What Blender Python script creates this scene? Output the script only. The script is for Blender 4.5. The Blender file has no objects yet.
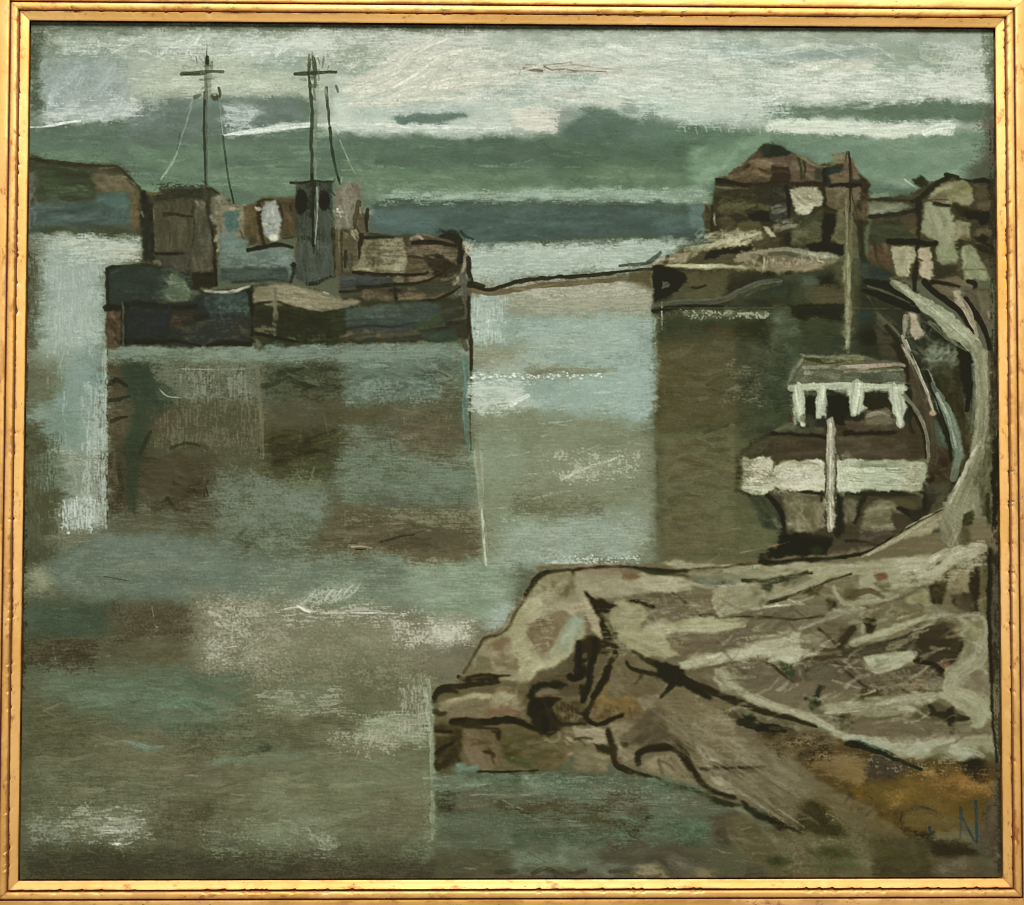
# A dark harbour oil painting in its gilt frame, photographed close up.
import bpy, bmesh, math, random
import numpy as np

# ------------------------------------------------------------------ camera
scene = bpy.context.scene
cam = bpy.data.cameras.new("camera")
cam.lens = 50.0
cam.sensor_width = 36.0
cam.clip_start = 0.05
cam.clip_end = 50.0
camera = bpy.data.objects.new("camera", cam)
scene.collection.objects.link(camera)
camera.location = (-0.02128204, -1.16472341, -0.0428442)
camera.rotation_euler = (1.60405433, -0.00200924, -0.01672903)
scene.camera = camera
scene.render.resolution_x = 1024
scene.render.resolution_y = 905
scene.view_settings.view_transform = 'Standard'
scene.view_settings.look = 'None'
scene.view_settings.exposure = 0.0
scene.view_settings.gamma = 1.0
scene.view_settings.use_curve_mapping = False
scene.cycles.use_denoising = False
scene.cycles.pixel_filter_type = 'BLACKMAN_HARRIS'
scene.cycles.filter_width = 1.1

# ------------------------------------------------------------------ room light and lamp
world = bpy.data.worlds.new("World")
scene.world = world
world.use_nodes = True
world.node_tree.nodes["Background"].inputs["Color"].default_value = (1.0, 0.95, 0.88, 1)
world.node_tree.nodes["Background"].inputs["Strength"].default_value = 0.37

def area_lamp(name, loc, target, sx, sy, power, color):
    l = bpy.data.lights.new(name, 'AREA')
    l.shape = 'RECTANGLE'; l.size = sx; l.size_y = sy
    l.energy = power; l.color = color
    o = bpy.data.objects.new(name, l)
    scene.collection.objects.link(o)
    o.location = loc
    d = np.array(target)-np.array(loc); d = d/np.linalg.norm(d)
    from mathutils import Vector
    o.rotation_euler = Vector(d).to_track_quat('-Z', 'Y').to_euler()
    return o
area_lamp("gallery_lamp", (0.0, -1.40, 1.50), (0, 0, 0.05), 1.3, 0.5, 74.0, (1.0, 0.97, 0.91))

# ------------------------------------------------------------------ helpers
def link(name, mesh, mats, parent=None):
    o = bpy.data.objects.new(name, mesh)
    scene.collection.objects.link(o)
    for m in mats: mesh.materials.append(m)
    if parent is not None: o.parent = parent
    return o

def nodes(name):
    m = bpy.data.materials.new(name); m.use_nodes = True
    nt = m.node_tree
    return m, nt, nt.nodes["Principled BSDF"]

def gold_material(name, seed, base, deep, worn, upright=False):
    """water gilding over red bole: leaf laps, rubbed patches, specks and small losses"""
    m, nt, b = nodes(name)
    N, L = nt.nodes, nt.links
    tc = N.new("ShaderNodeTexCoord")
    mp = N.new("ShaderNodeMapping"); mp.inputs["Location"].default_value = (seed*1.7, seed*0.9, seed*2.3)
    L.new(tc.outputs["Object"], mp.inputs["Vector"])
    def noise(scale, detail=4, rough=.6, dist=0.):
        n = N.new("ShaderNodeTexNoise"); n.inputs["Scale"].default_value = scale; n.inputs["Detail"].default_value = detail
        n.inputs["Roughness"].default_value = rough; n.inputs["Distortion"].default_value = dist
        L.new(mp.outputs["Vector"], n.inputs["Vector"]); return n.outputs["Fac"]
    def ramp(x, a, c):
        r = N.new("ShaderNodeMapRange"); r.inputs["From Min"].default_value = a; r.inputs["From Max"].default_value = c
        L.new(x, r.inputs["Value"]); return r.outputs["Result"]
    def mix(f, c1, c2, amt=1.0):
        x = N.new("ShaderNodeMix"); x.data_type = 'RGBA'
        if amt != 1.0:
            mm = N.new("ShaderNodeMath"); mm.operation = 'MULTIPLY'; mm.inputs[1].default_value = amt
            L.new(f, mm.inputs[0]); f = mm.outputs[0]
        L.new(f, x.inputs["Factor"])
        for s_, c in ((x.inputs["A"], c1), (x.inputs["B"], c2)):
            if isinstance(c, tuple): s_.default_value = (*c, 1)
            else: L.new(c, s_)
        return x.outputs["Result"]
    mp.inputs["Scale"].default_value = (1, 1, .45) if upright else (.45, 1, 1)
    c = mix(ramp(noise(16, 5, .62), .38, .70), base, deep, .85)
    geo = N.new("ShaderNodeNewGeometry")
    edge = ramp(geo.outputs["Pointiness"], .508, .56)
    wear = N.new("ShaderNodeMath"); wear.operation = 'MULTIPLY'
    L.new(edge, wear.inputs[0]); L.new(ramp(noise(60, 5, .72), .46, .58), wear.inputs[1])
    dirt = N.new("ShaderNodeMath"); dirt.operation = 'MULTIPLY'
    L.new(ramp(geo.outputs["Pointiness"], .497, .44), dirt.inputs[0]); L.new(ramp(noise(30, 4, .65), .34, .56), dirt.inputs[1])
    c = mix(ramp(noise(70, 4, .6, .6), .60, .72), c, (base[0]*1.07, base[1]*1.2, base[2]*1.7), .6)
    c = mix(ramp(noise(110, 5, .70), .59, .67), c, worn, .8)
    c = mix(ramp(noise(330, 4, .75), .665, .70), c, (.055, .02, .006), .9)
    c = mix(wear.outputs[0], c, (.20, .05, .012), .8)
    c = mix(dirt.outputs[0], c, (.10, .045, .012), .75)
    L.new(c, b.inputs["Base Color"])
    b.inputs["Metallic"].default_value = .40
    r = N.new("ShaderNodeMapRange"); r.inputs["To Min"].default_value = .44; r.inputs["To Max"].default_value = .62
    L.new(noise(60), r.inputs["Value"]); L.new(r.outputs["Result"], b.inputs["Roughness"])
    bp = N.new("ShaderNodeBump"); bp.inputs["Strength"].default_value = .25; bp.inputs["Distance"].default_value = .0006
    L.new(noise(240, 4, .6), bp.inputs["Height"]); L.new(bp.outputs["Normal"], b.inputs["Normal"])
    return m

def plain(name, col, rough=.7, bump=0., scale=200.):
    m, nt, b = nodes(name)
    N, L = nt.nodes, nt.links
    tc = N.new("ShaderNodeTexCoord"); n = N.new("ShaderNodeTexNoise"); n.inputs["Scale"].default_value = scale; n.inputs["Detail"].default_value = 4
    L.new(tc.outputs["Object"], n.inputs["Vector"])
    x = N.new("ShaderNodeMix"); x.data_type = 'RGBA'; x.inputs["A"].default_value = (*[v*.75 for v in col], 1); x.inputs["B"].default_value = (*[min(1, v*1.25) for v in col], 1)
    L.new(n.outputs["Fac"], x.inputs["Factor"]); L.new(x.outputs["Result"], b.inputs["Base Color"])
    b.inputs["Roughness"].default_value = rough
    if bump:
        bp = N.new("ShaderNodeBump"); bp.inputs["Strength"].default_value = bump; bp.inputs["Distance"].default_value = .0005
        L.new(n.outputs["Fac"], bp.inputs["Height"]); L.new(bp.outputs["Normal"], b.inputs["Normal"])
    return m

# ------------------------------------------------------------------ wall behind, picture and frame
UNIT = 0.80/976.0                                 # one paint unit in metres
WX, WZ = 0.400, 0.35108                           # half size of the opening at the sight edge

wall_mesh = bpy.data.meshes.new("wall")
bm = bmesh.new()
bmesh.ops.create_cube(bm, size=1.0)
bmesh.ops.scale(bm, vec=(3.2, .06, 2.6), verts=bm.verts)
bmesh.ops.translate(bm, vec=(0, .066, 0), verts=bm.verts)
bm.to_mesh(wall_mesh); bm.free()
wall = link("wall", wall_mesh, [plain("wall_plaster", (.62, .60, .56), .9, .15, 160)])
wall["kind"] = "structure"
wall["label"] = "pale plaster wall behind the gilt frame"
wall["category"] = "wall"

picture = bpy.data.objects.new("framed_painting", None)
scene.collection.objects.link(picture)
picture.location = (0, .030, -0.44)
picture["label"] = "dark green harbour oil painting in a worn gilt moulded frame"
picture["category"] = "painting"
bpy.context.view_layer.update()
def under(o, parent):
    o.parent = parent
    o.matrix_parent_inverse = parent.matrix_world.inverted()
    return o

# frame section: distance out from the sight edge, height in front of the sight edge (paint units)
SIGHT = [(2.5, -5.0), (0, -.8), (0, -.2), (.5, .2), (2, .7), (4.0, 1.7), (6.8, 3.2), (7.6, 3.6), (8.0, 3.2), (8.0, -1)]
BEAD = [(10.2, -1), (10.2, 2.8), (10.5, 3.9), (11.3, 4.5), (12.6, 4.75), (14.5, 4.8), (16.0, 4.55), (16.6, 4.0), (16.9, 3.1), (16.9, -1)]
BODY = [(2.6, -5.2), (2.6, -1.4), (7.9, -1.4), (8.2, .6), (10.1, .6), (10.4, -1.2), (16.8, -1.2), (17.0, 1.8), (18.0, 2.0), (18.3, 4.2), (19.0, 5.2), (20.6, 5.6),
        (28, 4.2), (42, 1.4), (58, -1.6), (68, -3.4), (72, -6), (72, -26), (2.6, -26)]
BOLE = {2, 3, 4, 5, 6, 7, 8}

def rail(name, sec, side, mats, bole=(), parent=None, wob=0.0, close=False, worn_at=()):
    """one mitred length of moulding; side 0 top, 1 right, 2 bottom, 3 left"""
    me = bpy.data.meshes.new(name); bm = bmesh.new()
    rnd = random.Random(side*7+len(sec))
    half = WX if side in (0, 2) else WZ
    oth = WZ if side in (0, 2) else WX
    n = 460
    chip = 0.0
    rows = []
    for i in range(n+1):
        t = -1+2*i/n
        row = []
        w1 = wob*(rnd.random()-.5)*.6
        chip = chip*.45 if rnd.random() < .8 else (rnd.random()**2)*1.5   # little losses along the arris
        for q_, (d, h) in enumerate(sec):
            if q_ in worn_at and 0 < i < n: h = h-chip*.9; d = d-chip*.75 if sec is SIGHT else d+chip*.55
            a = (half+d*UNIT-.00012)*t
            r = oth+d*UNIT+(w1*UNIT if 0 < d < 60 and 0 < i < n else 0)
            y = -(h*UNIT)
            if side == 0: v = (a, y, r)
            elif side == 1: v = (r, y, -a)
            elif side == 2: v = (-a, y, -r)
            else: v = (-r, y, a)
            row.append(bm.verts.new(v))
        rows.append(row)
    m = len(sec)
    for i in range(n):
        for j in range(m if close else m-1):
            k = (j+1) % m
            f = bm.faces.new((rows[i][j], rows[i+1][j], rows[i+1][k], rows[i][k]))
            f.material_index = 1 if j in bole else 0
            f.smooth = True
    for row in (rows[0], rows[-1]):
        bm.faces.new(row)
    bmesh.ops.recalc_face_normals(bm, faces=bm.faces)
    for e in bm.edges:
        if len(e.link_faces) == 2 and e.calc_face_angle(0) > .6: e.smooth = False
    bm.to_mesh(me); bm.free()
    o = link(name, me, mats)
    return under(o, parent)

bole_mat = plain("red_bole", (.085, .017, .004), .8, .3, 300)
for side in range(4):
    g = [gold_material("gilding", 1+side*3+k, (.80, .485, .165), (.62, .315, .05), (.34, .12, .028), side in (1, 3)) for k in range(3)]
    body = rail("frame_rail", BODY, side, [g[0], bole_mat], BOLE, picture, .25, True)
    bpy.context.view_layer.update()
    rail("bead_moulding", BEAD, side, [g[1], bole_mat], (), body, .3, False, (1, 2, 3))
    rail("sight_moulding", SIGHT, side, [g[2], bole_mat], (), body, .15, False, (6, 7, 8))

board_mesh = bpy.data.meshes.new("backing_board")
bm = bmesh.new()
bmesh.ops.create_cube(bm, size=1.0)
bmesh.ops.scale(bm, vec=(2*WX+.09, .006, 2*WZ+.09), verts=bm.verts)
bmesh.ops.translate(bm, vec=(0, .0255, 0), verts=bm.verts)
bm.to_mesh(board_mesh); bm.free()
bpy.context.view_layer.update()
under(link("backing_board", board_mesh, [plain("board", (.05, .035, .02), .9)]), picture)
import math, random
import numpy as np
# ------------------------------------------------------------------ paint engine
# The picture surface is laid out in "paint units": one unit is about 0.82 mm of canvas.
PX0, PY0, PX1, PY1 = 12.0, 14.0, 1010.0, 888.0
SC = 1.4                                        # vertices per paint unit
NX = int((PX1-PX0)*SC)+1; NY = int((PY1-PY0)*SC)+1
rng = np.random.default_rng(7)
random.seed(7)
COL = np.zeros((NY, NX, 3), np.float32)          # pigment, display values
HGT = np.zeros((NY, NX), np.float32)             # relief of the paint
LAB = np.zeros((NY, NX), np.int16)               # which painted motif owns the spot
GX, GY = np.meshgrid(PX0+np.arange(NX)/SC, PY0+np.arange(NY)/SC)
GX = GX.astype(np.float32); GY = GY.astype(np.float32)

def _up(a, n, m):
    h, w = a.shape
    y = np.linspace(0, h-1.001, n); x = np.linspace(0, w-1.001, m)
    yi = y.astype(int); xi = x.astype(int)
    fy = (y-yi); fx = (x-xi)
    fy = (fy*fy*(3-2*fy))[:, None]; fx = (fx*fx*(3-2*fx))[None, :]
    r0 = a[yi]; r1 = a[yi+1]
    r = r0*(1-fy)+r1*fy
    return r[:, xi]*(1-fx)+r[:, xi+1]*fx
def noise(sx, sy, octs=2):
    out = 0; amp = 1; tot = 0
    for o in range(octs):
        h = max(3, int((PY1-PY0)/sy)+3); w = max(3, int((PX1-PX0)/sx)+3)
        out = out+amp*_up(rng.random((h, w)).astype(np.float32), NY, NX); tot += amp
        amp *= .6; sx = max(sx*.5, .8); sy = max(sy*.5, .8)
    out = out/tot
    lo, hi = np.percentile(out, (2, 98))
    return np.clip((out-lo)/(hi-lo), -.2, 1.2).astype(np.float32)
FINE = noise(1.5, 1.5, 1); MID = noise(9, 9, 3); BIG = noise(45, 45, 4)
HST = noise(26, 1.8); VST = noise(1.8, 26); HBIG = noise(90, 9, 4)
_wx = np.sin(GX*2*math.pi/2.7+2.2*MID); _wy = np.sin(GY*2*math.pi/2.7+2.2*BIG*3)
GRAIN = np.clip(.5+.20*_wx*_wy+.75*(FINE-.5)+.35*(MID-.5), 0, 1).astype(np.float32)
BR = rng.random((512, 512)).astype(np.float32)
for _ in range(1):
    BR = (BR+np.roll(BR, 1, 0)*.35+np.roll(BR, -1, 0)*.35)/1.7
_b0, _b1 = np.percentile(BR, (2, 98)); BR = np.clip((BR-_b0)/(_b1-_b0), 0, 1)
def bris(u, v):                                   # smooth lookup: u across (fine), v along (long)
    u = u % 511; v = v % 511
    ui = u.astype(int); vi = v.astype(int); fu = u-ui; fv = v-vi
    fu = fu*fu*(3-2*fu); fv = fv*fv*(3-2*fv)
    a = BR[ui, vi]*(1-fu)+BR[ui+1, vi]*fu; b = BR[ui, vi+1]*(1-fu)+BR[ui+1, vi+1]*fu
    return a*(1-fv)+b*fv
def sst(a, b, x):
    t = np.clip((x-a)/(b-a+1e-6), 0, 1); return t*t*(3-2*t)
def hx(c):
    return np.array([int(c[i:i+2], 16) for i in (0, 2, 4)], np.float32)/255
VW = [0., 0., 1.]
def V(x=0., y=0., k=1.):                          # strokes that follow are measured from this spot, k steps to the unit
    VW[:] = [x, y, k]
def pts(t):
    if not isinstance(t, str): return np.array(t, np.float32)
    a = np.array([[float(v) for v in q.split(',')] for q in t.split()], np.float32)
    return a/VW[2]+np.array(VW[:2], np.float32)
def spline(p, step=5.0):
    if len(p) < 3: return p
    q = np.vstack([2*p[0]-p[1], p, 2*p[-1]-p[-2]]); out = []
    for i in range(1, len(q)-2):
        n = max(2, int(np.linalg.norm(q[i+1]-q[i])/step))
        for k in range(n):
            t = k/n; a, b, c, d = q[i-1], q[i], q[i+1], q[i+2]
            out.append(.5*((2*b)+(c-a)*t+(2*a-5*b+4*c-d)*t*t+(3*b-a-3*c+d)*t**3))
    out.append(p[-1]); return np.array(out, np.float32)
LAST = [(0, 0, 0, 0), np.zeros((NY, NX), np.float32)]
IDS = {'canvas': 0}; CUR = [0]
def O(name):                                      # following strokes belong to this motif
    CUR[0] = IDS.setdefault(name, len(IDS))
def box(x0, y0, x1, y1):
    i0 = max(0, int((x0-PX0)*SC)); i1 = min(NX, int((x1-PX0)*SC)+2)
    j0 = max(0, int((y0-PY0)*SC)); j1 = min(NY, int((y1-PY0)*SC)+2)
    return (slice(j0, j1), slice(i0, i1)) if i1 > i0 and j1 > j0 else None
def lay(sl, a, col, tex, lift):
    """blend pigment into the canvas; tex in -1..1 shades the pigment slightly, lift raises the paint"""
    c = np.clip(col*(1+tex[..., None]), 0, 1) if not np.isscalar(tex) else col
    COL[sl] += (c-COL[sl])*a[..., None]
    HGT[sl] = HGT[sl]*(1-.7*a)+a*lift
    if CUR[0] is not None: LAB[sl] = np.where(a > .45, CUR[0], LAB[sl])
def p(t, c, soft=2.5, op=1., dry=0., tex=.10, d='h', rag=1.5, lift=.3, lab=True):
    """a patch: polygon with a worked edge"""
    soft = soft/VW[2]**.6 if VW[2] > 1 else soft*.8
    P = pts(t); m = soft*2+rag*3+3
    sl = box(P[:, 0].min()-m, P[:, 1].min()-m, P[:, 0].max()+m, P[:, 1].max()+m)
    if sl is None: return
    k = int(rng.integers(0, 400)); 
    n1 = np.roll(MID, k, 1)[sl]-.5; n2 = np.roll(FINE, k, 0)[sl]-.5; n3 = np.roll(MID, -k, 0)[sl]-.5
    X = GX[sl]+rag*(n1*2.2+n2*.8); Y = GY[sl]+rag*(n3*2.2+n2*.8)
    dist = np.full(X.shape, 1e9, np.float32); ins = np.zeros(X.shape, bool)
    for i in range(len(P)):
        a = P[i]; b = P[(i+1) % len(P)]; e = b-a; L = float(e@e)+1e-9
        u = np.clip(((X-a[0])*e[0]+(Y-a[1])*e[1])/L, 0, 1)
        dist = np.minimum(dist, (X-a[0]-u*e[0])**2+(Y-a[1]-u*e[1])**2)
        if abs(e[1]) > 1e-9:
            ins ^= ((a[1] > Y) != (b[1] > Y)) & (X < (b[0]-a[0])*(Y-a[1])/(b[1]-a[1])+a[0])
    sd = np.sqrt(dist)*np.where(ins, 1, -1)
    a = sst(-soft, soft, sd)
    st = {'h': HST, 'v': VST, 'n': MID}[d]; st = np.roll(np.roll(st, k, 1), k*3, 0)[sl]
    st = np.clip(.5+(st-.5)*1.25, 0, 1)
    g = GRAIN[sl]
    LAST[0] = (P[:, 0].min(), P[:, 1].min(), P[:, 0].max(), P[:, 1].max()); LAST[1][:] = 0; LAST[1][sl] = a
    if dry > 0: a = a*sst(dry-.22, dry+.22, .5*st+.5*g)
    tx = tex*((st-.5)*1.1+(g-.5)*.6+(np.roll(BIG, k, 1)[sl]-.5)*.8)
    old = CUR[0]
    if not lab: CUR[0] = None
    lay(sl, np.clip(a*op, 0, 1), hx(c), tx, lift*(.4+.6*st))
    CUR[0] = old
def s(t, w, c, op=1., dry=0., tex=.20, soft=.30, w2=None, w1=None, lift=.8, rag=.34, lab=True, sp=True, mask=None):
    """a brush stroke: w width, w1 / w2 width at its start / end"""
    P = pts(t); P = spline(P) if sp else P
    seg = P[1:]-P[:-1]; ln = np.sqrt((seg**2).sum(1))+1e-6; cum = np.concatenate([[0], np.cumsum(ln)]); T = cum[-1]
    w0 = w if w1 is None else w1; we = w*.75 if w2 is None else w2
    m = max(w, w0, we)*.75+4
    sl = box(P[:, 0].min()-m, P[:, 1].min()-m, P[:, 0].max()+m, P[:, 1].max()+m)
    if sl is None: return
    X = GX[sl]; Y = GY[sl]
    best = np.full(X.shape, 1e9, np.float32); lat = np.zeros_like(best); arc = np.zeros_like(best)
    for i in range(len(seg)):
        e = seg[i]; u = ((X-P[i, 0])*e[0]+(Y-P[i, 1])*e[1])/(ln[i]**2); u = np.clip(u, 0, 1)
        dx = X-P[i, 0]-u*e[0]; dy = Y-P[i, 1]-u*e[1]; dd = dx*dx+dy*dy
        c_ = dd < best
        best = np.where(c_, dd, best); lat = np.where(c_, (dx*e[1]-dy*e[0])/ln[i], lat); arc = np.where(c_, cum[i]+u*ln[i], arc)
    f = arc/max(T, 1e-3)
    ww = np.where(f < .5, w0+(w-w0)*np.sin(np.clip(f*2, 0, 1)*math.pi/2), w+(we-w)*np.sin(np.clip(f*2-1, 0, 1)*math.pi/2))*.5
    o1 = float(rng.random()*480); o2 = float(rng.random()*480)
    b = bris(lat*1.15+o1+50, arc*(.055 if w > 4 else .16)+o2)
    b2 = bris(lat*.15+o2+90, arc*(.05 if w > 4 else .09)+o1)
    e1 = bris(np.sign(lat)*3+o2+10, arc*.16+o1)
    d_ = np.sqrt(best)
    sf = max(.7, soft*w*.5)
    a = sst(-sf*.5, sf*.5, ww*(1+rag*(e1-.5)*2)+rag*(b-.5)*1.6-d_)
    g = GRAIN[sl]
    dr = dry+(.06 if w < 2.6 else .03)
    a = a*sst(dr-.24, dr+.2, .5*b+.42*g+.12*(1-f)+.10*b2)*(.74+.26*sst(.05, .5, b2))
    if mask is not None: a = a*mask[sl]
    old = CUR[0]
    if not lab: CUR[0] = None
    ridge = np.clip(d_/(ww+.01), 0, 1)**2
    lay(sl, np.clip(a*op, 0, 1), hx(c), tex*((b-.5)*1.3+(g-.5)*.5), lift*(.35+.5*b+.25*ridge))
    CUR[0] = old
def q(x0, y0, x1, y1, cs, n, L=30, w=4, ang=0, da=8, op=.5, dry=.5, lab=False, bend=.08, lift=.6):
    """a passage of many loose strokes in an area"""
    cs = cs.split()
    x0, x1 = VW[0]+x0/VW[2], VW[0]+x1/VW[2]; y0, y1 = VW[1]+y0/VW[2], VW[1]+y1/VW[2]
    bx = LAST[0]; ov = max(0, min(x1, bx[2])-max(x0, bx[0]))*max(0, min(y1, bx[3])-max(y0, bx[1])); ar = (x1-x0)*(y1-y0)+1e-6
    mask = LAST[1] if (ov > .55*ar and ar < 1.8*(bx[2]-bx[0])*(bx[3]-bx[1])) else None
    thin = w <= 2.6
    for i in range(n):
        fx, fy = rng.random(), rng.random()
        x = x0+(x1-x0)*fx; y = y0+(y1-y0)*fy; l = L*(.5+rng.random()); a = math.radians(ang+da*rng.normal())
        dx, dy = l/2*math.cos(a), l/2*math.sin(a); bb = l*bend*rng.normal()*(.4 if thin else 1)
        e = w*.4+(L*.30*rng.random() if mask is None else L*.05); cl = lambda u, v: (min(max(u, x0-e), x1+e), min(max(v, y0-e), y1+e))
        t = [cl(x-dx, y-dy), cl(x-dy*.1*bb, y+bb), cl(x+dx, y+dy)]
        ed = min(fx, 1-fx, fy, 1-fy)
        o_ = op*(.6+.5*rng.random())*(1 if mask is not None else .35+.65*min(1, ed/.2))
        s(t, w*(.6+.8*rng.random()), cs[int(rng.integers(len(cs)))], o_*(.85 if thin else 1), dry+(.07 if thin else .02), lab=lab, lift=lift, mask=mask)
def dab(x, y, rx, ry, c, op=1., dry=0., soft=.5, tex=.1, rot=0, lab=True, lift=.4):
    """a dab or a rubbed soft patch"""
    x = VW[0]+x/VW[2]; y = VW[1]+y/VW[2]; rx /= VW[2]; ry /= VW[2]
    m = max(rx, ry)*1.5+3; sl = box(x-m, y-m, x+m, y+m)
    if sl is None: return
    k = int(rng.integers(0, 400)); ca, sa = math.cos(math.radians(rot)), math.sin(math.radians(rot))
    dx = GX[sl]-x; dy = GY[sl]-y; u = (dx*ca+dy*sa)/rx; v = (-dx*sa+dy*ca)/ry
    n = np.roll(MID, k, 1)[sl]-.5; n2 = np.roll(FINE, k, 0)[sl]-.5; g = GRAIN[sl]
    r = np.sqrt(u*u+v*v)+.35*n+.12*n2
    a = 1-sst(1-soft, 1+soft*.6, r)
    if dry > 0: a = a*sst(dry-.25, dry+.25, .4*np.roll(HST, k, 0)[sl]+.6*g)
    old = CUR[0]
    if not lab: CUR[0] = None
    lay(sl, np.clip(a*op, 0, 1), hx(c), tex*((g-.5)+n), lift*.6)
    CUR[0] = old
def _take(A, X, Y):
    x = np.clip((X-PX0)*SC, 0, NX-1.01); y = np.clip((Y-PY0)*SC, 0, NY-1.01)
    xi = x.astype(np.int32); yi = y.astype(np.int32)
    if A.ndim == 2: return A[np.round(y).astype(np.int32), np.round(x).astype(np.int32)]
    fx = (x-xi)[..., None]; fy = (y-yi)[..., None]
    return ((A[yi, xi]*(1-fx)+A[yi, xi+1]*fx)*(1-fy)+(A[yi+1, xi]*(1-fx)+A[yi+1, xi+1]*fx)*fy).astype(np.float32)
def _soft(a, r):
    for ax in (0, 1):
        for _ in range(2):
            p_ = np.concatenate([np.repeat(a.take([0], ax), r+1, ax), a, np.repeat(a.take([-1], ax), r, ax)], ax)
            c = np.cumsum(p_, ax, dtype=np.float64); n = a.shape[ax]
            a = ((c.take(range(2*r+1, 2*r+1+n), ax)-c.take(range(0, n), ax))/(2*r+1)).astype(np.float32)
    return a
def DRAG(sets):
    """wet paint pulled about with a dry brush: the edges of the passages melt along the stroke"""
    global COL
    amt = np.zeros((NY, NX), np.float32)
    for nm, a in sets.items():
        if nm in IDS: amt[LAB == IDS[nm]] = a
    amt = _soft(amt, 4)
    acc = 0
    for i_ in range(5):
        a1 = noise(26, 5, 3)-.5; a2 = noise(5, 2, 2)-.5; b1 = noise(14, 9, 3)-.5; b2 = noise(3, 2, 2)-.5
        acc = acc+_take(COL, GX+amt*(1.9*a1+.9*a2), GY+amt*(1.3*b1+.6*b2))
    COL = (acc/5).astype(np.float32)
def scum(t, c, cover=.4, op=.7, d='h', soft=8., lift=.6, hard=.26):
    """a scumble: stiff paint skipping over the tooth of the canvas"""
    P = pts(t); soft = soft/VW[2]**.6 if VW[2] > 1 else soft*1.5
    m = soft*2+6
    sl = box(P[:, 0].min()-m, P[:, 1].min()-m, P[:, 0].max()+m, P[:, 1].max()+m)
    if sl is None: return
    k = int(rng.integers(0, 500))
    X = GX[sl]+(np.roll(MID, k, 1)[sl]-.5)*soft; Y = GY[sl]+(np.roll(MID, -k, 0)[sl]-.5)*soft
    dist = np.full(X.shape, 1e9, np.float32); ins = np.zeros(X.shape, bool)
    for i in range(len(P)):
        a = P[i]; b = P[(i+1) % len(P)]; e = b-a; L = float(e@e)+1e-9
        u = np.clip(((X-a[0])*e[0]+(Y-a[1])*e[1])/L, 0, 1)
        dist = np.minimum(dist, (X-a[0]-u*e[0])**2+(Y-a[1]-u*e[1])**2)
        if abs(e[1]) > 1e-9:
            ins ^= ((a[1] > Y) != (b[1] > Y)) & (X < (b[0]-a[0])*(Y-a[1])/(b[1]-a[1])+a[0])
    w = sst(-soft, soft, np.sqrt(dist)*np.where(ins, 1, -1))
    st = np.roll(np.roll({'h': HFL, 'v': VFL, 'n': .5*NFL+.5*HFL}[d], k, 1), k*2, 0)[sl]
    v = .34*st+.22*np.roll(FINE, k, 1)[sl]+.18*np.roll(NFL, -k, 0)[sl]+.26*np.roll(np.roll(PAT, k, 1), k, 0)[sl]
    lo, hi = np.percentile(v[::3, ::3], (3, 97)); v = np.clip((v-lo)/(hi-lo+1e-5), 0, 1)
    if soft >= 13: hard = .42
    th = 1-cover*w*1.15
    a = sst(th-hard, th+hard, v)*np.minimum(1, w*1.6)
    old = CUR[0]; CUR[0] = None
    lay(sl, np.clip(a*op*.85, 0, 1), hx(c), .10*(st-.5), lift*(.5+.5*v))
    CUR[0] = old
HFL = noise(11, 1.4, 2); VFL = noise(1.4, 11, 2); NFL = noise(1.8, 1.8, 1); PAT = noise(18, 11, 3)
# ------------------------------------------------------------------ the painting: ground colours
O('painted_water')
COL[:] = hx('5f6450'); LAB[:] = CUR[0]
O('painted_sky')
p('10,10 1012,10 1012,215 10,215','99a793',soft=3,lab=True,tex=.12)
# --- upper sky
p('10,20 140,20 150,60 120,112 60,122 10,128','8b9c8a',soft=9,tex=.16)
p('40,62 130,62 120,105 45,118','8d9f97',soft=9,dry=.35,tex=.14)
q(40,66,120,112,'97a9a2 a3b3a6 80938f 8fa19a',26,L=34,w=8,ang=-55,da=14,op=.5,dry=.45)
q(55,32,250,52,'aab49c b3bba2 9aa88f',34,L=32,w=5,ang=5,da=10,op=.6,dry=.5)
p('130,56 256,48 330,52 330,100 256,98 130,98','a3ad95',soft=8,tex=.12,dry=.2)
q(130,70,290,96,'adb69c a8b090 b4bca4 9caa95',34,L=46,w=6,ang=-3,da=5,op=.55,dry=.4)
p('230,40 330,38 330,52 235,58','b3bcaa',soft=6,dry=.3)
q(170,38,330,58,'bbc4b4 aab5a4 c1c6b4 9fae9c',30,L=44,w=5,ang=-4,da=6,op=.6,dry=.4)
p('256,56 300,52 308,72 258,74','93a493',soft=7,op=.8)
q(15,30,50,75,'4e5946 5d6852 6f7d69',14,L=26,w=6,ang=80,da=16,op=.5,dry=.4)
s('48,34 52,46 50,52',9,'66745f',.75,dry=.3)
s('44,30 50,38 52,48',3,'a9b5a0',.8,dry=.3)
# cloud foot, left
p('38,122 60,110 100,104 146,102 150,108 132,118 110,124 70,121','a5b5a5',soft=5,dry=.25)
q(42,100,145,118,'b3c1b2 a2b3a3 bcc7b6 97aa9b',34,L=30,w=6,ang=-14,da=12,op=.6,dry=.45)
s('30,127 46,126.5 62,123.5 80,121',3.2,'c3cbbf',.9,dry=.15)
s('62,124 100,121 140,115',4,'a9b7a6',.55,dry=.4)
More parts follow.
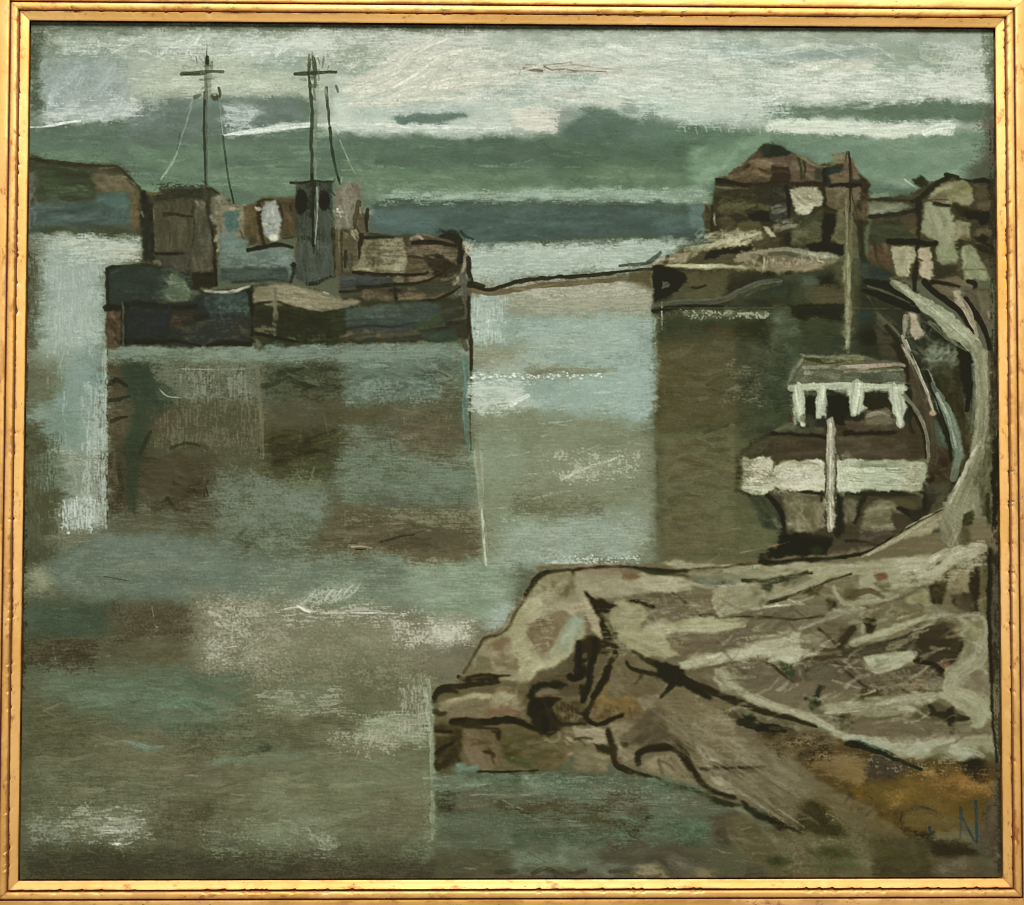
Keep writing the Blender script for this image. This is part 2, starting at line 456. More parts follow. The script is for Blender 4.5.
# centre cloud, creamy impasto
p('335,28 700,28 700,112 512,112 470,132 330,130 334,92','a9b3a0',soft=8,tex=.13)
p('336,44 392,52 384,66 350,78 334,66','8fa088',soft=6,dry=.25)
q(336,52,390,74,'86987f 99a88f',14,L=26,w=6,ang=-18,da=10,op=.5,dry=.45)
q(328,28,420,50,'a3ad98 b2b9a2 96a48f c0c2ac',34,L=24,w=3.5,ang=-30,da=22,op=.6,dry=.45)
p('352,82 380,70 396,54 420,44 440,40 470,58 500,80 490,100 400,112 345,106','b4b6a3',soft=6,dry=.1)
for t in ('352,80 376,72 396,56 418,44 444,36','358,86 384,78 404,62 424,52','366,92 396,84 420,74 452,70','372,72 388,64 400,52'):
    s(t,5,'c2bcab',.8,dry=.3,lift=1.3)
q(385,50,500,92,'c0bca9 b6b8a3 c9c5b0 a9b29c',60,L=46,w=4.5,ang=-9,da=8,op=.65,dry=.4,lift=1.1)
s('408,77 440,74 480,77 512,70',4,'c6c3ae',.8,dry=.25); s('384,92 430,88 470,82 505,82',5,'bfc2ad',.7,dry=.3)
s('418,62 440,58 452,64',2.2,'8b9a86',.6,dry=.4); s('416,72 436,72 450,68',2,'94a08c',.6,dry=.4)
s('480,92 512,93',9,'8fa294',.65,dry=.4)
p('334,98 400,92 520,96 570,112 566,134 470,136 332,132','b0bca9',soft=6,dry=.15)
q(336,96,500,116,'b9c4b2 a6b4a2 c3cab7 9fb0a3',50,L=44,w=6,ang=-3,da=8,op=.55,dry=.4)
q(256,30,330,36,'8d9a83 a0ab94',12,L=40,w=4,ang=1,da=3,op=.5,dry=.4)
# right half of the sky
p('700,28 1000,30 1000,120 700,122','a0ad98',soft=8,tex=.12)
q(512,34,760,60,'a2af9b b3bca7 96a691 bcc1ac',60,L=60,w=7,ang=1,da=4,op=.5,dry=.4)
q(512,60,768,118,'b4bda8 a8b5a1 c0c5b1 a0b09f bac0a8',110,L=70,w=7,ang=2,da=4,op=.5,dry=.4)
q(580,96,768,124,'a9bba8 b2c0ac b6c1ab',50,L=60,w=8,ang=2,da=4,op=.55,dry=.35)
p('516,108 568,108 568,122 554,134 512,134','bcbda8',soft=3,dry=.1)
q(505,112,560,132,'c6c4af b9bba6 ccc9b3',22,L=40,w=6,ang=-2,da=5,op=.6,dry=.35)
p('512,88 545,84 545,104 512,104','98aea1',soft=7,op=.7,dry=.3)
q(520,74,600,88,'8fa898 9cb0a1 86a091',16,L=32,w=5,ang=-4,da=6,op=.6,dry=.4)
s('566,80 580,78 598,79',5,'84a090',.7,dry=.4)
# pinkish scar with cracks
q(520,62,620,74,'b5ad98 aaa38e bdb6a1',22,L=46,w=3.5,ang=2,da=4,op=.6,dry=.35)
s('524,68 532,70 542,71',3.6,'6f5a47',.75,dry=.35); s('526,64.5 548,65 572,62',1.2,'8d7f69',.7,dry=.35)
s('544,66 552,70 566,69 574,71 590,71 606,72',1.3,'7a6853',.8,dry=.25); s('570,64 600,68 622,70',1,'8f826c',.6,dry=.4)
s('518,76 522,70 530,66',1.2,'85745f',.6,dry=.4); s('552,67 580,66 600,69',1,'826f5a',.5,dry=.4)
q(690,44,768,58,'8fa79c 9badA3 86a096 a3b1a5',26,L=44,w=6,ang=1,da=4,op=.55,dry=.4)
s('728,54 744,52 768,54',7,'9fb0ac',.6,dry=.35); s('752,46 768,48',5,'8b9f88',.7,dry=.4)
q(768,28,1000,42,'8c9b84 98a58f a9b19b',36,L=50,w=6,ang=1,da=4,op=.5,dry=.4)
s('808,38 814,46 826,50',6,'8f9a70',.7,dry=.4)
p('790,50 850,48 868,52 850,58 800,58','87998f',soft=4,op=.8,dry=.25)
q(770,50,868,62,'8ba097 94a79d 9fae9f',24,L=46,w=6,ang=1,da=4,op=.55,dry=.4)
p('930,46 948,48 950,66 934,72 922,62','7f917a',soft=4,op=.85,dry=.2)
p('878,42 925,36 930,62 880,68','8d9f88',soft=6,op=.8,dry=.25)
p('768,70 870,60 880,74 940,76 992,72 992,102 940,103 768,103','b1b9a4',soft=4,tex=.12)
q(768,74,985,100,'bac0ac c3c6b2 a7b39e b2bba5 9fae99',100,L=60,w=6,ang=0,da=5,op=.6,dry=.35)
q(790,60,878,70,'bbbda5 c2c3ac aeb69f',24,L=40,w=6,ang=0,da=5,op=.6,dry=.35)
q(925,44,990,100,'adb5a2 b9bea9 a0ad99 c0c3b1',50,L=26,w=7,ang=-30,da=30,op=.5,dry=.4)
s('928,52 942,50 952,44 956,48',4,'b7c4bd',.7,dry=.3)
for y in (71,76,83,90): s(f'760,{y} 830,{y-1} 900,{y+1}',1.4,'8e9c86',.45,dry=.45)
# --- dark band of weather under the cloud
p('20,128 60,124 128,121 150,103 310,98 310,122 330,136 512,137 556,137 566,131 578,113 596,106 612,111 628,117 645,122 680,128 720,131 760,133 1000,134 1000,212 20,212','5d7764',soft=3.5,rag=3,tex=.12)
p('640,122 700,124 770,131 770,150 640,150','61806a',soft=7)
q(30,128,300,160,'566e5c 617c67 5a7062 6b8570',70,L=60,w=9,ang=1,da=6,op=.5,dry=.35)
q(30,150,330,196,'66836a 6e8c70 5f7b63 749074',90,L=50,w=9,ang=2,da=10,op=.5,dry=.35)
p('140,100 300,97 304,120 200,138 170,146 120,136 130,118','64786f',soft=7,tex=.12,dry=.1)
q(135,100,300,132,'6a7f78 5d726a 748a80 62776d',60,L=40,w=9,ang=0,da=14,op=.5,dry=.35)
q(226,104,256,118,'9aaa9c a8b5a7 8a9d90',14,L=24,w=6,ang=-12,da=14,op=.6,dry=.45)
p('360,140 512,138 512,160 380,164','55705d',soft=8,op=.9)
q(340,140,560,176,'546e5c 5b7762 607c66 4e6857',90,L=60,w=10,ang=1,da=6,op=.5,dry=.3)
q(340,170,560,198,'6b8569 748e72 63805f',46,L=50,w=8,ang=1,da=8,op=.5,dry=.35)
q(345,150,380,200,'7d9478 86997d 6f8a6d',18,L=24,w=6,ang=75,da=20,op=.45,dry=.5)
q(560,112,660,150,'56726a 5e7a6e 4f6a5f 64806f',50,L=34,w=10,ang=-10,da=30,op=.5,dry=.35)
q(560,140,720,176,'4f6b57 587560 5f7b62 4b6552',80,L=50,w=10,ang=2,da=8,op=.5,dry=.3)
q(560,168,700,190,'63805f 5b785e 6c8768',40,L=50,w=8,ang=0,da=8,op=.5,dry=.35)
p('690,150 720,150 752,136 772,132 772,146 740,164 716,178 700,188 690,180','739473',soft=7,op=.85,dry=.15)
q(700,134,765,176,'7b9b7b 6c8e6f 84a283',26,L=30,w=7,ang=-38,da=12,op=.55,dry=.35)
# pale foot of the band
p('374,192 512,190 560,186 600,190 706,188 708,203 600,204 512,202 380,202','7d957d',soft=3.5,rag=3,dry=.15)
q(400,188,706,200,'8ba38a 97ac94 7c957b a1b39b',60,L=34,w=4.5,ang=2,da=6,op=.6,dry=.45)
s('516,193 540,196 552,197',3.5,'9fb5a2',.7,dry=.35)
# right: white bar and greens
p('768,103 830,104 900,102 960,99 988,104 990,120 900,122 768,121','637b67',soft=3,rag=3,tex=.12)
q(770,102,900,118,'5b7361 7c927d 8a9e89 566d5c',50,L=16,w=4,ang=60,da=30,op=.5,dry=.5)
q(850,102,980,120,'5d7560 66806a 557059',34,L=40,w=7,ang=1,da=6,op=.5,dry=.35)
p('768,120 800,119 850,120 900,122 930,126 952,124 955,128 950,135 930,133 900,137 880,138 850,134 800,133 768,131','b4bfab',soft=2.5,rag=3)
q(768,122,915,134,'bfc8b5 aab8a4 c6cbb6',34,L=36,w=5,ang=1,da=5,op=.65,dry=.3)
s('925,133 936,127 952,126',7,'c3ccc0',.9,dry=.1)
s('870,138 888,137 900,134',4,'bcc4ae',.8,dry=.25)
s('951,101.5 958,101.5',1.8,'8fc79a',.7)
p('768,136 850,138 930,136 985,130 985,180 900,186 858,180 800,150','6f8b73',soft=5,tex=.1)
q(780,138,975,178,'779478 6a8770 809b80 63806c',90,L=44,w=9,ang=-3,da=12,op=.5,dry=.3)
q(870,170,960,190,'7a947b 869c83',24,L=30,w=6,ang=-10,da=20,op=.5,dry=.4)
p('985,104 1000,104 1000,190 976,186 976,168 990,150','5f5f4e',soft=5,dry=.2)
q(978,105,996,180,'6b5f52 54594a 626353',14,L=22,w=6,ang=80,da=15,op=.5,dry=.4)
p('966,170 990,158 996,178 960,184','4f5f4d',soft=5,op=.7,dry=.25)
# bars of light across the masts
s('224,135 240,133 256,131.5 282,127 311,124',5,'b9c5b8',.95,dry=.1,w1=1.5)
s('228,134 256,132 311,126',2.4,'cdd4c8',.85,dry=.15)
s('256,138 282,136',3,'94a895',.6,dry=.4)
p('330,124 420,124 512,122 540,130 512,135 470,136 430,134 332,128','aebba9',soft=2.5,rag=3,dry=.1)
s('318,125 360,124 420,127 512,128',3.5,'c2cbbb',.7,dry=.35)
s('460,120 490,119 515,118',5,'bcc2ae',.7,dry=.3)
p('392,120 410,114 436,114 470,112.5 466,117 448,123 420,124 400,123','5f7d74',soft=2.5,dry=.12)
s('400,117 430,119 455,116',5,'577269',.75,dry=.25)
s('316,128 330,128 330,134 316,135',6,'a8b59a',.8,dry=.2)
# dark margin under the rebate: lip shadow and grime painted into the top edge
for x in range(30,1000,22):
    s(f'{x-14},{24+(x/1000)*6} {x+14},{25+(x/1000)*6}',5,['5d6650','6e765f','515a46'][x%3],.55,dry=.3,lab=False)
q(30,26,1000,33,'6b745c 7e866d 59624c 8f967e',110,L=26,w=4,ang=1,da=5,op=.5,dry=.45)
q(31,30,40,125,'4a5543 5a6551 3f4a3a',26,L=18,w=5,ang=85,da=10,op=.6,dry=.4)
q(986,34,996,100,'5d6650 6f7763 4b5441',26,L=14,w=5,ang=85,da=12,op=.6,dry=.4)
# --- distant land and sea
O('painted_headland')
p('22,154 32,156 50,162 74,164 104,166 118,165 124,170 130,180 138,187 150,196 156,204 150,240 22,240','4a4b3a',soft=2,rag=2)
p('34,166 60,166 92,172 100,186 90,198 34,203','47503f',soft=5)
q(34,164,120,200,'43493a 4f5846 3e4335',30,L=30,w=7,ang=2,da=8,op=.5,dry=.3)
p('92,176 104,172 122,178 136,188 132,196 104,194 96,188','6c614c',soft=4,dry=.2)
q(92,174,136,194,'7d7059 6a5d48 594f3c',20,L=16,w=4,ang=20,da=20,op=.6,dry=.4)
s('33,157 50,162 76,165 104,167 120,169',3.4,'3c3626',.85,dry=.3); s('104,168 120,170 128,178 138,188',3,'4c3f2b',.8,dry=.35)
p('30,204 90,202 104,192 126,193 134,200 136,234 30,236','50605c',soft=4)
p('96,196 124,194 132,204 122,214 98,206','567069',soft=5,op=.9)
q(34,204,132,230,'556863 4a5955 5f736d 44504c',46,L=34,w=6,ang=0,da=6,op=.5,dry=.3)
q(34,226,140,236,'4b4c3c 5a5743 434739',24,L=30,w=5,ang=0,da=5,op=.6,dry=.3)
q(28,172,36,232,'847f80 777377 656a66',14,L=20,w=4,ang=88,da=6,op=.6,dry=.4)
O('painted_far_shore')
p('372,206 384,200 440,199 512,200 600,202 706,203 716,210 716,242 640,240 560,240 470,246 400,236 372,228','4e6063',soft=2.5,rag=2)
q(376,202,710,214,'53645f 4b5b58 5a6a64',50,L=50,w=6,ang=0,da=4,op=.5,dry=.3)
q(376,212,710,240,'52666b 48595d 5a7075 4d6062',80,L=60,w=8,ang=1,da=5,op=.5,dry=.3)
p('372,212 410,208 440,220 430,232 376,228','5b7680',soft=6,op=.8)
p('690,203 712,205 706,232 690,228','6d8688',soft=4,op=.6,dry=.3)
for t in ('512,243 580,239 640,240 700,236','470,246 512,244','590,238 650,237 680,239'): s(t,2.2,'55583f',.8,dry=.3)
# --- open water
V()
O('painted_water')
# right arm of water between ship and quay
p('464,246 512,244 560,242 640,240 690,238 680,250 656,266 640,268 560,276 470,284','98aa9c',soft=2,rag=1.5,tex=.08)
q(470,248,640,268,'a3b4a4 93a798 aab7a5 9db0a2',30,L=50,w=6,ang=-1,da=4,op=.5,dry=.3)
s('470,282 500,284 512,283',3,'b3b59b',.7,dry=.3)
p('466,288 560,284 640,276 656,280 656,316 466,316','8f9078',soft=2.5,rag=2)
q(510,284,652,312,'9b9a80 8a8c72 a5a48b 868a70',40,L=40,w=6,ang=-2,da=6,op=.5,dry=.35)
q(590,284,630,290,'b1ab94 a39f88',8,L=24,w=3,ang=-3,op=.6,dry=.4)
p('468,298 500,296 505,312 520,316 655,314 658,360 657,410 640,430 620,425 468,420','87a095',soft=3,rag=2)
p('470,298 498,297 500,340 472,340','93aca0',soft=4)
q(472,300,498,345,'9fb5a8 8fa89b a7b9aa',16,L=20,w=6,ang=80,da=12,op=.5,dry=.35)
q(512,314,655,358,'8da69a 97afa2 7f998d 9ab0a0 88a095',80,L=40,w=7,ang=1,da=5,op=.5,dry=.3)
q(512,336,600,352,'8a9c8a 93a490',24,L=40,w=6,ang=2,da=5,op=.5,dry=.35)
p('468,344 520,346 520,370 468,372','85896e',soft=5,dry=.15)
p('500,360 540,356 560,364 520,372 490,372','a5b2a2',soft=4,op=.8,dry=.2)
s('530,373 560,370 590,371 618,370',9,'7f8163',.85,dry=.15,w2=4); s('592,374 606,374 622,371',6,'7d7a54',.7,dry=.25)
for i in range(30):
    x=472+i*4.2+rng.random()*3; dab(x,376+rng.random()*4-1.5+(i%5)*.4,1.6+rng.random()*1.4,1.2,'c3cdbd',.8,dry=.3)
s('472,379 486,377 498,376',3.5,'c9d0c2',.8,dry=.3)
p('468,382 540,382 540,412 468,414','9fb0a0',soft=4,dry=.1)
q(470,384,520,412,'b4beae a7b4a4 94a596',22,L=30,w=6,ang=-6,da=8,op=.6,dry=.4)
p('518,384 600,378 606,362 656,360 657,412 646,428 616,424 560,408 520,398','8aa598',soft=4,dry=.05)
q(530,380,655,424,'92ad9f 87a194 9ab2a4 80998c',60,L=36,w=7,ang=2,da=8,op=.5,dry=.3)
p('638,360 657,362 656,420 640,430 632,424','8fa9a0',soft=4)
s('512,404 520,399 528,396',8,'b9c0b0',.7,dry=.3)
# middle water, olive
p('466,414 530,412 610,420 650,432 660,560 470,570','7c8468',soft=6,rag=3)
q(470,418,655,470,'767c60 838a6f 6e7459 8b9176 7a8770',110,L=36,w=7,ang=-4,da=10,op=.5,dry=.35)
q(470,440,520,500,'879d83 7f937a 90a489',26,L=30,w=9,ang=70,da=20,op=.45,dry=.35)
q(540,450,655,520,'848b6e 8f967a 7b8267 9aa086',70,L=28,w=7,ang=-20,da=25,op=.5,dry=.35)
s('562,480 580,470 600,464 622,456',5,'9ea489',.6,dry=.45); s('580,484 590,476 598,468 620,460',2,'b5b89f',.6,dry=.45)
q(575,448,635,475,'a6ab92 b4b79e 959c82',22,L=14,w=2.4,ang=-32,da=14,op=.6,dry=.45)
s('574,476 584,476 588,482',1.6,'a6ab90',.6,dry=.4)
q(512,492,610,520,'6f6d50 7a785b 636247',26,L=30,w=5,ang=-6,da=6,op=.55,dry=.4)
s('516,508 540,505 560,502 590,505',2.4,'5b573c',.5,dry=.45)
p('500,520 545,520 640,506 652,540 630,560 540,562 500,580','86978a',soft=7,op=.85)
q(510,518,640,558,'8e9f90 98a899 7d8f82',60,L=28,w=7,ang=-12,da=14,op=.5,dry=.35)
q(624,505,650,556,'939a7e a3ab93 8a9277',24,L=16,w=5,ang=70,da=25,op=.5,dry=.4)
s('640,530 642,540 638,550',6,'a3ad9a',.7,dry=.4)
q(512,520,540,610,'96a896 8b9f8b a3b3a1',26,L=26,w=8,ang=70,da=25,op=.45,dry=.35)
dab(530,542,6,5,'7d9c95',.8); s('538,548 546,538',5,'99977a',.7,dry=.2)
q(540,556,640,564,'a5b3a2 b4c0af 97a796',26,L=12,w=3,ang=0,da=20,op=.6,dry=.45)
# left column of pale water
p('28,236 60,234 110,236 142,236 146,252 138,260 118,264 107,268 107,300 106,400 105,526 26,526','8d9f92',soft=2.5,rag=2,tex=.1)
q(36,236,142,262,'a9b3a3 98a89b b5bcab 8b9e90',40,L=30,w=6,ang=4,da=10,op=.55,dry=.35)
p('105,256 125,248 144,250 143,258 120,264','a9ab98',soft=3,dry=.15)
q(40,256,105,352,'96a99e a1b1a6 8a9d93 9aaca6',80,L=30,w=8,ang=85,da=22,op=.5,dry=.35)
p('30,236 44,240 40,300 36,345 26,345','5e6355',soft=4,op=.75,dry=.2)
q(26,250,38,345,'5a5844 4e5242 6a6b57',18,L=24,w=5,ang=88,da=8,op=.6,dry=.35)
p('62,364 85,348 107,344 106,420 90,430 60,412 52,404','738e86',soft=5)
q(58,352,104,425,'7a958c 6c877f 86a096 7c9790',46,L=24,w=8,ang=70,da=30,op=.5,dry=.3)
p('26,352 55,352 64,364 60,384 50,402 26,406','6a6d55',soft=6)
q(28,345,62,404,'70735b 62664e 7a8069 5b5e47',34,L=20,w=7,ang=60,da=30,op=.5,dry=.35)
q(30,340,70,364,'8a9d8f 7f9384 95a699',18,L=22,w=6,ang=-20,da=20,op=.5,dry=.35)
p('34,404 62,404 90,425 86,446 44,444','6f8a7e',soft=6,op=.9)
q(36,402,100,450,'7b968a 6b8579 8aa294',36,L=20,w=6,ang=20,da=30,op=.5,dry=.35)
q(84,400,106,455,'98a899 8a9c8d a7b4a5 7d9084',30,L=22,w=4.5,ang=84,da=12,op=.55,dry=.4)
p('24,420 40,420 50,470 50,560 24,560','55573d',soft=6)
p('30,455 62,452 66,490 60,535 44,552 26,552','5c5d45',soft=7)
q(26,430,60,552,'55563d 636650 4d4e36 6b6e57 5d6a58',60,L=24,w=7,ang=75,da=25,op=.5,dry=.35)
q(34,458,66,486,'6f897e 7c9388 64796e',22,L=16,w=5,ang=20,da=30,op=.55,dry=.4)
p('68,450 105,450 105,528 74,530','7b8374',soft=4,dry=.15)
q(64,448,104,530,'8a9283 98a090 747a68 a3ab9a 6d725f',54,L=24,w=3.5,ang=85,da=10,op=.55,dry=.42)
q(58,500,92,528,'98aca2 a8b9ae 86988e b3c0b4',34,L=14,w=4,ang=-20,da=40,op=.65,dry=.42)
s('64,488 70,500 66,512 70,522',8,'8fa49a',.7,dry=.4); s('56,526 62,520 80,519',4,'abb9ab',.8,dry=.35)
q(70,455,92,475,'a3ac9d b5baa9',12,L=10,w=3,ang=30,da=40,op=.6,dry=.45)
s('100,455 103,490 101,520 103,532',4,'98a495',.7,dry=.35)
p('50,532 76,529 98,530 94,540 70,548 50,545','83826c',soft=3,dry=.3); dab(68.5,533,2.2,1.8,'c5c6b3',.9)
q(48,530,98,552,'726f55 646247 8b8a72',20,L=16,w=4,ang=-12,da=20,op=.5,dry=.4)
# grey bank of mist across the left
V()
p('46,560 78,548 100,534 140,530 180,534 215,548 260,556 330,560 420,556 512,560 512,615 300,612 190,604 150,600 100,598 60,594 44,582','66756a',soft=7,rag=3)
p('98,536 140,531 176,535 200,545 200,566 120,568 92,556','65746c',soft=6)
q(60,536,256,598,'6a7a6f 607065 73837a 5d6c60 6f7d70',90,L=44,w=9,ang=0,da=6,op=.45,dry=.3)
q(170,540,256,565,'7b8b80 68786c 8b988b',30,L=12,w=3,ang=88,da=10,op=.5,dry=.45)
q(130,563,190,572,'7f8b77 8b9581',14,L=26,w=4,ang=0,da=5,op=.5,dry=.4)
s('104,576.5 116,578.5 127,580.5',1.3,'4a5347',.7,dry=.2)
dab(167,583,1.4,1,'3d463b',.7)
p('28,566 44,570 54,578 50,588 36,596 27,592','85896a',soft=3,dry=.12); q(28,568,54,594,'8f9374 7b7f60 9ba083',14,L=12,w=5,ang=60,da=30,op=.6,dry=.35)
q(26,592,110,606,'54513b 605c45 6d6951',24,L=26,w=4,ang=2,da=6,op=.5,dry=.4)
p('26,603 108,604 106,636 60,642 26,636','4a5a4d',soft=5)
q(26,604,112,638,'4d5f52 445347 566a5b 50604f',40,L=34,w=8,ang=1,da=8,op=.5,dry=.3)
p('26,640 70,636 98,644 98,670 60,680 26,668','52472f',soft=6,dry=.1)
q(26,636,98,676,'564b34 4a4029 61573f 5f5d45',40,L=24,w=6,ang=2,da=12,op=.5,dry=.38)
p('106,604 190,602 205,640 180,662 140,680 104,672','5c5640',soft=7)
q(108,602,200,642,'5a4e38 655b45 4f4530 6c6650',46,L=22,w=7,ang=50,da=40,op=.45,dry=.35)
p('110,614 128,612 132,624 112,628','6c6a54',soft=4,op=.7)
q(104,634,210,680,'64634a 6e6d53 5a5a42 6a6f56',46,L=36,w=7,ang=-4,da=8,op=.45,dry=.35)
s('160,660 172,654 184,647',6,'72582f',.6,dry=.3); s('150,664 165,657',4,'6b552f',.5,dry=.4)
s('134,604 131,616',1.2,'969985',.7); s('152,606 155,625 158,627',1.4,'a2a391',.7); s('169,612 170,622',1,'8d8f7b',.6); s('53,648 56,662 60,676',1.3,'7a7863',.6)
# warm scumbled middle
p('190,595 260,600 330,606 430,612 512,606 512,690 190,700','76745a',soft=9)
q(256,520,480,620,'75836f 6f7d6a 7f8d78 697664 84917c',110,L=46,w=9,ang=0,da=6,op=.45,dry=.3)
p('410,562 500,556 520,580 500,618 430,616 400,590','788c72',soft=9,op=.85)
q(410,560,512,618,'7f947a 889c82 74896f 8fa189',60,L=34,w=8,ang=3,da=8,op=.5,dry=.3)
q(490,500,520,575,'88947a 939e84 7d8a70',26,L=22,w=8,ang=70,da=20,op=.45,dry=.35)
q(256,612,440,660,'7a7a60 858267 6f6f55 8b8b74 797f6b',90,L=40,w=7,ang=2,da=8,op=.45,dry=.35)
q(190,590,300,690,'8e8b72 9b9880 7f7d64 a8a58d',90,L=26,w=3,ang=20,da=40,op=.5,dry=.45)
q(200,595,290,680,'b0ad97 c1bfaa a19f87 989880',90,L=16,w=1.5,ang=15,da=30,op=.65,dry=.42)
q(196,630,226,676,'9a9f92 aab0a3 8b8f80',40,L=10,w=2.4,ang=60,da=50,op=.6,dry=.42)
for t in ('210,617 235,620 262,624','218,600 240,598 258,604','224,634 246,640 262,652','200,640 214,660 222,676'): s(t,1.3,'b7b49d',.6,dry=.4)
s('293,605 306,597 322,588',2.4,'bcbda8',.85,dry=.3); s('297,606 318,597 338,586',1.6,'c2c2ae',.75,dry=.35)
for i in range(9):
    x=312+i*4; s(f'{x},{597-i*.6} {x+10},{588-i*.7}',1.6,'b6b8a5',.65,dry=.4)
s('346,585 354,588 350,594 336,598',2,'b3b6a4',.6,dry=.4); s('285,609 300,607 312,611 340,613 372,613 406,614',1.7,'b4b4a0',.7,dry=.35)
s('340,604 360,605 392,608',1.4,'a8ab97',.6,dry=.4); s('296,607 290,612 280,617',1.6,'a5a690',.6,dry=.4)
q(290,612,380,625,'989a86 a3a490 8b8e7a',24,L=26,w=2.4,ang=4,da=8,op=.5,dry=.45)
dab(460,620,7,4,'5e6c5f',.6)
p('425,622 470,612 475,636 455,648 430,644','98967f',soft=6,op=.8,dry=.25)
q(400,612,475,648,'a9a792 b8b5a1 989682 c4c2ae',60,L=18,w=4,ang=-10,da=20,op=.55,dry=.42)
q(360,630,470,648,'a3a08a 95937c b0ad98',30,L=40,w=3,ang=2,da=4,op=.55,dry=.42)
p('486,612 512,600 520,604 498,634 484,630','9cada0',soft=4,dry=.1)
p('400,648 470,642 466,660 440,690 436,740 395,740','776f5b',soft=8)
q(400,640,462,735,'7d7561 6f6753 857d69 8c8873',60,L=26,w=7,ang=70,da=20,op=.45,dry=.35)
q(256,640,420,690,'7a7a5d 6e7053 858466 757c60',90,L=34,w=7,ang=-4,da=10,op=.45,dry=.35)
q(256,655,330,690,'90906f a09f80 858869',30,L=22,w=3,ang=10,da=20,op=.5,dry=.45)
# lower left water
p('22,664 200,668 440,676 440,884 22,884','5f6149',soft=8,rag=3)
q(24,664,250,736,'54624f 5c6b55 4d5a49 64705a 5f7561',110,L=54,w=10,ang=3,da=8,op=.45,dry=.3)
p('60,684 150,676 230,690 232,720 180,736 130,728 90,706','4f6855',soft=10,op=.8)
q(80,680,230,730,'547060 4c6455 5b7766 657f6c',46,L=40,w=9,ang=6,da=8,op=.45,dry=.3)
q(40,692,170,704,'7c8f7d 6a7f6d',14,L=20,w=3,ang=6,da=10,op=.5,dry=.45)
p('26,700 80,706 120,720 110,745 60,760 26,755','555338',soft=8,op=.8)
q(26,700,130,770,'58563c 605f45 4d4d36 67674d',60,L=30,w=8,ang=5,da=12,op=.45,dry=.33)
p('100,730 150,724 200,750 256,770 256,790 150,792 100,770','666049',soft=9,op=.8)
q(90,730,250,800,'6a654c 5e5a42 716f55 6c7056 7c795f',110,L=32,w=7,ang=2,da=12,op=.45,dry=.35)
s('122,740 134,744 150,748 163,747',4.5,'708f7f',.8,dry=.3,w1=1.5); s('136,741 146,744',3,'7c9a8a',.6,dry=.3)
p('180,726 256,716 270,742 220,752 180,756','585b43',soft=7,op=.7)
q(180,722,256,760,'4d523c 6b6d53 5c6b52 737d64',34,L=26,w=5,ang=-16,da=14,op=.5,dry=.42)
s('214,764 230,760 256,757 300,752',6,'6a8473',.6,dry=.35)
p('30,776 100,770 110,800 60,818 28,810','515640',soft=7,op=.7)
q(28,760,180,830,'626950 6d745a 575d46 7c8268 4f543d',110,L=26,w=5,ang=2,da=14,op=.45,dry=.42)
q(60,808,150,836,'8b8f78 9b9f89 777c65 7e8a76',70,L=24,w=2.6,ang=8,da=12,op=.55,dry=.45)
q(100,818,142,830,'a9ad9a bcbfae 979b88',40,L=14,w=2.2,ang=10,da=20,op=.65,dry=.42)
s('90,822 110,826 130,832 140,833',1.6,'a0a38f',.6,dry=.4); s('110,843 122,845 134,842',3,'c3c6b4',.85,dry=.35); s('76,842 96,844 112,845',2,'9ba08c',.5,dry=.45)
q(28,820,70,850,'7b8878 8b9686 6a7666',34,L=16,w=3,ang=70,da=30,op=.5,dry=.45)
p('160,806 190,798 216,806 216,836 180,842 150,830','5b5740',soft=8,op=.8)
q(150,800,220,846,'5c583f 64614a 524e38',26,L=24,w=7,ang=10,da=20,op=.45,dry=.35)
q(200,820,300,850,'6f7861 7d8770 636b53 8a937c',50,L=24,w=4,ang=4,da=8,op=.5,dry=.42)
p('22,846 220,850 440,846 512,862 512,886 22,886','4e4c3b',soft=6,op=.85)
q(24,848,260,876,'49493a 554f40 3f4233 5b5b4a 544b3f',70,L=30,w=6,ang=0,da=6,op=.45,dry=.35)
s('110,852 136,858 170,850 210,858 250,852',1.6,'3b3d2d',.5,dry=.42); s('228,855 245,852 256,856',1.5,'8b8d75',.5,dry=.45)

# lower centre
p('250,668 432,668 432,860 250,864','696b50',soft=9,op=.9)
p('256,712 340,708 356,724 330,752 256,756','5c5c45',soft=7,op=.85)
q(256,680,340,712,'7c876d 8a947a 6f7a60 98a086',50,L=26,w=5,ang=-8,da=12,op=.5,dry=.42)
s('256,712 290,709 320,708 340,713 356,722',2.4,'9ba286',.6,dry=.42); s('290,708 316,708',2,'b0b59b',.6,dry=.45)
p('356,722 400,716 420,724 426,738 400,742 360,738','838f70',soft=5,dry=.1)
q(350,716,424,742,'8c987a 97a286 7c886a a3ad92',34,L=22,w=5,ang=2,da=12,op=.55,dry=.38)
s('410,720 418,728 420,736',6,'a9b19c',.6,dry=.4)
q(326,728,400,758,'8b8a70 99977f 7d7b62 a9a78f',60,L=16,w=2.4,ang=14,da=20,op=.55,dry=.45)
for t in ('340,744 352,748 360,742','360,758 376,760 390,759','366,746 400,742 428,741','405,683 416,694 423,712 427,728'): s(t,1.6,'a8a790',.6,dry=.42)
q(395,678,432,735,'92907e a3a08e 817f6d',30,L=20,w=3,ang=65,da=16,op=.5,dry=.45)
dab(264,748,7,5,'42452f',.7,dry=.15)
s('256,756 290,754 320,752',2.4,'7d927f',.6,dry=.4); q(256,752,320,768,'6b7d69 627560',16,L=40,w=6,ang=1,da=4,op=.5,dry=.35)
q(256,760,430,850,'66684d 5f6147 6e7155 777a5e 6d775c',140,L=40,w=8,ang=-3,da=8,op=.45,dry=.33)
q(330,770,430,800,'7d8a6c 718062 6a755a',30,L=30,w=7,ang=-10,da=10,op=.45,dry=.35)
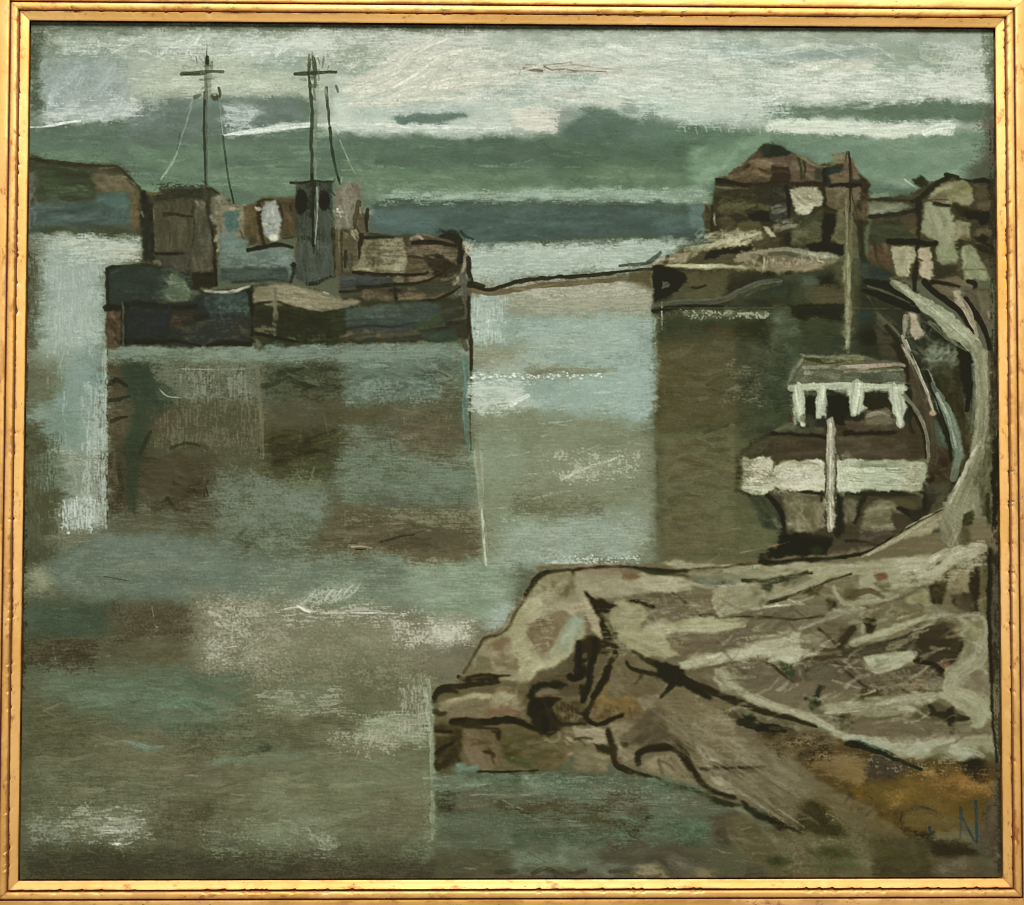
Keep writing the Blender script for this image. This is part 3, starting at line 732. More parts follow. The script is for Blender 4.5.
p('370,790 430,786 432,830 390,840 360,820','67624c',soft=9,op=.75)
q(262,788,300,806,'8a9274 979d80',16,L=20,w=3,ang=-14,da=16,op=.5,dry=.45)
s('314,786 324,789 334,796',1.6,'99987f',.5,dry=.42); s('300,815 340,813 380,806 430,798',2,'8a9474',.5,dry=.45)
q(256,810,340,856,'76866b 84917a 69775c 909b85',60,L=26,w=5,ang=4,da=10,op=.5,dry=.4)
q(312,836,330,860,'8b9580 a0a892',16,L=10,w=3,ang=30,da=30,op=.6,dry=.42)
s('314,842 340,841 360,842',1.3,'a0a892',.6,dry=.4); q(330,840,400,858,'4a4d37 575b42 6a7358',30,L=24,w=6,ang=0,da=10,op=.5,dry=.38)
q(400,838,440,862,'6e8063 7c8c70 62714f',24,L=18,w=6,ang=10,da=20,op=.5,dry=.35)
q(256,860,440,880,'4f4a38 5a5542 463f30 5f5c49',50,L=28,w=6,ang=0,da=8,op=.5,dry=.33)
q(310,874,420,881,'96865a 85754a 6e6140',26,L=10,w=3,ang=0,da=20,op=.55,dry=.45)
# pale upright of paint beside the rocks
s('428,680 432,720 433,770 434,815 434,840',7,'829070',.75,dry=.2,w1=3,w2=7); s('434,790 435,815 434,838',6,'8c9a78',.8,dry=.15)
s('425,688 428,720 431,745',5,'9aa38a',.5,dry=.42)
q(418,785,432,800,'97a385 a5b095',10,L=18,w=2,ang=6,da=6,op=.55,dry=.42)
# --- the moored ship's reflection
V()
O('painted_reflection')
p('105,344 256,343 465,342 470,360 472,456 482,470 480,556 340,556 300,548 262,550 214,535 140,532 106,526','615f49',soft=3,rag=2)
p('105,345 256,345 300,347 462,344 462,362 360,366 256,366 105,362','6e7c70',soft=3,dry=.05)
q(108,347,256,362,'74826f 6a7868 7f8c79 667465 8a9584',50,L=24,w=5,ang=0,da=14,op=.5,dry=.38)
q(258,345,462,362,'6f857d 67786e 7a8f85 738179 6b8179',60,L=36,w=6,ang=0,da=4,op=.5,dry=.3)
q(215,347,262,356,'7d9289 8a9b90',14,L=14,w=4,ang=-10,da=20,op=.55,dry=.35)
p('106,362 128,362 128,512 106,512','57472f',soft=3)
q(106,362,128,500,'5f4f39 4d3f2a 6b5b45 564632',34,L=24,w=6,ang=85,da=16,op=.5,dry=.33)
s('108,384 116,380 126,386',5,'2f3324',.85,dry=.15); s('110,400 120,399 130,396',4,'2f3827',.85,dry=.15); s('112,421 120,418 127,417',4,'37301f',.8,dry=.15)
q(108,388,126,432,'75634c 806d56 6a5842',16,L=10,w=5,ang=0,da=20,op=.6,dry=.35)
p('120,364 128,361 151,361 152,376 166,384 182,396 178,404 160,420 150,440 140,462 138,510 126,510 126,460 120,450 132,430 134,400 126,388 120,378','36473a',soft=2.5)
q(122,366,150,508,'3b4d3f 324236 42554a 3d4c3b',34,L=26,w=7,ang=80,da=18,op=.45,dry=.28)
s('132,440 148,420 160,412',5,'3f5245',.7,dry=.2)
p('150,376 168,378 186,394 176,404 158,396','3f514b',soft=3,op=.9)
p('106,452 127,452 127,510 108,514','503e2a',soft=3); 
p('138,446 215,440 216,500 205,528 150,514 138,510','57462f',soft=4)
q(140,452,216,526,'5e4e38 4d3e2a 67563f 5d5a45',54,L=26,w=7,ang=10,da=30,op=.45,dry=.33)
q(146,492,180,524,'6b6d58 5f6653',20,L=18,w=6,ang=10,da=20,op=.45,dry=.38)
q(110,510,200,530,'656551 5a5c49 737565',34,L=20,w=5,ang=8,da=20,op=.5,dry=.38)
p('152,362 256,362 258,404 200,404 178,396 154,378','696c5a',soft=4,dry=.1)
q(152,362,256,408,'77806f 6b705d 828a7a 5d5d48 596050',110,L=14,w=3.5,ang=85,da=30,op=.5,dry=.42)
q(185,374,244,398,'8d968a 7d877a 98a094',50,L=8,w=2,ang=60,da=40,op=.55,dry=.44)
s('182,369 210,369.5 245,369',1,'8f947f',.6,dry=.3); s('159,388 164,394 172,397 182,398',2,'8f9a8a',.8,dry=.2,w1=1); s('222,402 240,402 256,404',2,'8b8f7c',.6,dry=.4)
p('150,404 258,402 262,455 180,456 140,450','5e5840',soft=5)
q(140,405,258,455,'655e46 57503a 6e6850 514a34 73725b',80,L=24,w=6,ang=0,da=30,op=.45,dry=.38)
q(150,415,185,430,'604a35 6d5741',12,L=18,w=7,ang=-5,da=12,op=.5,dry=.3)
s('141,452 146,440 151,432',5,'2f3a28',.8,dry=.25); s('170,448 186,443 200,446',4,'32391f',.7,dry=.35)
q(184,400,188,430,'8c8d78',4,L=12,w=1,ang=85,op=.5,dry=.3)
q(190,478,214,496,'3d2f1e 4c3b28',14,L=10,w=3,ang=70,da=40,op=.6,dry=.4)
for t in ('186,470 204,471 222,470','203,472 204,490 202,508','205,478 215,470 230,468'): s(t,1.3,'868670',.55,dry=.4)
p('216,478 232,474 300,470 330,480 326,520 300,540 262,552 226,540 214,520 212,496','6b786d',soft=7,dry=.08)
q(214,474,320,545,'74827a 6a776c 7e8b81 61695c',90,L=30,w=8,ang=-6,da=24,op=.48,dry=.33)
q(206,490,256,520,'8a958b 7a867c 949e92',30,L=14,w=3,ang=-30,da=30,op=.5,dry=.44)
q(238,525,330,550,'4d4c38 5a5a46 6a7464',34,L=26,w=5,ang=-4,da=14,op=.5,dry=.4)
p('236,532 256,534 256,550 240,552','4b4731',soft=5,op=.7)
# right half
p('257,366 264,370 266,456 258,460','6f6c51',soft=3); q(257,368,266,460,'79765b 66634a 84826a',20,L=22,w=3.5,ang=88,da=5,op=.5,dry=.38)
p('264,366 345,366 345,384 266,384','5d6251',soft=4)
q(276,358,346,372,'3f4033 6b7060 4d5144',34,L=10,w=3,ang=40,da=40,op=.5,dry=.42)
s('264,372 285,371 310,370 345,367',4,'39412e',.7,dry=.3); s('266,377 285,378 300,376',8,'42594a',.8,dry=.15)
q(266,384,340,402,'4a412c 56503a 403a27 62604a 50604d',40,L=22,w=6,ang=0,da=20,op=.5,dry=.35)
q(290,380,345,400,'7a8674 8b9484 5b5c46',34,L=6,w=1.8,ang=70,da=40,op=.6,dry=.44)
p('264,380 282,380 278,402 262,410','4e6c66',soft=4,op=.6,dry=.25)
p('345,362 458,362 460,380 400,384 345,380','62726a',soft=4)
q(345,362,460,382,'697a70 5c6b63 728278 66766f',40,L=30,w=6,ang=0,da=8,op=.48,dry=.3)
s('414,378 430,373 446,367',5,'383d38',.8,dry=.38); s('420,371 436,368 448,365',4,'444940',.6,dry=.42); s('408,379 440,376',3,'40453d',.6,dry=.42)
p('344,382 452,380 452,400 344,402','64776f',soft=4)
q(344,380,446,402,'7a9189 6c827a 52605a 89a098 475049',110,L=12,w=2.8,ang=20,da=40,op=.55,dry=.42)
s('390,384 415,382 440,384',4,'739089',.7,dry=.3)
p('436,374 450,374 456,392 452,404 444,402','6d6245',soft=3,dry=.12); s('448,392 450,404 452,406',3.5,'7a5d3f',.7,dry=.2); s('438,398 450,402 454,406',2.4,'4a3826',.7,dry=.2)
p('268,402 345,400 360,408 440,404 458,410 458,424 268,430','5b4e36',soft=4)
q(266,402,456,428,'645840 52462f 6e624a 5f5c47 74694f',90,L=30,w=5,ang=-2,da=6,op=.5,dry=.35)
s('270,404 310,402 350,400',1.6,'8a8063',.6,dry=.4); s('280,430 310,432 340,428',2.2,'7d7252',.6,dry=.38)
q(400,404,460,424,'7e7862 6a7062 8b8a75',30,L=24,w=4,ang=-3,da=6,op=.5,dry=.42)
p('268,430 344,428 344,450 320,462 268,462','4b3f28',soft=4)
q(264,430,345,475,'4d432b 41381f 57502f 5b5a3a',46,L=26,w=7,ang=-4,da=10,op=.48,dry=.33)
q(268,470,330,485,'6a683f 716a44 5f6339',20,L=26,w=6,ang=2,da=8,op=.5,dry=.35)
p('312,454 338,448 338,474 318,480','535a35',soft=5,op=.85); q(268,455,306,472,'3c3820 464427',14,L=22,w=7,ang=2,da=8,op=.5,dry=.3)
p('344,424 402,422 400,444 390,456 344,452','66695a',soft=5)
q(342,420,402,456,'6f766a 7b8174 5c5b49 868a7c',46,L=16,w=4,ang=20,da=40,op=.5,dry=.4)
p('400,426 462,425 464,448 458,454 420,460 398,446','73624a',soft=3,dry=.05)
q(400,426,462,450,'7b6a50 6a593f 866f54 746549',34,L=26,w=6,ang=3,da=10,op=.48,dry=.32)
p('338,450 400,452 460,466 478,470 478,505 430,510 350,504 330,480','66756a',soft=6)
q(335,452,470,505,'6d7d70 5f6d62 778679 697769 7e8c7c',90,L=30,w=7,ang=3,da=14,op=.48,dry=.33)
q(370,492,450,508,'4f564a 5b6256 6d7667',34,L=24,w=4,ang=2,da=8,op=.55,dry=.4)
s('385,454 410,460 440,463 466,466',2,'9a9b82',.55,dry=.42); s('376,502 400,506 430,508',1.4,'a0a58f',.5,dry=.42)
p('326,512 400,508 478,506 482,520 482,558 420,564 396,552 340,552 322,540','6a5b42',soft=5)
q(324,508,480,528,'7d7a5f 8a876b 6b6b50 777055',50,L=36,w=5,ang=-2,da=5,op=.5,dry=.38)
q(330,512,380,550,'76593f 6a5038 80664a 5a4830',34,L=22,w=6,ang=10,da=30,op=.48,dry=.36)
q(390,524,482,560,'68533a 735c42 5d4a33 7a684d',56,L=36,w=6,ang=-3,da=6,op=.48,dry=.33)
s('381,542 392,539 402,536 414,535',2.4,'3f3222',.8,dry=.25); s('396,540 404,538',3,'3a2e1e',.8,dry=.2)
s('352,547 362,546.5 372,548',1.5,'b58a5c',.85); s('356,549.5 366,549',1.6,'3f2a1a',.8); s('388,530 400,528 412,532',1.6,'9b8a68',.6,dry=.35); s('405,534 430,530 480,526',1.4,'8f8363',.5,dry=.42)
q(300,540,350,556,'4c4531 5b5a48 6a7262',24,L=24,w=4,ang=-4,da=10,op=.5,dry=.42)
# teal upright at the bow's mirror line
s('458,352 464,362 466,380 465,410 467,440 470,452',7,'58807a',.85,dry=.12,w1=5,w2=3); s('464,425 466,446 467,456',3,'2e3b30',.5,dry=.3)
O('painted_water')
s('478,454 480,480 481,510 484,540 486,562',8,'8c977c',.6,dry=.25,w1=11,w2=5); s('482,510 484,540 486,565',3,'a3aa8c',.75,dry=.25)
q(466,448,492,462,'8fa48f 84998a',14,L=16,w=5,ang=-10,da=20,op=.5,dry=.38)
DRAG({'painted_water': 12., 'painted_reflection': 11., 'painted_sky': 5., 'painted_headland': 2., 'painted_far_shore': 2.5})
V()
# sky: dragged creams
scum('150,30 340,28 340,60 150,66','c6cbbb',.5,.75,'h',10)
scum('60,36 170,34 170,50 60,56','bcc4b0',.4,.7,'h',6)
scum('300,34 480,30 500,56 330,60','c9c9b8',.5,.75,'h',8)
scum('340,60 520,44 700,40 760,70 700,100 520,104 350,100','cdccb9',.45,.7,'h',10)
scum('500,44 740,40 760,60 520,66','bfc8b6',.45,.7,'h',8)
scum('512,74 760,76 760,110 640,112 600,96 520,92','c9cfbd',.42,.7,'h',8)
scum('600,88 780,90 790,124 690,124 620,108','bccbb8',.5,.75,'h',7)
scum('760,72 985,72 985,100 760,100','cdd1c0',.6,.85,'h',6)
scum('790,60 880,58 880,70 790,72','ccccb6',.5,.8,'h',4)
scum('920,48 985,44 985,78 930,80','c3c6b4',.45,.75,'n',6)
scum('50,56 150,54 150,112 50,118','9caa9f',.45,.7,'n',16)
scum('110,50 170,50 170,110 110,110','a6b09b',.45,.7,'h',12)
scum('45,100 140,96 140,118 45,124','c3ccc0',.5,.8,'h',6)
scum('130,74 290,70 290,94 130,96','bdc3a8',.4,.7,'h',7)
s('30,127 46,126.5 62,123.5 80,121',2.6,'ced4ca',.9,dry=.15)
scum('512,108 560,108 556,132 512,134','cfccb8',.6,.85,'h',3)
scum('340,96 512,92 512,112 340,118','bccabb',.45,.7,'h',7)
scum('336,122 512,120 512,132 336,133','c3ccbe',.5,.8,'h',3)
s('224,135 240,133 256,131.5 282,127 311,124',5.5,'c6d0c4',.95,dry=.08,w1=2); s('228,134 256,132 311,126',2.4,'d6dcd2',.85,dry=.15)
s('318,125 360,124 420,127 512,128',3,'cdd4c6',.7,dry=.3)
scum('225,106 256,106 252,128 226,132','b7c3b6',.5,.8,'h',3)
p('768,123 800,121 850,122 900,124 926,127 950,124 954,128 949,134 930,133 900,137 880,138 850,134 800,132 768,130','c0c9b7',soft=1.6,rag=2,op=.9,dry=.12); scum('768,121 954,121 954,137 768,133','cfd5c5',.5,.8,'h',2); s('926,132 938,127 953,126',7,'cdd4c8',.95,dry=.05)
s('524,68 532,70 542,71',3.2,'6f5a47',.8,dry=.3); s('544,66 552,70 566,69 574,71 590,71 606,72',1.3,'7a6853',.85,dry=.2); s('526,64.5 548,65 572,62',1.2,'8d7f69',.7,dry=.35); s('518,76 522,70 530,66',1.2,'85745f',.6,dry=.35); s('570,64 600,68 622,70',1,'8f826c',.6,dry=.35)
p('394,119 412,114 436,114 466,113 466,116 446,122 420,124 400,123','5f7d74',soft=2,dry=.2,op=.8)
for i in range(9):
    x=676+i*13+rng.random()*9; s(f'{x},{126+rng.random()*4} {x+1},{131+rng.random()*3}',1.8,'a5b8a3',.55,dry=.34)
q(340,60,500,104,'d4d1bf aeb39f c0bfac',70,L=26,w=2.2,ang=-12,da=14,op=.55,dry=.40)
q(520,50,980,112,'d3d6c6 a5b3a0 c6cdbb',120,L=34,w=2,ang=0,da=6,op=.5,dry=.40)
q(60,36,330,60,'d0d5c7 93a18d',60,L=26,w=2,ang=-3,da=10,op=.5,dry=.40)
q(30,132,700,196,'7c9a80 4a6352 86a48a',120,L=40,w=2.2,ang=1,da=5,op=.35,dry=.42)
scum('380,190 706,188 706,202 380,204','9bb29a',.45,.7,'h',3)
# the far shore line crisp again
s('22,158 50,161 74,164 104,166 118,167 126,174 140,188',3,'39352a',.7,dry=.3)
s('380,206 440,201 512,202 600,204 706,205',2,'5d6f66',.6,dry=.35)
scum('24,620 430,620 430,850 24,850','72725a',.40,.38,'h',16)
scum('60,670 250,672 250,730 60,728','5f6650',.55,.65,'h',12)
scum('26,600 112,600 112,640 26,640','505a4a',.5,.6,'h',8)
scum('190,590 430,600 430,690 190,690','77735d',.45,.5,'h',14)
scum('470,414 656,414 656,560 470,566','7f846b',.40,.5,'h',14)
scum('108,360 470,360 470,556 108,530','5b5847',.40,.5,'h',14)
# reflection: dull it, then scrape over
scum('108,362 262,362 262,520 108,515','54503f',.42,.62,'h',8)
scum('262,384 470,384 470,470 262,470','585443',.40,.6,'h',8)
scum('324,508 480,508 480,556 330,550','5f5844',.45,.6,'h',7)
scum('150,362 258,362 258,402 160,402','767b6b',.5,.7,'n',6)
scum('180,368 250,368 250,398 186,398','8c9283',.34,.65,'v',6)
scum('108,346 470,346 470,362 108,362','82928a',.5,.7,'h',3)
scum('345,362 460,362 460,402 345,402','6b7f78',.45,.7,'h',6)
scum('350,380 448,380 446,402 350,402','82958c',.34,.65,'n',5)
scum('214,474 320,470 330,500 300,540 220,536','7c897f',.45,.6,'n',14)
scum('150,400 262,400 262,450 150,450','7a7460',.34,.6,'v',8)
scum('336,420 470,450 470,506 340,500','7b8a7c',.42,.62,'h',10)
scum('340,510 480,508 480,530 340,528','8c886e',.40,.65,'h',5)
scum('110,500 256,505 256,532 110,530','737566',.42,.65,'h',6)
scum('262,366 345,364 345,402 262,400','3f4133',.4,.7,'n',5)
scum('266,430 344,428 344,480 266,480','45422b',.40,.6,'h',6)
q(108,366,128,508,'6b5a45 463724 5b4a36',16,L=22,w=5,ang=86,da=12,op=.5,dry=.32)
q(262,366,346,402,'34382a 4a5243 2f3325 5f6a5c',26,L=22,w=5,ang=0,da=12,op=.55,dry=.34)
q(266,428,344,472,'3d3722 4a4a2a 35301d 5a5a36',22,L=26,w=6,ang=-3,da=10,op=.55,dry=.32)
q(398,404,462,452,'6f5f48 5c4c37 7d6c54',20,L=26,w=5,ang=2,da=10,op=.5,dry=.33)
q(345,362,460,400,'51615a 7a9189 3f4540 86998f',40,L=16,w=3.4,ang=0,da=16,op=.5,dry=.38)
q(140,446,214,520,'4f402c 62523c 3f3322',24,L=24,w=6,ang=10,da=25,op=.45,dry=.33)
q(326,520,482,556,'6a553d 584530 7d6a50',26,L=34,w=5,ang=-3,da=6,op=.5,dry=.34)
p('122,366 150,362 152,378 178,392 172,406 156,420 146,446 139,470 137,512 127,512 126,460 122,446 133,428 135,402 127,390','35463a',soft=3,op=.55,dry=.12)
s('108,384 116,380 126,386',5,'2f3324',.8,dry=.2); s('110,400 120,399 130,396',4,'2f3827',.8,dry=.2); s('112,421 120,418 127,417',4,'37301f',.7,dry=.2); s('141,452 146,440 151,432',5,'2f3a28',.6,dry=.3); s('170,448 186,443 200,446',3,'32391f',.6,dry=.35)
s('107,350 106.5,400 106.5,460 107,525',2.4,'2e2a1f',.45,dry=.36)
s('464,358 466,380 465,410 467,440 470,452',6,'58807a',.8,dry=.15,w1=5,w2=3); s('470,346 471,380 470,420 471,450',2,'3a3a2c',.55,dry=.3)
s('257,366 261,410 262,458',5,'7b785d',.5,dry=.36)
s('381,542 392,539 402,536 414,535',2.6,'3f3222',.6,dry=.34); s('352,547 362,546.5 372,548',1.6,'b58a5c',.9); s('356,549.5 366,549',1.6,'3f2a1a',.8)
s('182,369 210,369.5 245,369',1,'9a9f8a',.6,dry=.3); s('159,388 164,394 172,397 182,398',1.8,'98a393',.8,dry=.2,w1=1); s('385,454 410,460 440,463 466,466',1.4,'8f917b',.45,dry=.40)
q(190,478,214,496,'2f2618 4c3b28',14,L=8,w=2.4,ang=70,da=40,op=.6,dry=.36)
q(110,362,465,540,'7b8072 4a4636 6f6c58 4d4a38',90,L=20,w=1.8,ang=0,da=12,op=.4,dry=.42)
q(110,362,465,540,'8b9082 3f3b2c 6f6f5d',70,L=16,w=1.6,ang=88,da=8,op=.35,dry=.44)
# pale water: crisp verticals and crumbs
for i in range(44):
    y=268+i*6; dab(106.2+rng.normal()*.6,y,1.6,3.4,'98a99e',.75,dry=.2)
scum('60,236 140,236 140,262 60,264','b9c0b0',.5,.75,'h',6)
scum('44,262 104,262 104,350 44,350','a3b3a8',.42,.65,'v',8)
scum('84,380 106,380 106,528 84,528','a9b4a8',.45,.75,'v',4)
scum('60,498 96,498 94,530 60,530','bac7bd',.5,.8,'v',5)
scum('58,354 104,348 104,430 60,424','80988f',.4,.6,'n',9)
s('104,350 104,420 103,490 103,524',4,'a3b0a5',.6,dry=.34)
scum('28,440 60,440 60,560 28,560','4c4b34',.5,.6,'v',8)
scum('26,250 40,250 36,350 26,350','55523f',.5,.7,'v',4)
scum('470,246 680,240 650,264 560,272 470,280','b3c2b3',.4,.7,'h',4)
scum('470,284 650,280 650,314 470,314','a5a48d',.42,.7,'h',5)
scum('512,284 652,284 652,298 512,300','b9b4a0',.34,.7,'h',4)
scum('470,298 505,298 505,344 470,344','b1c2b6',.4,.7,'v',5)
scum('520,316 654,316 654,358 520,358','9db3a8',.38,.6,'h',7)
scum('560,362 656,362 656,420 600,418','9bb3a8',.38,.6,'h',7)
scum('470,380 530,380 520,412 470,414','bcc8ba',.5,.75,'h',5)
scum('470,344 520,346 520,370 470,372','96997e',.4,.7,'h',5)
s('530,373 560,370 590,371 616,370',6,'7c7c5e',.55,dry=.3)
for i in range(60):
    x=470+rng.random()*132; dab(x,377+rng.normal()*1.6-(x-470)*.012,1.4+rng.random(),1,'d2dacd',.85,dry=.3)
s('512,404 520,399 528,396',6,'c9d0c2',.8,dry=.3)
for i in range(50):
    y=318+i*2.2; dab(656.2+rng.normal()*.5+(1.2 if y>370 else 0),y,1.2,1.6,'9db4a7',.8,dry=.2)
# olive middle
scum('470,420 655,420 655,500 470,500','8c9277',.38,.55,'h',10)
scum('540,450 640,448 636,480 560,486','b3b79d',.28,.75,'n',7)
s('562,480 580,470 600,464 622,456',3,'b5ba9f',.7,dry=.38)
scum('512,494 600,494 600,518 512,518','65634a',.42,.65,'h',5)
scum('500,520 640,518 640,556 500,570','9aab9c',.42,.6,'h',8)
scum('540,556 640,556 640,566 540,566','c0ccbd',.42,.85,'n',2)
s('478,454 480,480 481,510 484,540 486,562',7,'969f82',.55,dry=.28,w1=10,w2=5); s('482,510 484,540 486,565',2.4,'b1b79a',.8,dry=.25)
# mist, and the warm scraped middle
scum('60,534 250,540 250,596 60,592','7e8b7d',.35,.55,'h',10)
scum('250,520 470,566 470,610 250,600','8a9885',.36,.55,'h',12)
scum('410,560 510,560 505,612 420,610','95a68c',.42,.65,'h',9)
scum('200,590 300,596 290,680 205,676','a6a48d',.40,.6,'n',12)
scum('205,600 262,600 256,672 206,668','b9b9a5',.28,.7,'n',10)
scum('270,604 410,606 400,626 280,626','b5b39c',.36,.75,'h',6)
scum('256,620 430,622 430,690 256,690','938f74',.38,.6,'n',10)
scum('390,616 475,614 474,646 400,648','c0bda8',.42,.75,'n',7)
scum('430,622 470,618 470,642 436,644','c3c0ac',.36,.7,'n',5)
scum('292,608 312,590 352,582 356,592 330,602','b3b5a1',.36,.7,'n',4)
for i in range(14):
    x=294+i*4.2; s(f'{x},{608-i*.7} {x+9+rng.random()*8},{598-i*.85-rng.random()*5}',1.8,'adb09b',.5,dry=.40)
s('285,609 300,607 312,611 340,613 372,613 406,614',1.4,'c3c3ae',.7,dry=.36); s('298,606 304,610 310,612',2.2,'d3d3c0',.85,dry=.25)
q(205,598,262,668,'c3c0a9 aeab95',26,L=12,w=1.6,ang=10,da=40,op=.55,dry=.40)
s('152,606 155,625 158,627',1.2,'8f907d',.5,dry=.34); s('53,648 56,662 60,676',1.3,'8a8772',.6,dry=.25)
s('104,576.5 116,578.5 127,580.5',1.2,'434c40',.75,dry=.15); dab(68.5,533,2.2,1.8,'c5c6b3',.9)
# lower water
scum('30,664 240,668 240,700 40,704','66765f',.45,.6,'h',8)
scum('70,680 240,684 240,724 80,720','5d6b57',.5,.6,'h',10)
scum('26,604 110,604 108,636 26,638','3f5145',.42,.6,'h',6)
scum('26,642 98,644 96,672 26,672','463b29',.45,.65,'h',6)
scum('110,606 200,606 196,642 112,644','4f4533',.42,.6,'n',7)
scum('250,690 345,690 350,714 256,714','a3a78d',.42,.7,'h',6)
scum('350,712 428,712 428,744 356,744','a5b093',.46,.75,'h',6)
scum('330,730 400,728 400,758 330,758','b0ac94',.36,.75,'n',6)
scum('395,680 430,680 430,736 400,736','a9a797',.36,.7,'v',6)
scum('170,720 256,716 256,758 180,758','4d4f3a',.40,.65,'n',8)
s('122,740 134,744 150,748 163,747',4.5,'6f8b7c',.7,dry=.30,w1=1.5); s('214,764 230,760 256,757 300,752',5,'667f71',.5,dry=.36)
dab(264,748,7,5,'3b3f2a',.75,dry=.12)
scum('30,760 180,770 180,830 30,830','7c7d62',.36,.6,'h',10)
scum('60,806 150,806 150,838 60,838','a9ad96',.36,.8,'h',7)
scum('100,816 144,816 142,832 100,832','b9bcaa',.34,.75,'h',4)
s('110,843 122,845 134,842',2.6,'d3d6c6',.9,dry=.3); scum('80,838 140,838 140,848 80,848','a5aa95',.35,.7,'h',3)
scum('28,818 70,820 70,850 28,850','8f9a8b',.36,.7,'n',6)
scum('256,770 430,770 430,840 256,840','7e8064',.34,.55,'h',12)
scum('200,816 340,820 340,856 200,856','8a967c',.36,.65,'h',8)
scum('310,830 332,830 330,856 310,856','aab09a',.36,.75,'n',4)
scum('22,848 430,852 430,884 22,884','423d30',.42,.6,'h',6)
scum('160,800 216,800 216,842 160,840','514b35',.42,.6,'n',7)
s('428,680 432,720 433,770 434,815 434,840',6,'8c9a7a',.8,dry=.2,w1=3,w2=7); s('434,790 435,815 434,838',5,'9aa888',.8,dry=.18); s('425,688 428,720 431,745',3.4,'aab29a',.55,dry=.38)
q(24,600,430,870,'8d9079 4f4f3d 7a8069 9b9c84 56563f',200,L=20,w=1.7,ang=2,da=14,op=.42,dry=.42)
q(470,290,655,556,'aab7a5 6f755d b5bfae 7f8770',150,L=18,w=1.7,ang=-3,da=12,op=.4,dry=.42)
q(40,240,104,530,'b5c2b6 75877b 8fa095',90,L=14,w=1.7,ang=86,da=14,op=.4,dry=.42)

scum('660,100 768,100 768,128 680,126','b3c1ae',.4,.6,'h',6)
scum('22,838 430,842 430,858 22,856','555542',.5,.6,'h',5)

# smudges of green grey in the clearer sky
p('790,50 850,47 868,52 850,58 800,58','899a90',soft=4,op=.6,dry=.25); scum('770,46 872,46 872,60 770,60','8fa39a',.4,.6,'h',5)
p('928,46 948,50 950,66 934,72 922,62','7f917a',soft=4,op=.6,dry=.3); scum('915,44 952,44 952,74 918,74','869a82',.4,.6,'n',5)
scum('876,36 930,34 930,64 878,66','8d9f88',.4,.6,'h',7)
scum('334,46 392,50 384,68 334,76','8ba087',.45,.65,'h',6)
scum('512,88 548,84 548,104 512,104','98aea1',.45,.65,'h',6); scum('556,76 600,74 600,86 556,86','88a394',.45,.7,'h',3)
scum('455,84 512,84 512,100 455,100','8fa294',.40,.6,'h',6)
scum('30,22 1000,22 1000,31 30,31','5f6952',.5,.7,'h',2)  # top edge strip: shade of the frame lip painted in, together with grime
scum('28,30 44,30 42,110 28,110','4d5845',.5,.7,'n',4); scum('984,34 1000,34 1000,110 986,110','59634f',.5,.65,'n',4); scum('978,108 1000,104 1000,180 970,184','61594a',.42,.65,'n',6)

scum('24,680 430,690 430,846 24,846','827e5f',.34,.32,'h',16)
scum('150,700 430,690 430,800 150,800','8b8668',.28,.32,'h',18)
# creamy swirls laid into the middle cloud
for t_ in ('346,92 372,84 398,70 420,52 446,40','360,96 392,88 420,72 446,56 480,48','380,100 420,92 462,84 512,84','372,78 396,66 412,50 430,40','400,96 450,78 500,74 540,66','350,104 400,102 460,98 512,100','420,62 450,54 480,56 500,64'):
    s(t_,7,'c4c5b2',.55,dry=.34,lift=2.0); s(t_,3,'d2d2c0',.55,dry=.38,lift=2.2)
q(345,44,520,104,'c9c9b6 d4d3c2 b2b8a4',46,L=30,w=4.5,ang=-24,da=16,op=.5,dry=.36,lift=1.8)
q(60,34,330,54,'c8cfc0 9faa98 d0d3c6',60,L=16,w=3,ang=-40,da=22,op=.5,dry=.38,lift=1.6)
q(40,64,128,112,'a0ada3 919f9a aebcb2',36,L=24,w=6,ang=-58,da=12,op=.4,dry=.36,lift=1.4)
q(520,36,985,110,'ced2c2 b5c0ae d8d9ca',110,L=46,w=5,ang=1,da=4,op=.42,dry=.36,lift=1.8)
q(150,60,300,96,'bcc3a9 a5b097',30,L=34,w=6,ang=-3,da=6,op=.45,dry=.34,lift=1.5)

q(28,690,430,850,'6b7a60 5a5a42 8b8b6c 647058 776f52',120,L=40,w=6,ang=1,da=8,op=.34,dry=.34)
q(60,676,240,724,'5d7561 6b8570 4f6653',44,L=36,w=7,ang=5,da=7,op=.42,dry=.34)
# --- the ship
V(100,180,7.87)
O('painted_ship/mast')
V()
s('209,66 209,100 208.5,130 209,170 209,202',5,'6f7b6b',.45,dry=.34); s('207,44 206.5,60 206,90 205.5,130 206,160 206,206',3.8,'566055',.8,dry=.18,w1=1,w2=3.4)
s('204.5,92 204,130 205,160 206,206',2.2,'343b31',.8,dry=.24); s('207.5,57 207,66',3.4,'2c3026',.9); s('207,66 206,98',4.5,'727a6b',.6,dry=.2)
s('182,74 196,73.5 208,72 223,71.5',4.2,'4a4f41',.85,dry=.25); s('184,74.5 200,73.5',1.4,'33382b',.7,dry=.3)
s('197,62 196,56',1,'5d6553',.6); s('188,58 200,64 204,62',2.4,'828d76',.5,dry=.42); q(182,52,204,72,'76806a 8b957e',14,L=8,w=1.6,ang=60,da=40,op=.5,dry=.42)
s('195,97 200,95',4,'4f5242',.7,dry=.3); dab(215,97,4.5,3.4,'3f4130',.85,dry=.1); dab(214.5,95,1.7,1.2,'b3a98a',.85); s('219,88 220,94 218,100',3,'494a38',.8,dry=.2)
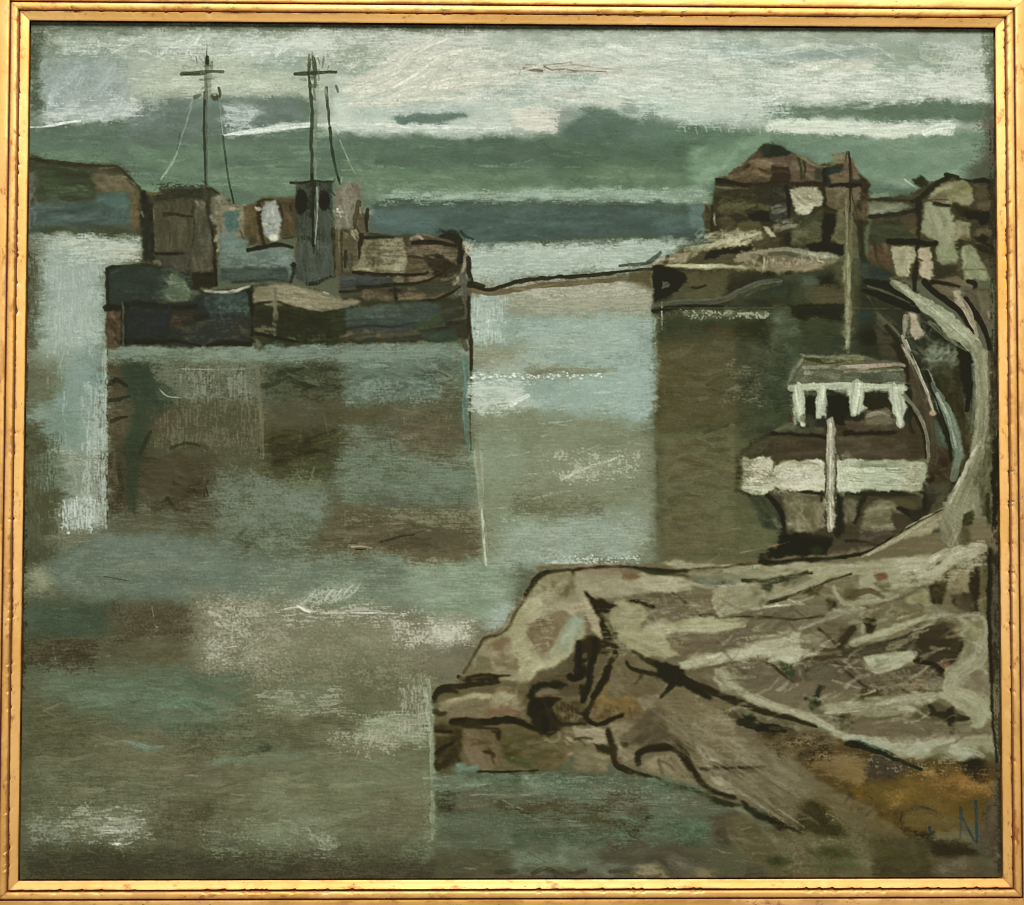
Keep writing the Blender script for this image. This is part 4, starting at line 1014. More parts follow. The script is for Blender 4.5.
s('186,112 192,101 193,97',1.4,'8b9787',.6); s('193,100 188,118 182,136 177,152',1.8,'869184',.6,dry=.25); s('180,134 177,150',1.6,'4f5b50',.6,dry=.2); s('177,153 170,166 161,179',1.6,'9aa890',.7,dry=.25); s('175,160 166,174',1.2,'8da083',.6)
s('219,98 221,116 223,135',1.3,'9ba695',.7,dry=.2); s('223,136 226,160 229,182 234,204',2,'3c4439',.75,dry=.2); s('231,190 234,205',2,'30352a',.8)
s('312,52 312.5,60',1.5,'59614e',.6,dry=.3); s('315,62 316,100 316,140 316,180',5,'7d8874',.4,dry=.34); s('310,60 309,75 311.5,100 312.5,120 311,140 312,160 312,184',3.6,'3b4337',.85,dry=.2,w1=2.6,w2=3)
s('314,58 315,75 315,87',4,'3f4537',.8,dry=.2); s('313,85 315,100',3,'626a59',.6,dry=.3); s('316,110 315,140 316,180',3,'75806f',.6,dry=.3)
s('295,74 305,73.5 322,72.5 336,72',3.6,'3f4336',.9,dry=.2); s('294,74 308,73.5',1.2,'5d6552',.6,dry=.3)
for t in ('309,55 309,66','318,58 320,64','324,58 322,68','329,66 327,70'): s(t,1.8,'59604c',.6,dry=.3)
q(300,52,334,72,'8b967d 76816a',14,L=8,w=1.6,ang=70,da=30,op=.5,dry=.42)
s('326,88 328,110 330,128',3,'3d463a',.85,dry=.15); s('330,128 332,150 335,166 339,180',2.8,'333b30',.85,dry=.15); s('336,86 338,92',2.4,'3d4236',.6,dry=.3)
q(318,88,334,100,'a5ad93 99a388',8,L=10,w=3,ang=80,op=.5,dry=.4)
s('272,96 276,102',1.6,'5b6555',.5,dry=.4); s('340,140 348,160 355,174',1.4,'93a089',.6,dry=.35)
# deckhouse aft
V(100,180,7.87)
O('painted_ship/deckhouse')
p('320,110 420,130 520,80 830,70 860,50 960,100 1010,150 1023,420 940,560 920,720 700,735 560,740 400,690 330,640 350,560 320,400','4b4a3b',soft=9,rag=1)
p('420,130 500,80 820,75 830,150 520,160 430,190','3f4032',soft=8); q(500,85,820,140,'39402f 444634 4d4d3b',14,L=22,w=5,ang=0,da=5,op=.5,dry=.3)
p('250,110 330,100 320,380 240,390','665a40',soft=10,op=.9); q(240,90,330,390,'6b5a3d 5b5138 766848',16,L=14,w=4,ang=80,da=15,op=.5,dry=.35)
s('370,105 430,105 500,110',3,'7a5a2c',.8,dry=.2)
p('320,90 360,95 400,180 420,250 425,400 435,560 440,660 350,640 352,560 325,400 318,200','30332d',soft=8); s('345,95 340,130 355,180',4,'1f221d',.8); s('395,200 400,400 415,560',3.4,'23251f',.8,dry=.1)
s('330,250 345,285',2,'8f9486',.6,dry=.35); q(325,150,400,560,'3a3d38 292c27 44463f',14,L=26,w=4,ang=86,da=8,op=.5,dry=.3)
p('428,190 740,150 740,560 440,566','565342',soft=8); q(440,300,740,560,'5f5b48 4d4a3a 69644f 57523d',44,L=24,w=4,ang=88,da=6,op=.5,dry=.33)
q(520,140,740,250,'4b4a3c 565446 605e4e 42402f',26,L=16,w=4,ang=85,da=12,op=.5,dry=.35)
s('510,280 560,268 640,280 730,290',3.4,'24241a',.8,dry=.3); s('500,265 550,262',2.4,'2c2a20',.7,dry=.3); s('730,210 745,380 720,560 700,680',2.6,'2f2c1f',.7,dry=.3); s('545,330 550,440 540,560',1.6,'3a3728',.6,dry=.35); s('690,300 700,440 670,540',2,'474331',.6,dry=.35)
s('420,210 430,400 436,560',1.3,'8d8873',.55,dry=.38)
s('440,580 540,582 655,578',3.6,'22211c',.95,dry=.05)
p('750,160 840,150 880,420 890,720 720,720 710,600 745,400','57554a',soft=7); q(750,170,880,700,'625f53 4c4a3e 6d695b 706a58',46,L=18,w=3,ang=86,da=8,op=.55,dry=.38); q(760,160,820,230,'8f8a78 7b7767',10,L=6,w=2.4,ang=50,da=40,op=.6,dry=.4)
p('470,600 690,590 690,715 580,720 480,680','4d4b43',soft=7); q(480,600,690,710,'56534a 605d53 45433b',20,L=14,w=4,ang=80,da=20,op=.5,dry=.33); s('430,650 455,645 475,665',3.4,'6d6b60',.8,dry=.2)
p('640,735 700,710 720,850 660,800','2b3326',soft=8); p('720,740 900,730 910,840 830,850 730,840','2f2a1f',soft=7); s('740,780 800,770 880,800',3,'3b3325',.7,dry=.3); s('830,740 890,738',2.4,'1d1b14',.8)
s('860,80 850,250 880,400 900,560 905,700 915,830',3,'2b281d',.85,dry=.2); s('905,640 915,820',4,'282519',.8,dry=.15)
s('840,70 880,70 930,105 960,120',2.4,'312f24',.8,dry=.25); s('970,150 1000,165 1023,160',3,'33312a',.8,dry=.2)
p('890,130 960,100 1010,180 985,260 960,400 940,480 905,480 905,400 880,300 870,200','85806c',soft=7,dry=.1); q(880,140,985,500,'938d79 a19a84 77715d 6b6350',30,L=10,w=3,ang=70,da=35,op=.55,dry=.38); s('905,480 920,440 935,500 925,550',3,'a19a7c',.7,dry=.3); dab(905,365,20,16,'3a3526',.8); dab(870,290,14,18,'b9b6a4',.7); s('925,560 925,545',1.6,'bdb79d',.8)
# superstructure between, pale
V(220,175,7.87)
p('0,230 120,230 200,250 280,200 330,180 600,180 600,480 480,490 340,560 230,570 0,570','5d523c',soft=8)
p('0,240 180,240 200,340 190,480 60,520 0,500','7e7864',soft=8,dry=.08); q(0,240,180,500,'8b846f 746d58 979079',22,L=10,w=3.4,ang=70,da=30,op=.5,dry=.36)
p('35,300 145,300 140,410 90,450 40,420','4f6f69',soft=8); q(40,310,140,430,'567771 4a6660 5f7d77',12,L=9,w=4,ang=80,da=20,op=.5,dry=.3)
s('160,440 180,500',1.6,'4a3d2a',.7); dab(95,265,25,14,'b7a88e',.7,dry=.15); s('190,240 235,260',2.4,'b3ab95',.7,dry=.3)
p('190,250 290,220 280,480 210,480','635338',soft=8); q(200,250,280,480,'6d5d42 574931',10,L=14,w=4,ang=85,da=8,op=.5,dry=.3)
p('480,200 600,190 600,470 500,490 490,400','554835',soft=7); q(490,210,600,470,'5e503a 4c402d 685a42',16,L=16,w=5,ang=80,da=20,op=.5,dry=.3); s('550,240 565,280',1.5,'33291c',.7)
s('300,215 350,195 420,200 470,240 490,310 480,420',3,'3a2f1f',.8,dry=.15); s('300,240 310,350 330,500 350,550',4,'332a1c',.85,dry=.12); s('290,470 295,540',2,'6b6046',.7,dry=.3)
p('335,260 380,205 425,205 455,260 480,350 470,460 440,520 390,525 355,480 335,400','8d958c',soft=6,dry=.05)
q(345,230,465,460,'98a096 858c82 a3aaa0',14,L=16,w=4,ang=85,da=12,op=.5,dry=.3); q(330,220,480,520,'bdb9a5 a8a691 78745f',34,L=6,w=1.8,ang=50,da=50,op=.6,dry=.42); dab(425,490,45,26,'cfcdb4',.9,dry=.15); dab(300,270,26,18,'c3beac',.8,dry=.2); dab(280,258,10,10,'b3ae9b',.8)
p('0,480 200,500 250,560 580,560 580,720 560,840 0,850','66756c',soft=8); q(0,500,560,720,'6d7d74 74857c 5e6d65 7f8e84',50,L=22,w=5,ang=-2,da=10,op=.48,dry=.32)
p('390,600 540,600 540,720 420,740','77867f',soft=12,op=.8); p('0,740 520,720 560,840 100,850 0,840','454f4a',soft=10); q(0,730,540,840,'4d5853 3b4440 586460',30,L=24,w=4,ang=-2,da=5,op=.5,dry=.35)
p('0,450 120,440 160,520 60,570 0,560','6c807c',soft=10,op=.8)
s('220,590 300,575 380,555 480,545 570,570',5,'22241c',.95,dry=.06,w1=4,w2=3); s('500,500 600,485',2,'3b392c',.8); p('230,480 280,480 280,540 220,560','4a4436',soft=6)
s('580,700 580,760 560,840',4,'22251f',.9,dry=.15); s('560,710 600,708',3,'262922',.8)
s('100,845 250,835 430,825 560,850',2.4,'3a3a2b',.8,dry=.25)
# wheelhouse
O('painted_ship/wheelhouse')
p('595,60 880,50 890,400 885,640 885,800 780,870 680,870 600,800 600,480','424841',soft=6,rag=1)
q(605,290,880,560,'474d46 3b413a 505750 4a5049',34,L=22,w=5,ang=86,da=8,op=.5,dry=.3); q(620,560,880,840,'4f5753 444b46 5b625b 535b58',40,L=20,w=5,ang=80,da=20,op=.5,dry=.3)
q(595,60,700,130,'4a4a3d 3b3d32',10,L=10,w=4,ang=80,da=15,op=.5,dry=.3)
s('555,60 640,62 730,48 880,55',2.6,'262920',.85,dry=.2); s('590,70 600,40',1.6,'4d5243',.6)
p('605,170 630,130 680,130 700,180 695,260 640,290 630,320 605,290','1b1f19',soft=5); p('785,180 800,130 850,130 862,180 850,265 790,275','1b1f19',soft=5); q(610,140,690,280,'23271f 151912',8,L=10,w=4,ang=80,op=.5,dry=.3)
s('725,0 725,100 715,220 715,330',2.8,'2a302a',.9,dry=.1); s('770,95 765,180 775,270',2.6,'6d7566',.8,dry=.2,w2=1.2); s('740,260 748,340 738,440 740,520',1.5,'7d8877',.8,dry=.15); s('738,520 738,615',2.4,'1f231e',.9); s('850,310 895,365',1,'7d8070',.6); s('770,490 770,580',2,'6d705f',.6,dry=.3)
s('640,470 640,560',3,'5d5c4c',.5,dry=.3); s('600,500 600,700',2,'59574a',.7,dry=.25); s('885,430 900,600 905,790',4.5,'3d3421',.85,dry=.12); s('650,490 700,495 730,540',4,'2c312b',.6,dry=.3); s('690,860 760,850 860,800 890,800',4,'2a2c25',.8,dry=.15)
O('painted_ship/funnel')
p('905,130 940,80 1010,60 1110,60 1130,120 1120,250 1080,400 1023,470 930,450 905,380','7b7767',soft=7); q(915,90,1090,440,'857f6f 706b5c 918b7a 676153',34,L=14,w=5,ang=80,da=20,op=.5,dry=.33); q(905,240,970,430,'b0ab95 8f8a74',14,L=6,w=1.8,ang=60,da=40,op=.65,dry=.38)
s('890,60 905,30',2,'4d4f3e',.7,dry=.3); s('930,20 945,70',2.4,'3d3e2e',.8,dry=.25); s('960,20 950,60',1.6,'8a8d74',.6,dry=.3); s('870,120 905,160',2,'3a3c30',.6,dry=.3); dab(925,268,12,12,'c8c4ae',.9)
p('910,430 1060,430 1100,560 1090,800 900,800','5b5240',soft=7); q(910,440,1080,780,'665c48 4c4433 72684f 3b3528',34,L=18,w=3.4,ang=86,da=8,op=.55,dry=.35); s('940,450 945,640',2.4,'8b8468',.7,dry=.3); s('985,620 985,720',3.4,'282a22',.8,dry=.2)
V(340,190,7.3)
p('0,300 80,330 130,120 200,180 195,330 165,520 100,600 0,610','625a45',soft=8)
q(10,80,130,330,'7d765f 6b644d 8f886f',16,L=12,w=4,ang=80,da=20,op=.5,dry=.35); s('140,90 110,220 115,280 150,330',5,'4a4029',.75,dry=.25); s('205,145 190,230 200,300',4,'2f2a1a',.85,dry=.2); s('145,130 155,190',2.4,'9c9678',.7,dry=.35); s('155,330 150,430 145,525',4.6,'3a2d18',.92,dry=.08); s('120,330 115,420',2,'6d6248',.7); q(65,300,130,360,'b3ac96 8f8970',8,L=6,w=2,ang=60,da=30,op=.6,dry=.4)
s('40,450 40,560',4,'252a22',.7,dry=.25); s('10,310 15,600',3,'3a3626',.6,dry=.3); s('75,480 80,600',5,'474a44',.6,dry=.25)
# bow house and bow
O('painted_ship/bow')
p('195,310 380,335 560,320 740,330 820,320 880,390 930,440 940,560 920,640 840,730 700,800 420,830 160,830 0,830 0,600 110,600 170,520 180,360','4f4a3a',soft=7,rag=1)
s('180,350 260,345 340,345 390,345',3.4,'1d211a',.9,dry=.1); s('215,320 370,335',2.4,'3b4033',.7,dry=.2)
O('painted_ship/bow')
p('180,370 330,360 450,360 480,440 485,580 470,610 230,600 110,585 110,560 130,540','80785f',soft=6); q(180,370,300,560,'736c55 7f775e 686149',20,L=12,w=4,ang=80,da=30,op=.5,dry=.33)
p('300,370 450,360 480,470 470,600 300,600','8f876b',soft=8); q(320,380,470,590,'978f74 888065 a19a7e',20,L=14,w=5,ang=85,da=20,op=.48,dry=.32); dab(400,470,46,60,'7f7866',.7); q(300,380,345,600,'aaa37f 9d9673',12,L=12,w=2.6,ang=86,da=10,op=.55,dry=.35); s('110,580 180,575 240,590',2.6,'9b9478',.7,dry=.3); s('240,500 245,560',2,'3f3a28',.6)
p('490,360 600,330 820,380 860,450 840,560 700,640 500,650','655544',soft=7)
p('500,420 640,400 780,420 860,470 850,510 770,520 700,480 600,480 500,460','7e6d58',soft=5); q(510,410,850,500,'88775f 736350',18,L=22,w=4,ang=4,da=6,op=.5,dry=.3)
s('525,355 570,340 600,355',3.5,'9c8b74',.85,dry=.2); s('560,330 600,322 740,360 820,380',2.6,'8d7d67',.5,dry=.3)
s('530,388 640,380 740,388 840,410',4.6,'201b12',.95,dry=.05,w1=3); s('740,335 810,335 870,380 890,440 880,520',8,'211e15',.95,dry=.05,w1=4); q(730,300,900,350,'2a2820 39382e',14,L=12,w=3,ang=20,da=20,op=.6,dry=.36); s('880,300 920,340 970,360',3,'37403b',.8,dry=.25)
p('620,480 760,470 800,540 880,560 860,610 720,640 640,590 640,540','352d22',soft=5); q(640,490,860,620,'2d261c 3e362b 49443a',20,L=12,w=4,ang=10,da=40,op=.55,dry=.3); s('655,492 690,492',2,'8a7762',.7)
s('500,485 560,490 620,500',2.6,'3d3022',.8,dry=.2); s('500,500 560,520',1.6,'5b4a38',.7,dry=.3)
p('495,530 620,540 680,590 640,640 500,650','6f6047',soft=6); q(500,540,640,600,'786a50 665840',10,L=14,w=4,ang=6,da=10,op=.5,dry=.3)
s('100,600 240,615 360,625 500,622 600,618 640,600',3.8,'231a10',.95,dry=.06)
p('330,640 470,640 460,685 400,680','948b70',soft=5,dry=.15); p('500,640 640,640 690,620 660,655 560,675 500,675','806e57',soft=5)
p('0,620 160,620 330,640 470,690 350,690 200,700 0,720','474b4c',soft=7); q(0,625,330,700,'4f5355 3f4344 5a5c5b',20,L=20,w=4,ang=2,da=5,op=.5,dry=.3)
s('130,705 260,705 400,690 560,680 690,640 760,600',3.4,'25241b',.9,dry=.1); s('0,740 80,740 180,720',3,'2c2b24',.8,dry=.2)
s('740,655 790,650',2.6,'8a7a66',.7,dry=.25)
p('160,740 300,740 380,760 390,820 240,826 160,820','6b5b47',soft=6); dab(310,790,75,30,'7b6249',.8); p('420,760 600,745 615,790 560,800 425,800','7e694f',soft=5); s('500,760 610,770',6,'8a6c50',.6,dry=.25); s('500,720 545,720',3,'7d7157',.7,dry=.3); s('400,720 405,760 410,810',4,'251f15',.9,dry=.1); s('370,730 440,735',4,'29221a',.8,dry=.1)
p('620,680 720,660 800,700 790,740 620,750 560,740','494b40',soft=7); s('610,800 700,790 780,740',4.5,'5d5b48',.8,dry=.2); s('430,825 600,815 700,800 800,760 900,690',3.4,'27241a',.92,dry=.08)
s('905,390 915,480 910,560 880,630 830,690',4,'9d9782',.75,dry=.35); q(890,380,960,480,'b5b09d a19b86 c4bfad',20,L=8,w=2.4,ang=70,da=30,op=.6,dry=.4); q(800,600,910,700,'a59f8b 8e8874',16,L=6,w=2,ang=-40,da=30,op=.6,dry=.4)
s('940,500 945,600 960,660',5,'2f281d',.9,dry=.12)
p('890,660 950,640 960,760 945,905 905,905 890,800','55564c',soft=6); s('945,680 1000,690 1050,700',4.5,'1f1c12',.95,dry=.08)
# hull aft
V(100,255,6.375)
O('painted_ship/hull')
p('40,90 120,80 280,60 400,90 480,120 560,110 660,230 960,200 990,300 990,560 700,585 140,575 40,590','373e38',soft=6,rag=1.2)
p('70,100 280,75 420,110 440,240 320,280 200,290 80,330','36413b',soft=7); q(80,100,420,280,'3d4842 313a34 434d45',34,L=26,w=6,ang=-4,da=14,op=.5,dry=.3)
s('45,90 80,75 130,75',4,'20241d',.85,dry=.15); s('75,115 120,100',2.4,'5d6554',.7,dry=.3); s('130,70 280,60 400,85',3,'2a302a',.7,dry=.2); s('45,110 50,340',4,'252b24',.8,dry=.2); s('40,340 120,340 130,400',6,'1f231c',.85,dry=.15)
p('400,140 470,120 540,160 580,230 560,290 430,300 400,260','6b7a67',soft=9,dry=.05); q(410,130,570,300,'75846f 616f5d 7f8c76',20,L=12,w=5,ang=60,da=30,op=.5,dry=.32); s('540,130 580,200',5,'2c4033',.8,dry=.2); p('580,120 640,120 640,210 600,230','302a20',soft=6); s('400,180 430,200',4,'232822',.7); dab(600,240,40,20,'6a6d58',.7)
s('340,270 400,275 470,290',2.4,'6d6d55',.7,dry=.3)
p('170,340 450,330 470,420 420,540 160,545','2d3539',soft=7); q(170,320,460,520,'343d41 272e32 3b4347 40424a',44,L=22,w=6,ang=-6,da=14,op=.5,dry=.3)
s('160,320 240,310 330,320 420,330',7,'20241f',.85,dry=.2); s('460,330 540,335 610,325',6,'1d1f18',.85,dry=.15); q(200,310,260,350,'50584f 3d453e',8,L=7,w=2,ang=40,da=40,op=.5,dry=.4)
p('470,370 590,350 600,440 500,480 450,470','4f3c2e',soft=8); q(470,360,590,470,'5a4535 48372a 61503f',16,L=12,w=5,ang=-20,da=25,op=.5,dry=.3); p('600,390 700,360 720,420 610,430','262820',soft=7)
p('660,250 930,240 955,330 940,380 720,390 680,350','45524f',soft=7); q(665,250,950,380,'50605d 3b4745 5b6b68 2f3836',44,L=10,w=3.4,ang=-10,da=35,op=.5,dry=.38); q(700,300,950,470,'7d8a88 8f9a97 6b7674',34,L=7,w=1.6,ang=60,da=30,op=.5,dry=.44)
p('500,480 700,400 940,410 950,520 700,560 560,550','4b4c40',soft=8); q(520,420,940,540,'53544a 43443a 5b5950 4d4a40',44,L=18,w=5,ang=-12,da=14,op=.48,dry=.33); q(870,430,960,510,'5a4a3c 514236',10,L=10,w=4,ang=60,op=.5,dry=.3)
s('150,550 300,550 440,545 560,560 640,580',5.5,'211c13',.92,dry=.12,w2=2); s('680,578 760,560 850,560 960,570',5,'241e15',.92,dry=.12,w1=2)
p('45,360 125,350 130,480 120,590 40,590','5c4a38',soft=6); q(48,370,125,580,'6b5844 4d3e2d 382e20 77644f',24,L=8,w=4,ang=40,da=40,op=.55,dry=.32)
s('145,300 150,420 148,575',2.2,'6d745f',.85,dry=.15); s('160,320 160,540',3,'1e221d',.6,dry=.25)
s('670,228 740,236 830,236 900,215 955,200',3.4,'b2ac91',.9,dry=.22,w1=2); s('820,238 860,234',1.4,'5c4a30',.5,dry=.3)
s('965,220 970,320 985,420 975,540',6,'171a14',.95,dry=.05); s('940,230 965,260',4,'1d1f18',.8)
# hull forward
V(250,275,4.452)
p('14,50 60,40 330,75 350,110 450,100 640,120 840,110 970,90 980,290 700,300 500,305 300,315 16,330','3d3f30',soft=5,rag=1.5)
p('14,60 110,40 190,42 330,75 370,100 480,110 480,135 400,160 290,165 120,130 20,130','7d765f',soft=5); q(20,50,470,150,'877f66 726b54 918970 9a9278',60,L=40,w=3,ang=8,da=4,op=.5,dry=.35)
for t in ('120,70 240,80 380,110','120,90 240,110 400,120','130,110 250,140 360,145','130,125 240,155 330,155'): s(t,1.4,'a09878',.5,dry=.38)
s('20,130 110,118 180,140 300,165 400,155 480,138',2.4,'2a2a1d',.75,dry=.25); s('330,75 350,85',2,'a8a189',.7)
p('120,150 300,170 430,160 430,300 200,300 120,260','2f3323',soft=6); q(120,160,420,300,'363a29 292d1e 40432f 3a4030',50,L=26,w=5,ang=4,da=10,op=.5,dry=.3); q(150,250,350,300,'5d5d46 4b4c38 6b6a52',20,L=14,w=2.4,ang=-4,da=8,op=.5,dry=.42)
p('20,150 100,140 100,260 20,250','343629',soft=6); q(24,230,100,270,'77745f 67644f 89866e',12,L=10,w=3,ang=20,da=20,op=.6,dry=.36); s('30,260 110,275 210,298',3.5,'191a12',.9,dry=.12)
s('112,60 112,120',2.4,'5b584a',.6,dry=.3); s('112,120 112,190 112,265',4.6,'6d6b5a',.88,dry=.12); s('102,250 112,265',5,'76735f',.7,dry=.25)
s('350,185 400,180',4,'3c5a40',.6,dry=.3); p('355,170 420,165 420,300 370,310 360,260','3d4430',soft=7,op=.8)
p('425,150 640,130 840,120 850,190 740,220 430,230','4c5750',soft=6); q(430,140,800,215,'56625b 434d47 5e6a66 4a5650',50,L=34,w=5,ang=-3,da=5,op=.48,dry=.3)
p('430,225 600,210 740,225 720,255 430,250','4a4b4b',soft=5,op=.9); s('430,240 520,225 640,230 740,210',2.4,'2f322d',.75,dry=.28); s('540,240 640,245 720,245',3,'565660',.7,dry=.25); s('430,205 560,195 660,200',2,'3a423d',.6,dry=.35)
p('400,265 500,250 620,240 560,280 400,290','6b614e',soft=4,dry=.1); s('400,290 480,270 560,260',4,'4a3d2d',.7,dry=.2); s('570,270 700,262 760,255',5,'6e5e4a',.8,dry=.2); s('560,290 660,285 760,275',3.4,'4b4234',.7,dry=.25)
p('740,225 840,180 860,200 780,245 730,250','4c5434',soft=4,dry=.1); s('850,170 900,155 940,145',4,'6a5543',.8,dry=.2); s('740,250 850,230 900,205 970,190',5,'5d5a47',.75,dry=.2); s('760,250 860,235 900,215',3,'30291c',.8,dry=.2); s('880,215 940,215',4,'2a2118',.8,dry=.3)
p('760,250 920,245 930,290 780,295','3f4c40',soft=5); q(770,255,920,290,'47564a 384438',12,L=20,w=4,ang=0,da=5,op=.5,dry=.3)
s('945,0 955,90 965,150 960,190',5.5,'5c5b52',.85,dry=.12); s('975,100 975,200 985,320 985,420',4,'332a20',.85,dry=.15); s('935,210 950,290 965,330',6,'4a3d30',.8,dry=.18)
q(16,285,40,330,'8b8570 7a745f',6,L=8,w=4,ang=60,op=.5,dry=.36)
q(20,312,930,324,'6f837b 7b8f86 7a8577',60,L=12,w=3.4,ang=-6,da=14,op=.6,dry=.36)
# mooring rope to the quay
V()
O('painted_mooring_rope')
s('470,289 490,293 514,290 545,285 590,282 636,277 654,275',5.5,'6d5c40',.85,dry=.16); s('469,285 490,290 512,283 545,278 580,276 610,273 636,270 654,269',4.2,'352b1b',.95,dry=.06); s('620,266 640,264 655,262',3.4,'3c3d30',.7,dry=.3); s('514,288 530,290',3,'8a795c',.6,dry=.3)
p('628,272 650,268 655,290 640,284 626,280','5c563e',soft=4,dry=.2)
V()
# the ship drawn together: darks over the hull, outlines, the eyes of the wheelhouse
O('painted_ship/hull')
scum('110,270 170,268 168,300 112,302','333b38',.50,.75,'h',4); scum('126,304 250,302 250,344 126,344','2c3437',.50,.75,'h',4); scum('345,310 462,300 462,342 345,342','3d4746',.46,.65,'h',5); scum('262,310 345,312 345,342 262,342','2c3024',.46,.7,'h',4)
O('painted_ship/deckhouse')
scum('150,190 214,186 214,268 152,268','4a4a3d',.46,.6,'v',5); scum('152,184 206,182 206,200 152,200','33352b',.5,.75,'h',3); scum('224,258 296,256 296,284 224,284','4b5552',.46,.6,'h',4)
O('painted_ship/bow')
scum('366,238 462,238 462,300 366,302','443f33',.44,.55,'h',4)
O('painted_ship/wheelhouse')
scum('296,184 334,182 334,284 297,284','565c53',.50,.6,'v',4)
dab(301.5,202,6,11,'171a14',.97,soft=.25); dab(300,208,3.4,7,'171a14',.9,soft=.3); dab(324.5,200.5,5.2,10,'171a14',.97,soft=.25)
O('painted_ship/mast')
s('314,182 313.5,200 313,222 313,246',3.4,'272d26',.92,dry=.1,w2=2.4); s('317,188 317.5,205 316,230 315,244',1.8,'8c9585',.75,dry=.25)
for t_ in ('204,66 211,66','203,88 210,87','309,86 318,85','308,66 308,58','200,80 214,79','306,80 300,80','319,70 319,80','212,62 212,70'): s(t_,2.4,'5c6454',.6,dry=.34)
dab(207,61,2.6,5,'30352b',.9,dry=.1); dab(312,75,4,6,'3a4035',.6,dry=.25)
q(196,50,220,100,'5f6858 8d967f',18,L=8,w=1.6,ang=80,da=40,op=.5,dry=.4); q(298,50,336,100,'5f6858 8d967f',22,L=8,w=1.6,ang=70,da=40,op=.5,dry=.4)

O('painted_ship/hull')
scum('160,268 196,270 194,302 158,302','4f5b4d',.62,.8,'h',4); scum('108,268 168,268 168,300 108,302','3a433f',.45,.6,'n',4)
# --- the quay wall, its reflection
V()
O('painted_quay_wall')
p('654,268 770,266 850,262 905,290 960,330 975,420 960,500 920,540 880,556 770,562 660,562 656,420 658,360','4f4d39',soft=2.5,rag=1.5)
p('656,340 740,336 745,430 656,428','5b4f38',soft=6)
q(658,340,740,428,'64583f 574b35 5f573e 6b5c42',60,L=24,w=7,ang=80,da=30,op=.45,dry=.3)
p('657,318 735,318 740,345 657,350','3f4535',soft=6); q(657,316,740,350,'464b3a 39402f 50543f',26,L=26,w=5,ang=0,da=10,op=.5,dry=.32)
p('712,345 770,318 800,345 790,430 730,430','454835',soft=7); q(720,330,800,425,'4c4f3b 3a3f2e 565a45 626651',70,L=18,w=5,ang=20,da=50,op=.48,dry=.38)
q(722,362,760,400,'7e7d68 8b8a76 6a6a55',26,L=12,w=1.6,ang=40,da=50,op=.55,dry=.44); s('744,402 752,399 760,397',1.5,'8d8b75',.8,dry=.25); s('726,405 735,409 745,408',2,'3b3a28',.6,dry=.3)
dab(711,328,5,3.5,'23291f',.85,dry=.1); p('735,322 775,318 770,342 738,346','2f3526',soft=6,op=.85); dab(752,376,5,9,'2b3123',.8,dry=.15); dab(760,362,4,12,'2f3527',.6,dry=.2)
p('706,326 730,328 735,336 712,340','5a4a35',soft=4,op=.8)
p('656,430 740,428 770,436 740,450 735,490 770,500 785,555 660,562','60604a',soft=6)
q(658,430,740,560,'696851 5a5a44 716f57 5d5f4b 666b56',90,L=30,w=8,ang=3,da=14,op=.45,dry=.3)
p('664,460 700,460 706,474 670,480','574831',soft=5,op=.85); q(662,458,708,478,'5c4c35 685741',14,L=20,w=5,ang=0,da=8,op=.5,dry=.35)
p('660,488 735,486 735,510 660,512','575d4b',soft=7,op=.8); p('662,528 700,524 730,532 725,552 670,556','5f4c36',soft=7,op=.9); q(662,526,740,556,'654f38 58462f 6d5c43',22,L=24,w=5,ang=2,da=10,op=.5,dry=.35)
s('659,446 659,480 660,520',4,'4d503d',.6,dry=.3); q(735,500,775,556,'666751 595b46 6f6f59',30,L=22,w=6,ang=20,da=30,op=.45,dry=.33)
s('740,553 760,549 790,542',1.4,'7d795d',.6,dry=.3)
s('655,316 657,345 656,400 658,440',1.4,'7f7652',.6,dry=.35); s('662,302 662,318 662,330',1.6,'a8a88f',.7,dry=.3); dab(722,474,3,1.6,'8a6f4c',.7)
for i in range(30):
    y=318+i*3.2; dab(655.6+rng.normal()*.7+(1 if y>360 else 0),y,1.3,1.8,'95ada0',.8,dry=.2,lab=False)
# wall in the light
V(640,225,7.3)
O('painted_quay_wall')
p('95,300 1022,330 1022,560 700,600 300,640 95,640','474434',soft=6)
p('200,340 800,335 660,470 500,540 230,560','5a5541',soft=7); q(220,340,800,540,'625c46 524d3a 69634b 4c4836',44,L=18,w=6,ang=20,da=40,op=.48,dry=.3)
s('380,455 420,460 480,440',2.6,'2f2c1c',.8,dry=.2); s('600,380 650,440 620,500',2,'4a4531',.6,dry=.35); s('440,340 480,380',4,'38331f',.7,dry=.3)
p('660,360 1022,350 1022,400 800,430 640,500','35332a',soft=8); q(660,355,1022,420,'3d3a2e 2b2a22 46453a',20,L=26,w=5,ang=-6,da=8,op=.5,dry=.3)
s('95,590 300,560 480,560 600,540 720,490 860,430 1022,400',5,'55574c',.9,dry=.1,w1=3); s('100,600 320,580 500,575',3,'43463b',.7,dry=.25)
p('560,580 760,520 1022,430 1022,600 700,610','363b2f',soft=7); q(700,460,1022,600,'3f4538 2f3429 4a4e40',26,L=24,w=5,ang=-14,da=10,op=.5,dry=.32); s('560,560 640,545 700,550',4,'5c4f45',.6,dry=.3)
s('95,625 180,615 300,595 420,585 600,590',3,'1c2019',.9,dry=.1)
s('95,650 200,640 400,640',4,'4a4f3e',.7,dry=.3)
q(320,625,560,670,'8f9684 7d8672 a0a695',40,L=6,w=1.8,ang=20,da=50,op=.65,dry=.42); q(590,625,690,670,'98a08e 868f7b',14,L=7,w=1.6,ang=70,da=20,op=.65,dry=.4); q(700,630,960,670,'767e6a 89907d 666c58',30,L=12,w=1.8,ang=10,da=14,op=.6,dry=.42)
